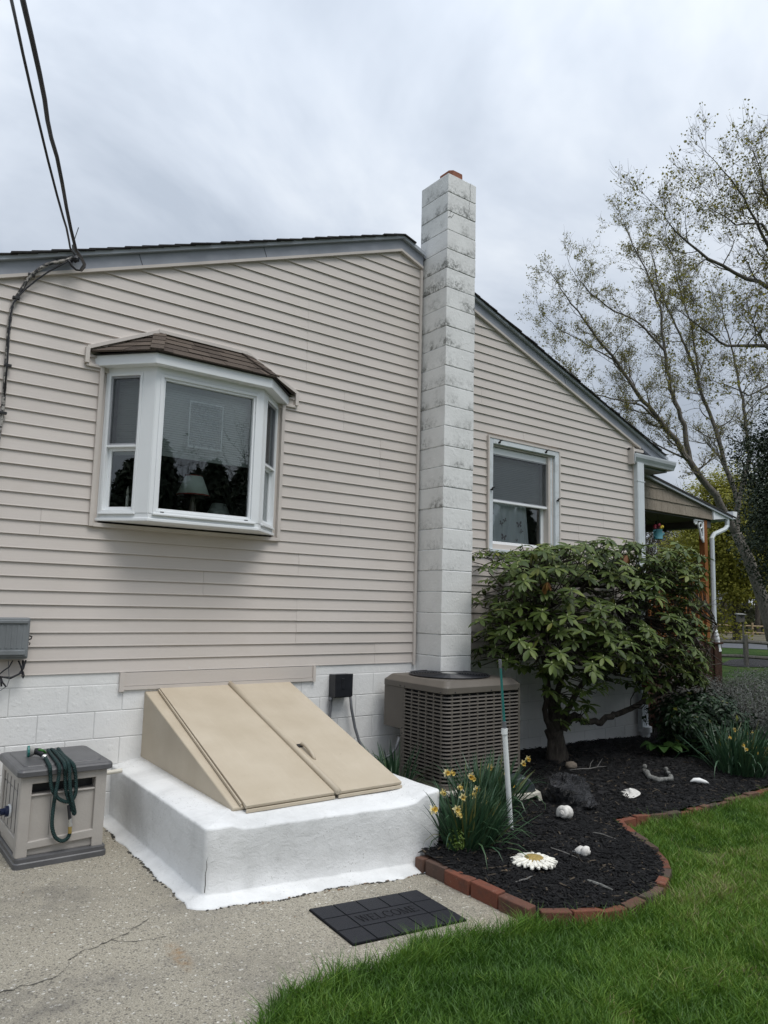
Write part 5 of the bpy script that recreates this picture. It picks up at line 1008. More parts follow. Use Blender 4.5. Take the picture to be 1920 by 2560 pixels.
# ------------------------------------------------------------------ brick edging, each brick by itself
be = thing('brick_edging', 'curved row of reused red and brown bricks edging the mulch bed', 'edging', (-.5, -2.9, -.05))
be_o = ORG[be]; m = MB(); m.hexa([(-.5, -.5, -.5), (.5, -.5, -.5), (.5, .5, -.5), (-.5, .5, -.5), (-.5, -.5, .5), (.5, -.5, .5), (.5, .5, .5), (-.5, .5, .5)])
bm_src = {}
def brick(x, y, zt, L, W, Hh, ang, tilt=0.0):
    key = (round(L, 2), round(W, 3), round(Hh, 2))
    if key not in bm_src:
        mm = MB(); mm.box(-L/2, L/2, -W/2, W/2, -Hh, 0); mm.v = [(v[0]*(1+.01*math.sin(i*3)), v[1]*(1+.03*math.sin(i*5+len(bm_src))), v[2]+.003*math.sin(i*7)) for i, v in enumerate(mm.v)]
        o = mm.build('brick', MT['brick'], be, bevel=.007, seg=3); o.data.transform(Matrix.Translation(Vector(be_o))); bm_src[key] = o
    else: o = copy_part(bm_src[key], be)
    o.location = (x-be_o[0], y-be_o[1], zt-be_o[2]); o.rotation_euler = (tilt, pr.uniform(-.03, .03), ang); return o
brick(-1.485, -1.985, .012, .13, .075, .10, .02)
for ya, yb, dx in ((-2.028, -2.222, 0), (-2.226, -2.458, -.012), (-2.464, -2.698, -.010), (-2.704, -2.930, -.015)): brick(-1.497+dx, (ya+yb)/2, .012+pr.uniform(-.006, .006), abs(yb-ya)-.008, .072, .10, math.pi/2+pr.uniform(-.03, .03))
# along the curve
P = BRICK_LINE[:]; s_ = .03; cum = [0]
for a, b in zip(P, P[1:]): cum.append(cum[-1]+math.hypot(b[0]-a[0], b[1]-a[1]))
def bl(s):
    for i in range(len(P)-1):
        if s <= cum[i+1] or i == len(P)-2: f = (s-cum[i])/(cum[i+1]-cum[i]); return np.array((P[i][0]+(P[i+1][0]-P[i][0])*f, P[i][1]+(P[i+1][1]-P[i][1])*f))
while s_ < cum[-1]-.3:
    Lb = pr.choice([.19, .20, .20, .16, .10]) if s_ > .5 else .185
    a, b = bl(s_), bl(s_+Lb); mid = (a+b)/2; ang = math.atan2(b[1]-a[1], b[0]-a[0]); zt = (-.014 if s_ < .3 else -.034-.012*smooth01(.5, 1.2, mid[0]))+pr.uniform(-.012, .008)
    brick(mid[0], mid[1], zt, Lb-.008, pr.choice([.065, .07, .06]), .09, ang+pr.uniform(-.08, .08), pr.uniform(-.12, .12)); s_ += Lb
# ------------------------------------------------------------------ things lying on the bed
pole = thing('garden_stake', 'white plastic pipe with a teal rod slotted into it, leaning upright in the mulch', 'stake', (-.618, -1.93, -.02))
pp = [np.array(p) for p in ((-.615, -1.93, -.05), (-.696, -1.93, .762), (-.700, -1.93, .815), (-.744, -1.93, 1.237), (-.748, -1.93, 1.268))]
m = MB(); m.tube([pp[0], pp[1]], .0195, 14); m.tube([pp[1]-(0, 0, .04), pp[1]+(0, 0, .002)], .024, 14); m.build('pipe', MT['pvc'], pole); m = MB(); m.tube([pp[1], pp[2]], .016, 12); m.tube([pp[3]-(0, 0, .035), pp[3], pp[4]], [.010, .013, .012], 10); m.build('ferrule', MT['galv'], pole); m = MB(); m.tube([pp[2], pp[3]], [.0105, .0085], 10); m.build('rod', MT['teal'], pole)
fz = bed_z(-.98, -2.45)+.012
fl = thing('daisy_plaque', 'chipped white daisy shaped stone with an ochre centre lying on the mulch', 'garden ornament', (-.985, -2.475, fz))
for ringr, np_, z, lw in ((.152, 20, .0, .026), (.132, 20, .009, .024)):
    for k in range(np_):
        a = 2*math.pi*(k+(.5 if z else 0))/np_+pr.uniform(-.05, .05); L = ringr*pr.uniform(.93, 1.05); ca, sa = math.cos(a), math.sin(a); m = MB(); V = []
        for r_, w, h in ((.05, .012, .018), (.6*L, lw*.8, .020), (.85*L, lw, .014), (.97*L, lw*.62, .008), (L, .002, .004)):
            for sg, hz in ((-1, h*.75), (0, h), (1, h*.75)): V.append((-.985+ca*r_-sa*w*.5*sg, -2.475+sa*r_+ca*w*.5*sg, fz+z+hz))
        n0 = len(V); V += [(x, y, fz+z-.004) for x, y, _ in V]; F = [(3*i+j, 3*i+j+1, 3*i+4+j, 3*i+3+j) for i in range(4) for j in range(2)]; F += [(3*i, 3*i+3, n0+3*i+3, n0+3*i) for i in range(4)]+[(3*i+5, 3*i+2, n0+3*i+2, n0+3*i+5) for i in range(4)]+[(12, 13, n0+13, n0+12), (13, 14, n0+14, n0+13)]
        m.add(V, F); m.build('petal', MT['chipped'], fl)
m = MB(); m.lathe([(.066, .0), (.068, .022), (.055, .030), (.025, .034), (.004, .034)], (-.985, -2.475, fz), 26); m.build('flower_centre', MT['ochre'], fl, smooth=True)
def conch(name, label, x, y, s, ang, mat, spikes=0):
    """a helical shell: a tube that widens as it winds round its axis, with a drawn-out canal"""
    z = bed_z(x, y)+.33*s; o = thing(name, label, 'seashell', (x, y, bed_z(x, y))); m = MB(); A = np.array((math.cos(ang), math.sin(ang), -.10)); A /= np.linalg.norm(A); U = np.cross(A, (0, 0, 1)); U /= np.linalg.norm(U); W = np.cross(U, A); c = np.array((x, y, z))
    P, RR = [], []; n = 66; T = 3.6*2*math.pi
    for i in range(n):
        th = T*i/(n-1); r_ = .40*s*math.exp(-(T-th)*.135); q = .64*r_*(1+(.22*max(0, math.cos(th*spikes/2)) if spikes and i > 30 else 0)); P.append(c-A*(.30*s-1.05*(r_-.0))+A*-.30*s+(U*math.cos(th)+W*math.sin(th))*r_*.62); RR.append(max(q, .002))
    m.tube(P, RR, 14)
    e_ = c+A*.12*s; m.tube([e_-A*.2*s, e_, e_+A*.25*s-W*.05*s, e_+A*.48*s-W*.10*s, e_+A*.60*s-W*.12*s], [.30*s, .36*s, .25*s, .10*s, .045*s], 14)
    m.build('shell_body', mat, o, smooth=True)
    m = MB(); m.grid(lambda u, v: tuple(e_+A*(-.1+.62*u)*s+U*(.40-.20*abs(u-.4))*s*(.8+.3*v)*(-1)+W*(-.30+.34*v)*s+A*.03*s*math.sin(v*9)), 8, 5); m.build('shell_lip', MT['shell_white'], o, smooth=True); return o
conch('conch_shell', 'grey-white spiral conch shell nearest the black rock', -.085, -2.0, .145, .25, MT['shell']); conch('conch_shell', 'cream knobbed conch shell nearest the daisy plaque', -.55, -2.52, .095, 1.9, MT['shell'], 7)
m = MB(); cx, cy = 1.196, -1.67; zz = bed_z(cx, cy)+.012
def disc(u, v): a = 2*math.pi*u; r_ = (.105*(1-v)+.0)*(1+.10*noise.noise(Vector((math.cos(a)*1.5, math.sin(a)*1.5, 1)))); return (cx+r_*math.cos(a), cy+r_*math.sin(a)*.9, zz+.03*(1-(r_/.11)**2)+.006*noise.noise(Vector((r_*math.cos(a)*40, r_*math.sin(a)*40, 0)))+.02*math.cos(a))
m.grid(disc, 24, 7, True); cl = thing('oyster_shell', 'flat pale oyster shell with a dark hole on the mulch', 'seashell', (cx, cy, zz)); m.build('shell_body', MT['shell'], cl, smooth=True); m = MB(); m.lathe([(.020, .033), (.018, .037), (.002, .037)], (cx-.045, cy+.02, zz-.004), 12, sy=.7); m.build('shell_hole', MT['black_plastic'], cl)
m = MB(); x, y = 2.19, -1.77; zz = bed_z(x, y)+.02; m.tube([(x-.075, y+.05, zz+.006), (x-.04, y+.03, zz+.020), (x, y, zz+.018), (x+.05, y-.04, zz+.004), (x+.075, y-.06, zz-.006)], [.004, .020, .026, .016, .003], 10); tag(m.build('shell_fragment', MT['shell_white'], smooth=True, loc=(x, y, zz)), 'small bright white curved shell fragment right of the driftwood', 'seashell')
dw = MB(); a0 = [(1.92, -1.33), (1.88, -1.40), (1.80, -1.48), (1.82, -1.56), (1.90, -1.60), (1.98, -1.60), (2.05, -1.55), (2.10, -1.46)]
dw.tube([(x, y, bed_z(x, y)+.025+.02*noise.noise(Vector((x*9, y*9, 0)))) for x, y in a0], [.018, .030, .024, .030, .022, .028, .022, .014], 9)
for x, y in ((1.93, -1.34), (2.04, -1.53), (2.10, -1.47)): dw.blob((x, y, bed_z(x, y)+.06), .024, 9, 6, .7, 4, x)
dw.v = [(v[0]+.010*noise.noise(Vector((v[0]*45, v[1]*45, v[2]*45))), v[1], v[2]+.012*noise.noise(Vector((v[0]*38, v[1]*38, v[2]*38+9)))) for v in dw.v]
tag(dw.build('driftwood', MT['driftwood'], smooth=True, loc=(1.9, -1.5, 0)), 'gnarled grey curl of driftwood lying in the mulch', 'driftwood')
m = MB(); rc = (.44, -1.62, .06)
def rockf(u, v):
    a, b = 2*math.pi*u, math.pi*(v-.5); d = Vector((math.cos(a)*math.cos(b), math.sin(a)*math.cos(b), math.sin(b))); q = 1+.26*noise.noise(d*1.6+Vector((3, 1, 0)))+.20*abs(noise.noise(d*3.4))+.24*abs(noise.noise(Vector((d.x*5, d.y*5, d.z*13))))+.07*abs(noise.noise(d*17))-.12; X, Y, Z = d.x*.215*q, d.y*.17*q, d.z*.165*q
    if Z > .0: X -= .33*Z; Z *= 1.1+.45*max(0, -d.x)
    return (rc[0]+X, rc[1]+Y, rc[2]+Z)
m.grid(rockf, 46, 26, True); tag(m.build('rock', MT['rock'], smooth=False, loc=rc), 'jagged glossy black rock sitting in the mulch', 'rock')
m = MB(); m.blob((1.41, -.84, bed_z(1.41, -.84)+.03), .055, 14, 9, .25, 2, 3, (1.2, 1, .75)); tag(m.build('stone', MT['stone'], smooth=True, loc=(1.41, -.84, 0)), 'small tan stone in front of the rhododendron trunk', 'stone')
bx = thing('domed_box', 'dark grey dome on a bent cream plastic base behind the daffodils', 'garden box', (.12, -1.35, 0)); z0 = bed_z(.12, -1.35)
ca, sa = math.cos(-.45), math.sin(-.45); T = lambda u, v, w: (.10+ca*u-sa*v, -1.36+sa*u+ca*v, z0+w)
m = MB(); m.add([T(-.17, -.12, .045), T(.06, -.12, .062), T(.13, -.12, .075), T(.15, -.12, .0), T(.115, -.12, .0), T(.10, -.12, .045), T(.02, -.12, .018), T(-.08, -.12, .0), T(-.17, -.12, .005)]+[T(-.17, .12, .045), T(.06, .12, .062), T(.13, .12, .075), T(.15, .12, .0), T(.115, .12, .0), T(.10, .12, .045), T(.02, .12, .018), T(-.08, .12, .0), T(-.17, .12, .005)], [tuple(range(9)), tuple(range(17, 8, -1))]+[(i, i+9, (i+1) % 9+9, (i+1) % 9) for i in range(9)]); m.build('tray_base', MT['cream'], bx, bevel=.004)
m = MB(); V = []
for k in range(13): a = math.pi*k/12; V.append((-.115*math.cos(a), .06+.125*math.sin(a)))
m.add([T(x-.01, -.085, w) for x, w in V]+[T(x-.01, .10, w) for x, w in V], [tuple(range(13)), tuple(range(25, 12, -1))]+[(i, i+13, (i+1) % 13+13, (i+1) % 13) for i in range(13)]); m.build('dome', MT['dome'], bx, bevel=.012, seg=3)
for k, (a, b, r_) in enumerate((((-.86, -2.80), (-.81, -2.96), .0085), ((-1.30, -2.62), (-1.16, -2.63), .005), ((1.3, -.92), (1.75, -1.02), .006), ((-.15, -2.3), (-.05, -2.42), .004), ((-.72, -2.38), (-.66, -2.56), .004))):
    m = MB(); pts_ = [(a[0]+(b[0]-a[0])*f, a[1]+(b[1]-a[1])*f+.012*math.sin(f*7+k), bed_z(a[0]+(b[0]-a[0])*f, a[1]+(b[1]-a[1])*f)+.016) for f in (0, .25, .5, .75, 1)]; m.tube(pts_, [r_*q for q in (.6, 1, 1, .8, .3)], 6)
    if k == 2: m.tube([pts_[2], (1.62, -.92, .09), (1.74, -.86, .10)], [.005, .004, .002], 5); m.tube([pts_[3], (1.8, -.93, .12)], [.004, .002], 5)
    tag(m.build('stick', MT['twig_dry'] if k else MT['driftwood'], loc=(a[0], a[1], 0)), ('pale split stick lying in front of the daisy plaque', 'short brown stick near the front bricks', 'forked dry branch beside the tan stone', 'thin dry stick below the grey conch', 'thin twig sticking out beside the daisy plaque')[k], 'stick')
m = MB(); x, y = -1.02, -4.02
for k in range(46): a = k*2.4; h = k/46; r_ = .021*math.sin(math.pi*(.12+.85*h))+.004; m.blob((x+(h-.5)*.06, y+r_*math.cos(a), lawn_z(x, y)+.045+r_*math.sin(a)), .0062, 6, 4, .2)
tag(m.build('pine_cone', MT['cone'], loc=(x, y, -.05)), 'small brown pine cone lying in the lawn', 'pine cone')
m = MB()
for k in range(60):
    if k < 34: x, y = pr.uniform(-4.1, -1.6), pr.uniform(-2.95, -.3); z = patio_z(x)+.004
    elif k < 42: x, y = pr.uniform(-1.6, -1.45), pr.uniform(-2.9, -2.05); z = -.075
    else: x, y = pr.uniform(-1.3, 4), pr.uniform(-2.6, -.8); z = bed_z(x, y)+.022
    if -3.12 < x < -1.3 and y > -2.2: continue
    if k >= 42 and not in_bed(x, y): continue
    s = pr.uniform(.006, .018); a = pr.uniform(0, 6.3); ca, sa = math.cos(a), math.sin(a); m.add([(x-ca*s, y-sa*s, z), (x+sa*s*.3, y-ca*s*.3, z+.004), (x+ca*s, y+sa*s, z+.003), (x-sa*s*.3, y+ca*s*.3, z+.006)], [(0, 1, 2, 3)])
m.build('leaf_litter', MT['dead_leaf'], kind='stuff')
m = MB()
for k in range(34): f = pr.random()**1.6; x, y = -1.45-1.6*f, -2.005-.012*f+pr.uniform(-.030, .0); s = pr.uniform(.004, .011); m.blob((x, y, patio_z(x)+.002), s, 5, 4, .6, 3, k, (pr.uniform(.8, 2.0), .7, .4))
m.build('edge_debris', MT['dead_leaf'], kind='stuff')

# ------------------------------------------------------------------ daffodils
def strap(V, F, C_, base, ang, L, w, lean, droop, v):
    b0 = len(V); ca, sa = math.cos(ang), math.sin(ang); n = 6; p = np.array(base, float); el = math.pi/2-lean; st_ = L/n
    tw = rnd.uniform(-.5, .5)
    for i in range(n+1):
        f = i/n; ww = w*(1-.15*f if f < .7 else max(.06, (1-f)/.3*.9)); ta = ang+math.pi/2+tw*(1+f); d = np.array((math.cos(ta)*ww, math.sin(ta)*ww, 0)); V.append(p-d); V.append(p+np.array((ca, sa, 0))*ww*.3); V.append(p+d); C_ += [v]*3
        p = p+st_*np.array((ca*math.cos(el), sa*math.cos(el), math.sin(el))); el -= droop*(f+.25)/n*2
    for i in range(n):
        for j in (0, 1): a = b0+3*i+j; F.append((a, a+1, a+4, a+3))
def flower(parent, p, face, s=1.0, wilt=.3):
    f = Vector(face).normalized(); q = f.to_track_quat('Z', 'Y'); r = random.Random(int(p[0]*1e4)); m = MB()
    for k in range(6):
        a = k*math.pi/3+r.uniform(-.15, .15); L = .034*s*r.uniform(.7, 1.1); dz = r.uniform(-.3, .9)*wilt; pts_ = []
        for t_, w in ((.15, .3), (.55, 1), (1, .08)):
            for sg in (-1, 1): pts_.append(Vector((math.cos(a)*L*t_-math.sin(a)*.010*s*w*sg, math.sin(a)*L*t_+math.cos(a)*.010*s*w*sg, L*dz*t_*t_+.003*sg)))
        m.add([tuple(Vector(p)+q@v) for v in pts_], [(0, 1, 3, 2), (2, 3, 5, 4)])
    o = m.build('flower', MT['petal'], parent); m = MB(); V = []
    for h, r_ in ((0, .008), (.012, .010), (.024, .012), (.030, .016)):
        for k in range(10): a = k*.6283; rr_ = r_*s*(1+.12*(k % 2)); V.append(tuple(Vector(p)+q@Vector((rr_*math.cos(a), rr_*math.sin(a), h*s))))
    m.add(V, [(i*10+k, i*10+(k+1) % 10, i*10+10+(k+1) % 10, i*10+10+k) for i in range(3) for k in range(10)]); m.build('trumpet', MT['trumpet'], o)
def daffodils(label, cx, cy, z, n, rad, L, flowers, lean0=.15, seed=1, dirbias=None, skip=None):
    global rnd
    rnd = random.Random(seed); o = thing('daffodil_clump', label, 'daffodils', (cx, cy, z), 'clumps of daffodils'); V, F, C_ = [], [], []
    for k in range(n):
        a = rnd.uniform(0, 6.283); r_ = rad*math.sqrt(rnd.random()); e_ = r_/rad; ang = a+rnd.uniform(-.5, .5); ln = rnd.uniform(.02, .25)+lean0*e_*2.2*rnd.random(); dr = rnd.uniform(.05, .5)+(rnd.random() < .20)*rnd.uniform(.8, 2.2); ll = L*rnd.uniform(.65, 1.1)
        if dirbias and rnd.random() < .5: ang = dirbias+rnd.gauss(0, .6)
        base = (cx+r_*math.cos(a), cy+r_*math.sin(a), z-.02)
        if skip and skip(base[0]+math.cos(ang)*ll*math.sin(ln+dr*.4)*.8, base[1]+math.sin(ang)*ll*math.sin(ln+dr*.4)*.8): continue
        strap(V, F, C_, base, ang, ll, rnd.uniform(.0062, .0105), ln, dr, min(1, max(0, rnd.gauss(.45, .28))))
    fast_mesh('leaves', np.array(V), np.array(F), MT['daff_leaf'], o, True, 'stuff', C_)
    m = MB()
    for p in flowers:
        b = (cx+(p[0]-cx)*.35, cy+(p[1]-cy)*.35, z); m.tube([b, ((b[0]*.5+p[0]*.5), (b[1]*.5+p[1]*.5), z+(p[2]-z)*.6), tuple(p)], [.004, .0035, .003], 5)
    if flowers: m.build('stems', MT['daff_leaf'], o, kind='stuff')
    for p in flowers:
        dx = rnd.uniform(-.8, .3); flower(o, p, (dx, -1, rnd.uniform(-.5, .2)), rnd.uniform(.78, 1.05), rnd.uniform(.2, .9))
k3 = lambda x, y: (700+x/2.37, 1600+y/2.37)
kr2 = lambda x, y: (1560+x/4.425, 1500+y/4.425)
off_base = lambda x, y: x < -1.29 and y > -1.95
daffodils('daffodil clump nearest the bulkhead corner with the lime green weed at its foot', -1.13, -1.99, -.03, 400, .14, .50, [at_y(*k3(*q), y) for q, y in (((985, 785), -1.77), ((1015, 785), -1.77), ((1062, 868), -1.87), ((905, 1003), -2.15), ((1048, 1000), -2.13), ((1058, 1030), -2.13), ((1130, 805), -1.79), ((1140, 820), -1.79), ((1140, 915), -1.87), ((1207, 958), -1.90), ((1085, 930), -1.98), ((965, 900), -1.95), ((1165, 880), -1.85))], .32, 3, -.55, off_base)
daffodils('daffodil clump in front of the condenser beside the white pipe', -.45, -1.50, -.0, 360, .17, .50, [at_y(*k3(*q), y) for q, y in (((1243, 752), -1.42), ((1468, 700), -1.35), ((1442, 730), -1.38), ((1375, 862), -1.5), ((1335, 790), -1.45))], .30, 8, .1, None)
daffodils('small flowerless daffodil clump between the bulkhead and the condenser', -.70, -.62, .03, 80, .14, .46, [], .25, 5)
daffodils('tall daffodil clump at the far right end of the bed by the lavender', 3.12, -1.68, -.03, 420, .24, .58, [at_y(*kr2(*q), y) for q, y in (((1325, 1455), -1.6), ((1345, 1465), -1.6), ((1412, 1465), -1.6), ((1160, 1517), -1.7), ((1215, 1430), -1.55), ((1305, 1605), -1.85), ((1345, 1650), -1.9), ((1400, 1575), -1.75), ((1440, 1630), -1.85), ((1460, 1680), -1.9), ((1550, 1630), -1.8), ((1555, 1690), -1.85))], .34, 12, -.5)
rnd = random.Random(21)

# ------------------------------------------------------------------ leafy plants from small real leaves
def leaves(name, P, N, mat, parent, lo, hi, asp=.42, seed=0, fold=.25, kind='stuff', var=None, hang=0.0):
    """one mesh of small folded leaves at points P, roughly facing N"""
    r = np.random.RandomState(seed); n = len(P); P = np.asarray(P, float); N = np.asarray(N, float)+r.normal(0, .45, (n, 3)); N /= np.linalg.norm(N, axis=1)[:, None]
    D = r.normal(0, 1, (n, 3)); D[:, 2] -= hang; D -= (D*N).sum(1)[:, None]*N; D /= np.linalg.norm(D, axis=1)[:, None]; S = np.cross(N, D); L = r.uniform(lo, hi, n)[:, None]; W = L*asp*.5
    V = np.stack([P, P+D*L*.5+S*W+N*W*fold, P+D*L-N*L*.12, P+D*L*.5-S*W+N*W*fold, P+D*L*.5-N*W*fold*.2], 1).reshape(-1, 3); b = np.arange(n)[:, None]*5
    F = np.concatenate([b+np.array([[0, 4, 1]]), b+np.array([[1, 4, 2]]), b+np.array([[0, 3, 4]]), b+np.array([[3, 2, 4]])]); c = np.repeat(np.clip(r.normal(.45, .25, n) if var is None else var, 0, 1), 5)
    return fast_mesh(name, V, F, mat, parent, False, kind, c)
def grow(m, p, d, L, r, lev, tips, rg, k=5, bend=.25, up=.12, mid=None, split=(2, 3), keep=.72):
    """a limb that wanders, tapers and splits; tips collects where leaves can sit"""
    p = np.array(p, float); d = np.array(d, float); d /= np.linalg.norm(d); n = 4; pts_ = [p]; rs_ = [r]
    for i in range(n):
        d = d+np.array([rg.gauss(0, bend), rg.gauss(0, bend), rg.gauss(0, bend)+up])*.5; d /= np.linalg.norm(d); p = p+d*L/n; pts_.append(p); rs_.append(r*(1-.42*(i+1)/n))
        if lev <= 1 and i >= 1: tips.append((p, d))
        if lev >= 1 and i >= 1 and rg.random() < .75: q = d+np.array([rg.gauss(0, .8), rg.gauss(0, .8), rg.gauss(0, .55)]); grow(m, p, q, L*rg.uniform(.45, .75), rs_[-1]*.55, lev-1, tips, rg, max(3, k-1), bend, up, None, split, keep)
    m.tube(pts_, rs_, k, False)
    if lev > 0:
        for j in range(rg.randint(*split)): q = d+np.array([rg.gauss(0, .5), rg.gauss(0, .5), rg.gauss(0, .4)]); grow(m, p, q, L*rg.uniform(.6, .85), rs_[-1]*keep, lev-1, tips, rg, max(3, k-1), bend, up, None, split, keep)

# rhododendron: trunk, limbs, whorls of long leaves
rh = thing('rhododendron', 'broad rhododendron with glossy whorled leaves on a gnarled trunk against the house', 'shrub', (1.59, -.5, .02)); RO = ORG[rh]
rg = random.Random(7); m = MB()
m.tube([(1.60, -.50, -.05), (1.595, -.50, .10), (1.58, -.50, .25), (1.56, -.50, .36)], [.125, .098, .088, .105], 12); m.tube([(1.525, -.47, -.04), (1.52, -.49, .14), (1.53, -.5, .30)], [.080, .056, .052], 9); m.tube([(1.68, -.53, -.04), (1.665, -.52, .14), (1.63, -.5, .32)], [.078, .054, .048], 9)
m.v = [(x+.02*noise.noise(Vector((x*13, y*13, z*9))), y+.02*noise.noise(Vector((x*13+5, y*13, z*9))), z) for x, y, z in m.v]
LIMB = [[(1.53, -.5, .33), (1.43, -.5, .47), (1.40, -.5, .80), (1.45, -.55, 1.05), (1.25, -.7, 1.35), (1.0, -.8, 1.6)], [(1.58, -.5, .35), (1.62, -.48, .7), (1.72, -.5, 1.1), (1.8, -.6, 1.5), (1.85, -.65, 1.9)], [(1.56, -.5, .35), (1.52, -.45, .8), (1.5, -.4, 1.3), (1.35, -.45, 1.75), (1.2, -.5, 2.05)],
        [(1.64, -.55, .36), (1.72, -.59, .50), (1.80, -.60, .50), (2.0, -.6, .43), (2.16, -.6, .41), (2.32, -.6, .45), (2.53, -.6, .485), (2.75, -.6, .52), (2.98, -.6, .575), (3.3, -.62, .66), (3.60, -.65, .75), (3.85, -.7, 1.0), (4.0, -.7, 1.35)], [(2.98, -.6, .575), (3.06, -.6, .70), (3.10, -.58, .9), (3.15, -.6, 1.25), (3.05, -.65, 1.7), (3.0, -.7, 2.0)],
        [(1.62, -.5, .38), (1.9, -.52, .75), (2.2, -.55, .98), (2.55, -.6, 1.2), (2.8, -.7, 1.6), (2.7, -.75, 1.95)], [(3.6, -.65, .75), (3.75, -.8, .92), (3.9, -.95, 1.2), (4.0, -1.0, 1.5)], [(2.0, -.53, .85), (2.1, -.7, 1.3), (2.2, -.8, 1.7)]]
WID = [[.075, .045, .040, .035, .028, .018], [.08, .05, .045, .035, .022], [.07, .05, .042, .03, .018], [.06, .058, .056, .052, .05, .05, .048, .046, .044, .036, .030, .025, .018], [.04, .038, .034, .03, .022, .015], [.06, .045, .04, .032, .025, .015], [.028, .025, .02, .014], [.03, .025, .016]]
for L_, W_ in zip(LIMB, WID):
    Q = [];
    for a, b in zip(L_, L_[1:]):
        for k in range(3): f = k/3; Q.append(np.array(a)+(np.array(b)-np.array(a))*f+np.array([rg.gauss(0, .008) for _ in range(3)])*(1 if Q else 0))
    Q.append(np.array(L_[-1])); ws = [W_[min(i//3, len(W_)-2)]+(W_[min(i//3+1, len(W_)-1)]-W_[min(i//3, len(W_)-2)])*((i % 3)/3) for i in range(len(Q))]; m.tube(Q, [w*.68 for w in ws], 9)
trunk = m.build('trunk', MT['bark_rhodo'], rh, smooth=True)
# canopy: a flat-topped mass; whorls sit on its outer shell
def in_can(x, y, z):
    fx = (x-2.30)/2.0; top = 2.40-.22*max(0, -fx)**2.2-.40*max(0, fx-.35)**1.6; bot = 1.10-.36*smooth01(.0, .7, fx)+.05*math.sin(x*5); yc = -.72-.02*fx; hy = .72*(1-.30*abs(fx)**2.5)
    ed = 1-abs(fx)**3.2
    if ed <= 0: return -1
    t_ = (z-bot)/(top-bot); 
    if not 0 <= t_ <= 1: return -1
    yr = abs(y-yc)/hy
    if yr > 1: return -1
    return min(1-abs(fx), (1-yr)*.75, (1-t_)*1.2, t_*1.0+.05)
WH = []
while len(WH) < 900:
    x, y, z = rg.uniform(.2, 4.45), rg.uniform(-1.45, -.06), rg.uniform(.75, 2.45); s = in_can(x, y, z)
    if s < 0 or s > .36 or x > 4.28+1.75*(y+.7): continue
    fx = (x-2.30)/2.0
    if noise.noise(Vector((x*1.7, y*1.7, z*2.2))) < -.30 and z < 1.95: continue                      # holes where the bare limbs show
    if x < .62 and y > -.55: continue
    if any((x-a[0])**2+(y-a[1])**2+(z-a[2])**2 < .0058 for a in WH): continue
    out = Vector(((x-2.3)*.45, (y+.55)*1.3, (z-1.55)*1.1)); WH.append((x, y, z, out))
for q in ((1.50, -.78, .70), (1.62, -.82, .62), (1.75, -.80, .66), (1.45, -.80, .86), (1.38, -.75, .62), (1.82, -.62, .50), (2.55, -.95, .92), (2.72, -1.0, .80), (2.95, -.95, .86), (3.15, -.9, .92), (2.85, -.85, 1.02), (3.0, -.75, .80), (1.30, -.72, 1.02), (1.25, -.9, 1.15), (.62, -.62, 1.16), (.55, -.70, 1.40), (.50, -.66, 1.55), (.74, -.75, 1.08), (1.2, -.85, .95), (1.05, -.8, 1.05), (1.6, -.9, 1.0), (1.75, -.85, .92), (1.9, -.95, 1.05), (1.42, -.7, .5), (1.7, -.75, .5), (1.55, -.85, .82), (2.2, -1.0, 1.0), (2.4, -1.05, .98), (2.1, -.95, .92), (1.3, -.8, .75), (2.7, -.9, .70), (3.3, -.95, .85), (3.5, -1.0, .95)): WH.append((*q, Vector((rg.uniform(-.3, .3), -.8, .35))))
for _ in range(16): WH.append((rg.uniform(.95, 2.15), rg.uniform(-1.05, -.62), rg.uniform(.82, 1.18), Vector((rg.uniform(-.3, .3), -.8, .2))))
for _ in range(12): WH.append((rg.uniform(2.4, 3.7), rg.uniform(-1.1, -.65), rg.uniform(.72, 1.05), Vector((rg.uniform(-.3, .3), -.8, .2))))
def leaf_mesh(s, curl):
    V = []; 
    for t_, w in ((0, .06), (.22, .62), (.5, 1.0), (.78, .80), (.93, .38), (1, .04)):
        for sg in (-1, 0, 1): V.append((sg*w*.5*.37*s, t_*s, (-curl*t_*t_+(.055*abs(sg)*w))*s))
    return V, [(3*i+j, 3*i+j+1, 3*i+4+j, 3*i+3+j) for i in range(5) for j in range(2)]
LV = [leaf_mesh(1.0, c) for c in (.10, .20, .32)]; lm = []
for k, (v, f) in enumerate(LV):
    me = bpy.data.meshes.new('leaf'); me.from_pydata(v, [], f); me.polygons.foreach_set('use_smooth', [True]*len(f)); me.materials.append(MT['rhodo_one']); lm.append(me)
items = []; tw = MB(); buds = MB(); olds = []
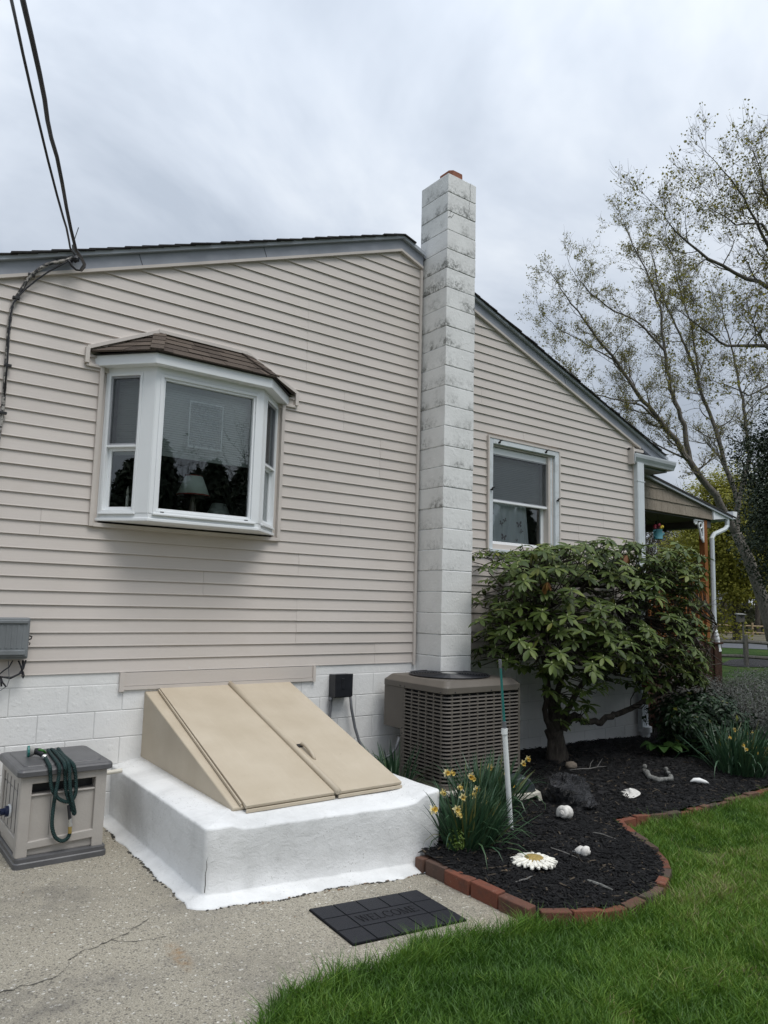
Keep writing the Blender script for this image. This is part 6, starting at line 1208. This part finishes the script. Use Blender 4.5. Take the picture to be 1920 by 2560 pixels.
for (x, y, z, out) in WH:
    ax = Vector((out.x*.5, out.y*.55, 1.0+out.z*.2)); ax.normalize(); p = Vector((x, y, z)); n = rg.randint(7, 10); q = ax.to_track_quat('Z', 'Y'); ph = rg.uniform(0, 6.3); old = rg.random() < .022
    for k in range(n):
        a = ph+2.4*k; el = rg.uniform(-.22, .30)-(1.0 if old else 0)-(.20 if k < n//2 else 0); L = rg.uniform(.072, .138)
        d = q@Vector((math.cos(a)*math.cos(el), math.sin(a)*math.cos(el), math.sin(el))); up_ = q@Vector((0, 0, 1)); sd_ = d.cross(up_)
        if sd_.length < 1e-3: continue
        sd_.normalize(); nn = sd_.cross(d); M_ = Matrix(((sd_.x, d.x, nn.x, p.x+d.x*.006), (sd_.y, d.y, nn.y, p.y+d.y*.006), (sd_.z, d.z, nn.z, p.z+d.z*.006-.012*(k/n)), (0, 0, 0, 1)))@Matrix.Diagonal((L*rg.uniform(.9, 1.2), L, L, 1)); items.append((M_, rg.randint(0, 2), old, p))
    buds.lathe([(.002, -.004), (.006, .003), (.0065, .010), (.001, .022)], (x, y, z), 7)
    c_ = min((np.array(v_) for L_ in LIMB for v_ in L_[2:]), key=lambda v_: np.linalg.norm(v_-np.array((x, y, z)))); b_ = c_+(np.array((x, y, z))-c_)*rg.uniform(.0, .25); mid_ = (b_+np.array((x, y, z)))/2+np.array([rg.gauss(0, .06), rg.gauss(0, .06), -.06]); tw.tube([b_, mid_, (x-ax.x*.05, y-ax.y*.05, z-.05), (x, y, z)], [.007, .006, .005, .0035], 5)
items.sort(key=lambda it: (Vector(CAMP)-it[3]).length-.9*it[3].z-.0*it[3].y)
pick = items[::1]; near = sorted(pick, key=lambda it: it[3].y*.9-.35*it[3].z+.12*it[3].x)[:300]; ids = {id(i) for i in near}
V, F, C_ = [], [], []
for it in items:
    M_, k, old, p = it
    if id(it) in ids:
        o = bpy.data.objects.new('leaf', lm[k]); COL.objects.link(o); o.parent = rh; o.matrix_local = Matrix.Translation(-Vector(RO))@M_
        if old: o.material_slots[0].link = 'OBJECT'; o.material_slots[0].material = MT['rhodo_old']; o['label'] = 'drooping yellowed leaf'
    else:
        b = len(V); c = min(1, max(0, rg.gauss(.42, .24)))
        if old: c = 1.0
        for v in LV[k][0]: V.append(M_@Vector(v)); C_.append(c)
        F += [tuple(b+i for i in f) for f in LV[k][1]]
fast_mesh('foliage', np.array(V), np.array(F), MT['rhodo'], rh, True, 'stuff', C_)
tw.build('twigs', MT['bark_rhodo'], rh, smooth=True, kind='stuff'); buds.build('buds', MT['bud'], rh, smooth=True, kind='stuff')
m = MB(); tips = []                                        # bare lichen-grey twigs in the openings
for p_, d_ in (((1.25, -.95, 1.35), (-.5, -.4, .5)), ((1.55, -1.0, 1.45), (.5, -.3, .6)), ((1.9, -1.05, 1.35), (.3, -.4, .5)), ((1.45, -1.0, 1.15), (.6, -.3, .15)), ((1.0, -.9, 1.2), (-.4, -.4, .4)), ((2.3, -1.05, 1.5), (-.3, -.3, .5)), ((2.9, -1.0, 1.25), (.5, -.2, .3)), ((2.2, -1.0, 1.2), (.4, -.4, -.1)), ((3.3, -1.0, 1.6), (.4, -.3, .6)), ((1.75, -1.0, 1.25), (-.2, -.3, -.1)), ((.85, -.85, 1.18), (.5, -.4, .05))): grow(m, p_, d_, .22, .008, 2, tips, rg, 5, .35, .05)
m.build('dead_twigs', MT['twig_dry'], rh, kind='stuff')

# other plants of the bed
def bush(name, label, cat, c, r, n, mat, lo, hi, asp, seed, stems=14, shell=.55, kind=None, hang=0.0, barkm='bark', lump=.35):
    o = thing(name, label, cat, (c[0], c[1], 0)); g = random.Random(seed); P, N = [], []; m = MB()
    while len(P) < n:
        d = Vector((g.gauss(0, 1), g.gauss(0, 1), g.gauss(0, 1))).normalized(); q = (g.uniform(shell, 1)**.7)*(1+lump*noise.noise(d*2.2+Vector((seed, 0, 0)))+.12*noise.noise(d*6))
        p = (c[0]+d.x*r[0]*q, c[1]+d.y*r[1]*q, c[2]+d.z*r[2]*q)
        if p[2] < bed_z(p[0], p[1])+.02 or (p[0] < 3.85 and p[1] > -.04): continue
        P.append(p); N.append((d.x, d.y, d.z+.7))
    leaves('foliage', P, N, mat, o, lo, hi, asp, seed, hang=hang)
    for k in range(stems):
        a = g.uniform(0, 6.28); t_ = (c[0]+math.cos(a)*r[0]*g.uniform(.2, .8), c[1]+math.sin(a)*r[1]*g.uniform(.2, .8), c[2]+r[2]*g.uniform(-.2, .7)); m.tube([(c[0]+g.uniform(-.1, .1), c[1]+g.uniform(-.08, .08), -.05), ((c[0]+t_[0])/2, (c[1]+t_[1])/2, c[2]*.6), t_], [.010, .008, .003], 5)
    m.build('stems', MT[barkm], o, kind='stuff'); return o
bush('dark_shrub', 'low dark glossy evergreen shrub between the downspout and the daffodils', 'shrub', (3.55, -.98, .36), (.60, .5, .40), 4200, MT['dark_leaf'], .055, .10, .45, 31, 26, .35)
bush('lavender_bush', 'grey lavender mound beside the porch plinth', 'lavender', (4.95, -.15, .42), (.75, .42, .42), 9500, MT['lavender'], .03, .07, .17, 41, 60, .45, hang=-1.6, barkm='old_wood', lump=.2)
bush('lavender_bush', 'larger grey lavender mound at the right edge by the lawn', 'lavender', (6.15, -.35, .32), (1.0, .60, .56), 15000, MT['lavender'], .03, .075, .17, 42, 70, .45, hang=-1.6, barkm='old_wood', lump=.2)
bush('lime_weed', 'small lime green leafy weed at the corner bricks', 'plant', (-1.28, -2.06, .06), (.07, .06, .13), 420, MT['lime_leaf'], .014, .028, .6, 51, 8, .2)
o = thing('broad_leaf_plant', 'low plant with broad toothed green leaves in front of the dark shrub', 'plant', (2.86, -.95, .02)); g = random.Random(3)
for k in range(9):
    a = 2.6+k*.42+g.uniform(-.2, .2); L = g.uniform(.20, .30); ca, sa = math.cos(a), math.sin(a); m = MB(); V = []
    for i in range(9):
        f = i/8; w = .075*math.sin(math.pi*(.08+.9*f))*(1+.30*(i % 2)); z = .05+.12*math.sin(f*2.4)
        for sg, dz in ((-1, .02), (0, 0), (1, .02)): V.append((2.86+ca*L*f-sa*w*sg, -.95+sa*L*f+ca*w*sg, z+dz*w/.075))
    o2 = fast_mesh('leaf', np.array(V), np.array([(3*i+j, 3*i+j+1, 3*i+4+j, 3*i+3+j) for i in range(8) for j in range(2)]), MT['broad_leaf'], o, True, None, [g.random()]*27)
m = MB(); m.blob((3.05, -.62, .78), .045, 10, 7, .5, 4, 2); tag(m.build('coral_flower', MT['coral'], smooth=True, loc=(3.05, -.62, .7)), 'single coral red bloom under the rhododendron by the porch', 'flower')
# ------------------------------------------------------------------ trees
def limb(m, pts, r0, r1, tips, rg, side_lev=2, L0=1.0, k=7, start=.18, every=.17):
    Q = []
    for i in range(len(pts)-1):
        a, b = np.array(pts[i], float), np.array(pts[i+1], float); n = max(2, int(np.linalg.norm(b-a)/.35))
        for j in range(n): Q.append(a+(b-a)*j/n+np.array([rg.gauss(0, .022) for _ in range(3)]))
    Q.append(np.array(pts[-1], float)); N = len(Q); rs_ = [r0+(r1-r0)*(i/(N-1))**.8 for i in range(N)]; m.tube(Q, rs_, k, False)
    acc = 0
    for i in range(1, N):
        acc += np.linalg.norm(Q[i]-Q[i-1])
        if i/N > start and acc > every:
            acc = 0; d = Q[i]-Q[i-1]; d /= np.linalg.norm(d); q = d*.7+np.array([rg.gauss(0, .75), rg.gauss(0, .75), rg.gauss(.15, .5)]); grow(m, Q[i], q, L0*rg.uniform(.6, 1.15)*(1-.3*i/N), rs_[i]*.42, side_lev, tips, rg, 5, .28, .16)
    d = Q[-1]-Q[-2]; grow(m, Q[-1], d, L0*.8, r1*.9, side_lev, tips, rg, 5, .25, .15)
def leafy(name, tips, per, mat, parent, lo, hi, seed, spread=.06, keepp=1.0, asp=.8):
    r = random.Random(seed); P, N = [], []
    for p, d in tips:
        if r.random() > keepp: continue
        for _ in range(per): P.append((p[0]+r.gauss(0, spread), p[1]+r.gauss(0, spread), p[2]+r.gauss(0, spread))); N.append((r.gauss(0, 1), r.gauss(0, 1), .6))
    if P: leaves(name, P, N, mat, parent, lo, hi, asp, seed)
def twiglets(m, tips, rg, p_, L):
    for p, d in list(tips):
        if rg.random() > p_: continue
        q = np.array(d)*.7+np.array([rg.gauss(0, .6), rg.gauss(0, .6), rg.gauss(.25, .5)]); q /= np.linalg.norm(q); l = L*rg.uniform(.5, 1.2); e_ = p+q*l+np.array((0, 0, .12*l)); m.tube([p, p+q*l*.55, e_], [.0042, .0034, .0016], 3, False); tips.append((e_, q))
kt = lambda x, y: (1150+x/2.1545, 350+y/2.1545)
ktd = lambda L, d0, d1: [at_d(*kt(*q), d0+(d1-d0)*i/(len(L)-1)) for i, q in enumerate(L)]
rg = random.Random(17)
mt = thing('maple_tree', 'tall budding tree with bare spreading limbs rising beyond the porch roof', 'tree', tuple(at_z(1945, 1640, -.2))); m = MB(); tips = []
ma = [at_z(1945, 1640, -.2)-np.array((0, 0, .1))]; DA_ = float((ma[0]-CAMP)@CR[2])
TR_ = [ma[0]]+[at_d(*q, DA_) for q in ((1925, 1560), (1908, 1502), (1872, 1399), (1840, 1331))]
m.tube(TR_, [.34, .29, .26, .24, .22], 12)
LM = [([(1487, 2113), (1375, 1917), (1300, 1820), (1235, 1725), (1110, 1545), (960, 1370), (850, 1210), (700, 1010), (600, 880), (540, 800)], .20, .022, DA_, DA_-1.0), ([(1235, 1725), (1205, 1540), (1130, 1330), (1100, 1130), (1075, 900), (1000, 700), (930, 560), (890, 470)], .13, .018, DA_, DA_+.8), ([(1487, 2113), (1500, 1960), (1430, 1760), (1380, 1560), (1290, 1330), (1220, 1120), (1130, 930), (1060, 760), (1030, 600)], .14, .018, DA_+.1, DA_+1.4),
      ([(1110, 1545), (980, 1430), (820, 1390), (680, 1350), (560, 1200)], .06, .014, DA_-.4, DA_-1.6), ([(1100, 1130), (960, 980), (830, 920), (700, 830), (620, 720)], .06, .014, DA_+.2, DA_-.4), ([(960, 1370), (820, 1180), (680, 1100), (520, 1010), (470, 960)], .05, .012, DA_-.6, DA_-.9), ([(1290, 1330), (1250, 1000), (1180, 800), (1150, 640), (1110, 520)], .06, .014, DA_+.6, DA_+1.8), ([(1235, 1725), (1060, 1640), (900, 1590), (800, 1560), (700, 1500)], .05, .012, DA_-.2, DA_-1.2), ([(1500, 1960), (1560, 1700), (1530, 1450), (1480, 1200), (1430, 1000), (1400, 850)], .12, .016, DA_+.1, DA_+1.6), ([(1060, 1640), (960, 1560), (840, 1480), (760, 1500)], .03, .01, DA_-.4, DA_-.8)]
for L_, a, b, d0, d1 in LM: limb(m, ktd(L_, d0, d1), a, b, tips, rg, 2, 1.0)
twiglets(m, tips, rg, .75, .30); m.build('trunk', MT['bark_maple'], mt, smooth=True); rg.shuffle(tips); leafy('crown', tips, 3, MT['maple_leaf'], mt, .04, .08, 5, .035, .40)
print('maple tips', len(tips))
mt = thing('maple_tree', 'second bare budding tree at the right edge, taller than the one by the porch', 'tree', tuple(at_z(2140, 1640, -.2))); m = MB(); tips = []; D_ = 22.0
m.tube([at_z(2140, 1640, -.2)]+[at_d(*q, D_) for q in ((2125, 1450), (2090, 1200), (2060, 1000))], [.34, .30, .27, .24], 12)
kd = lambda L, d0, d1: [at_d(*q, d0+(d1-d0)*i/(len(L)-1)) for i, q in enumerate(L)]
for L_, a, b, d0, d1 in [([(2060, 1000), (2000, 800), (1960, 640), (1935, 560), (1915, 490), (1905, 450)], .20, .02, D_, D_-1), ([(2060, 1000), (1990, 800), (1925, 722), (1837, 684), (1767, 647), (1700, 590), (1674, 560)], .13, .016, D_, D_-2), ([(1990, 800), (1935, 640), (1869, 520), (1845, 470), (1810, 430)], .08, .016, D_, D_-1), ([(2060, 1000), (1980, 910), (1915, 868), (1818, 862), (1758, 823), (1715, 790)], .10, .014, D_, D_-2.5), ([(1960, 640), (1900, 560), (1840, 560), (1790, 530)], .05, .012, D_-.5, D_-1.5), ([(2060, 1000), (2100, 760), (2140, 560), (2150, 420)], .15, .02, D_, D_+1), ([(1980, 910), (1930, 960), (1870, 990), (1810, 960)], .05, .012, D_-.8, D_-2)]: limb(m, kd(L_, d0, d1), a, b, tips, rg, 2, 1.05)
twiglets(m, tips, rg, .9, .36); m.build('trunk', MT['bark_maple'], mt, smooth=True); rg.shuffle(tips); leafy('crown', tips, 3, MT['maple_leaf'], mt, .04, .09, 6, .05, .26)
print('maple2 tips', len(tips))

def crown_tree(name, label, base, crown, n, mat, lo, hi, seed, tr, asp=.6, shell=.35, lump=.45, group=None, squash=.6, limbs=9, barkm='bark'):
    """trunk, limbs and a crown of separate leaves that gather in clumps with gaps between"""
    o = thing(name, label, 'tree', tuple(base), group); g = random.Random(seed); m = MB(); b = np.array(base, float); (cx, cy, cz), (rx, ry, rz) = crown; P, N = [], []; cl = []
    for _ in range(int(70+n/90)):
        d = Vector((g.gauss(0, 1), g.gauss(0, 1), g.gauss(0, 1))).normalized(); q = g.uniform(shell, 1)**.6*(1+lump*noise.noise(d*1.8+Vector((seed, 2, 0)))); cl.append((Vector((cx+d.x*rx*q, cy+d.y*ry*q, cz+d.z*rz*q)), d))
    sr = .17*min(rx, rz)
    for _ in range(n):
        c, d = g.choice(cl); p = (c.x+g.gauss(0, sr), c.y+g.gauss(0, sr), c.z+g.gauss(0, sr*squash)); P.append(p); N.append((d.x*.5, d.y*.5, d.z*.5+.7))
    leaves('crown', P, N, mat, o, lo, hi, asp, seed)
    m.tube([b-(0, 0, .1), b+(0, 0, .12), b+(0, 0, (cz-base[2])*.5), np.array((cx, cy, cz+rz*.5))], [tr*1.3, tr, tr*.8, tr*.2], 9)
    for _ in range(limbs): c, d = g.choice(cl); s_ = b+(0, 0, (cz-rz*.5-base[2])*g.uniform(.7, 1.0)); e_ = np.array(c); m.tube([s_, (s_+e_)/2+(0, 0, .1*rz), e_], [tr*.45, tr*.25, tr*.06], 5)
    m.build('trunk', MT[barkm], o); return o
hb = at_z(1985, 1625, -.2); HD = float((hb-CAMP)@CR[2]); HD = 17.5; hc = at_d(1962, 1250, HD); crown_tree('holly_tree', 'dense dark evergreen tree at the right edge in front of the leaning trunk', (hc[0], hc[1], -.15), (tuple(hc), (1.05, 1.1, 2.7)), 34000, MT['evergreen'], .05, .10, 61, .16, .5, .2, .4, None, .9)
yb = at_z(1842, 1600, -.2); YD = float((yb-CAMP)@CR[2]); yc = at_d(1820, 1360, YD); pm = CF/YD
crown_tree('spring_tree', 'yellow-green tree in new leaf beyond the road with a thick dark trunk', tuple(yb), (tuple(yc), (112/pm, 100/pm, 195/pm)), 40000, MT['yellow_leaf'], .12, .26, 62, .27, .7, .2, .5, None, .6, 14)
y2 = at_z(1745, 1590, -.2); D2 = float((y2-CAMP)@CR[2]); c2_ = at_d(1722, 1400, D2); crown_tree('spring_tree', 'smaller yellow-green tree seen through the porch posts', tuple(y2), (tuple(c2_), (75/CF*D2, 60/CF*D2, 110/CF*D2)), 9000, MT['yellow_leaf'], .12, .24, 63, .16, .7, .2, .5)
y3 = at_z(1985, 1585, -.2); D3 = float((y3-CAMP)@CR[2]); c3_ = at_d(1960, 1330, D3); crown_tree('spring_tree', 'olive-green tree behind the dark evergreen at the right edge', tuple(y3), (tuple(c3_), (110/CF*D3, 90/CF*D3, 190/CF*D3)), 14000, MT['maple_leaf'], .12, .26, 64, .22, .7, .2, .5)

# bare woodland trees beyond: one is grown, the others are turned and scaled copies
def proto(name, label, seed, H, lev, leafmat, keepp, group):
    g = random.Random(seed); o = thing(name, label, 'tree', (0, 0, 0), group); m = MB(); tips = []; top = np.array((g.uniform(-.3, .3), g.uniform(-.3, .3), H*.45)); m.tube([(0, 0, -.3), (0, 0, .3), top*.5, top], [H*.024, H*.018, H*.015, H*.012], 7)
    for k in range(5): a = k*1.257+g.uniform(-.3, .3); grow(m, top*(1-.09*k), (math.cos(a)*.6, math.sin(a)*.6, 1.0), H*.27, H*.0085, lev, tips, g, 4, .22, .15)
    m.build('trunk', MT['bark'], o, smooth=True); leafy('crown', tips, 2, leafmat, o, .10, .20, seed, .18, keepp); return o
def copy_tree(src, loc, rz, s, label):
    c = src.copy(); COL.objects.link(c); c.location = loc; c.rotation_euler = (0, 0, rz); c.scale = (s, s, s); c['label'] = label
    for ch in list(src.children): d = ch.copy(); COL.objects.link(d); d.parent = c
    return c
WG = 'bare woodland trees beyond the road'
WL = 'bare brown woodland tree among others in the row beyond the road'
pa = proto('woodland_tree', WL, 71, 11, 3, MT['woods'], .45, WG); pb = proto('woodland_tree', WL, 72, 12.5, 3, MT['woods'], .08, WG)
g = random.Random(9); used = set()
for k in range(26):
    px = 1560+k*22+g.uniform(-14, 14); d = g.uniform(62, 92); p = at_d(px, 1560, d); loc = (p[0], p[1], -.2); src = (pa, pb)[k % 2]; s = g.uniform(.75, 1.25)
    if k < 2: src.location = loc; src.scale = (s, s, s); ORG[src] = np.array(loc)
    else: copy_tree(src, loc, g.uniform(0, 6.28), s, WL)
und = []; 
for _ in range(5200): px = g.uniform(1540, 2160); d = g.uniform(66, 98); p = at_d(px, 1560, d); und.append((p[0], p[1], -.2+3.4*g.random()**1.7))
leaves('undergrowth', und, [(g.gauss(0, 1), g.gauss(0, 1), .5) for _ in und], MT['woods'], None, .4, .95, .6, 77, kind='stuff')

# trees across the yard behind the photographer, the ones the window panes mirror
RG = 'trees across the yard mirrored in the window panes'
def conifer(seed, H):
    g = random.Random(seed); o = thing('conifer_tree', 'dark conifer across the yard mirrored in the window panes', 'tree', (0, 0, 0), RG); P, N = [], []
    for _ in range(6500): f = g.random()**.85; a = g.uniform(0, 6.28); lay = .8+.2*math.sin(f*H*5+a*2); r_ = (1-f)**.55*H*.34*lay*g.uniform(.35, 1); P.append((r_*math.cos(a), r_*math.sin(a), .5+f*(H-.5)-r_*.25)); N.append((math.cos(a), math.sin(a), .6))
    leaves('crown', P, N, MT['evergreen'], o, .22, .5, .4, seed, hang=.8); m = MB(); m.tube([(0, 0, -.2), (0, 0, H*.9)], [H*.022, .02], 7); m.build('trunk', MT['bark'], o); return o
ca_ = conifer(81, 8.0); g = random.Random(4); k = 0
for x, y, s in [(-8, -26, .95), (-4, -27, .9), (-1, -25, .9), (1.6, -26, .95), (4.0, -25, .92), (6.2, -26, 1.08), (8.4, -25, .98), (10.6, -26, .92), (13, -25, 1.0), (15.4, -26, .9), (18, -25, .95), (20.6, -26, 1.02), (23, -25, .92), (25.4, -26, 1.05), (27.8, -25, .98), (30.2, -26, 1.04), (33, -25, .95), (36, -26, 1.05), (40, -26, 1.0), (-2.6, -29, 1.0), (2.8, -29, 1.05), (5.2, -29.5, 1.0), (7.3, -29, 1.1), (9.5, -29.5, 1.02), (11.8, -29, 1.08), (14.2, -29.5, 1.04), (16.7, -29, 1.0), (21.8, -29.5, 1.1), (26.6, -29, 1.08), (29, -29.5, 1.1), (31.6, -29, 1.08), (-12, -31, 1.0), (-26, -12, 1.1), (-27, -4, .9), (-24, -20, 1.05), (-29, 3, 1.2)]:
    if k == 0: ca_.location = (x, y, -.2); ca_.scale = (s,)*3
    else: copy_tree(ca_, (x, y, -.2), g.uniform(0, 6.28), s, ca_['label'])
    k += 1
for x, y, s in ((7.5, -29, .80), (12, -30, .85), (16, -29, .8), (24, -29, .85), (-24, -8, .95)):
    c = copy_tree(pb, (x, y, -.2), g.uniform(0, 6.28), s, 'bare tree across the yard mirrored in the window panes'); c['group'] = RG

# ------------------------------------------------------------------ fences and birdhouse across the lawn
def rail_fence(name, label, p0, dirv, n, gap, h, rails, mats, wr, first=0):
    o = thing(name, label, 'fence', tuple(p0)); d = np.array((dirv[0], dirv[1], 0.0)); d /= np.linalg.norm(d); g = random.Random(int(h*100))
    for k in range(n):
        p = np.array(p0, float)+d*gap*(k-first); a = p-(0, 0, .1); b = p+(g.uniform(-.02, .02), 0, h); m = MB(); m.tube([a, b], [wr*1.05, wr], 6); m.build('post', mats[0], o)
        if k < n-1:
            for z in rails: q = p+d*gap; m = MB(); m.tube([p+(0, 0, z), (p+q)/2+(0, 0, z-.03+g.uniform(-.02, .02)), q+(0, 0, z+g.uniform(-.03, .03))], wr*.72, 6); m.build('rail', mats[1], o)
fp = at_z(*kr2(1358, 730), -.2); rail_fence('rail_fence', 'dark weathered two-rail fence crossing the lawn beside the birdhouse', fp, (-.42, .91), 4, 3.0, 1.08, (.34, .83), (MT['old_wood'], MT['old_wood']), .085, 2)
fp = at_z(*kr2(1425, 402), -.2); rail_fence('rail_fence', 'pale split-rail fence beyond the road in front of the woods', fp, (-.47, .885), 12, 2.9, 1.10, (.28, .84), (MT['rail_wood'], MT['rail_wood']), .085, 6)
bp = at_z(*kr2(1332, 692), -.2); bh = thing('birdhouse', 'grey wooden birdhouse with a slanted roof on a tall pole beside the dark fence', 'birdhouse', tuple(bp)); D_ = float((bp-CAMP)@CR[2]); sc_ = D_/CF/4.425
hz = (692-250)*sc_; m = MB(); m.tube([bp-(0, 0, .1), bp+(0, 0, hz+.02)], .035, 7); m.build('pole', MT['old_wood'], bh)
rdir = np.array((CR[0][0], CR[0][1], 0)); fdir = np.array((CR[2][0], CR[2][1], 0)); fdir /= np.linalg.norm(fdir); c = bp+(0, 0, hz)-rdir*.09
def ob(a, b, c_, d_, z0, z1, z2=None): q = lambda u, v, w: tuple(c+rdir*u+fdir*v+np.array((0, 0, w))); z2 = z1 if z2 is None else z2; return [q(a, c_, z0), q(b, c_, z0), q(b, d_, z0), q(a, d_, z0), q(a, c_, z1), q(b, c_, z1), q(b, d_, z2), q(a, d_, z2)]
m = MB(); m.hexa(ob(-.12, .12, -.10, .10, 0, .27, .31)); m.build('nest_box', MT['old_wood'], bh); m = MB(); m.hexa(ob(-.15, .15, -.16, .13, .275, .295, .335)); m.build('roof', MT['driftwood'], bh); m = MB(); q = c-fdir*.103+np.array((0, 0, .19)); m.tube([q, q+fdir*.01], .03, 12); m.build('entrance_hole', MT['black_plastic'], bh)
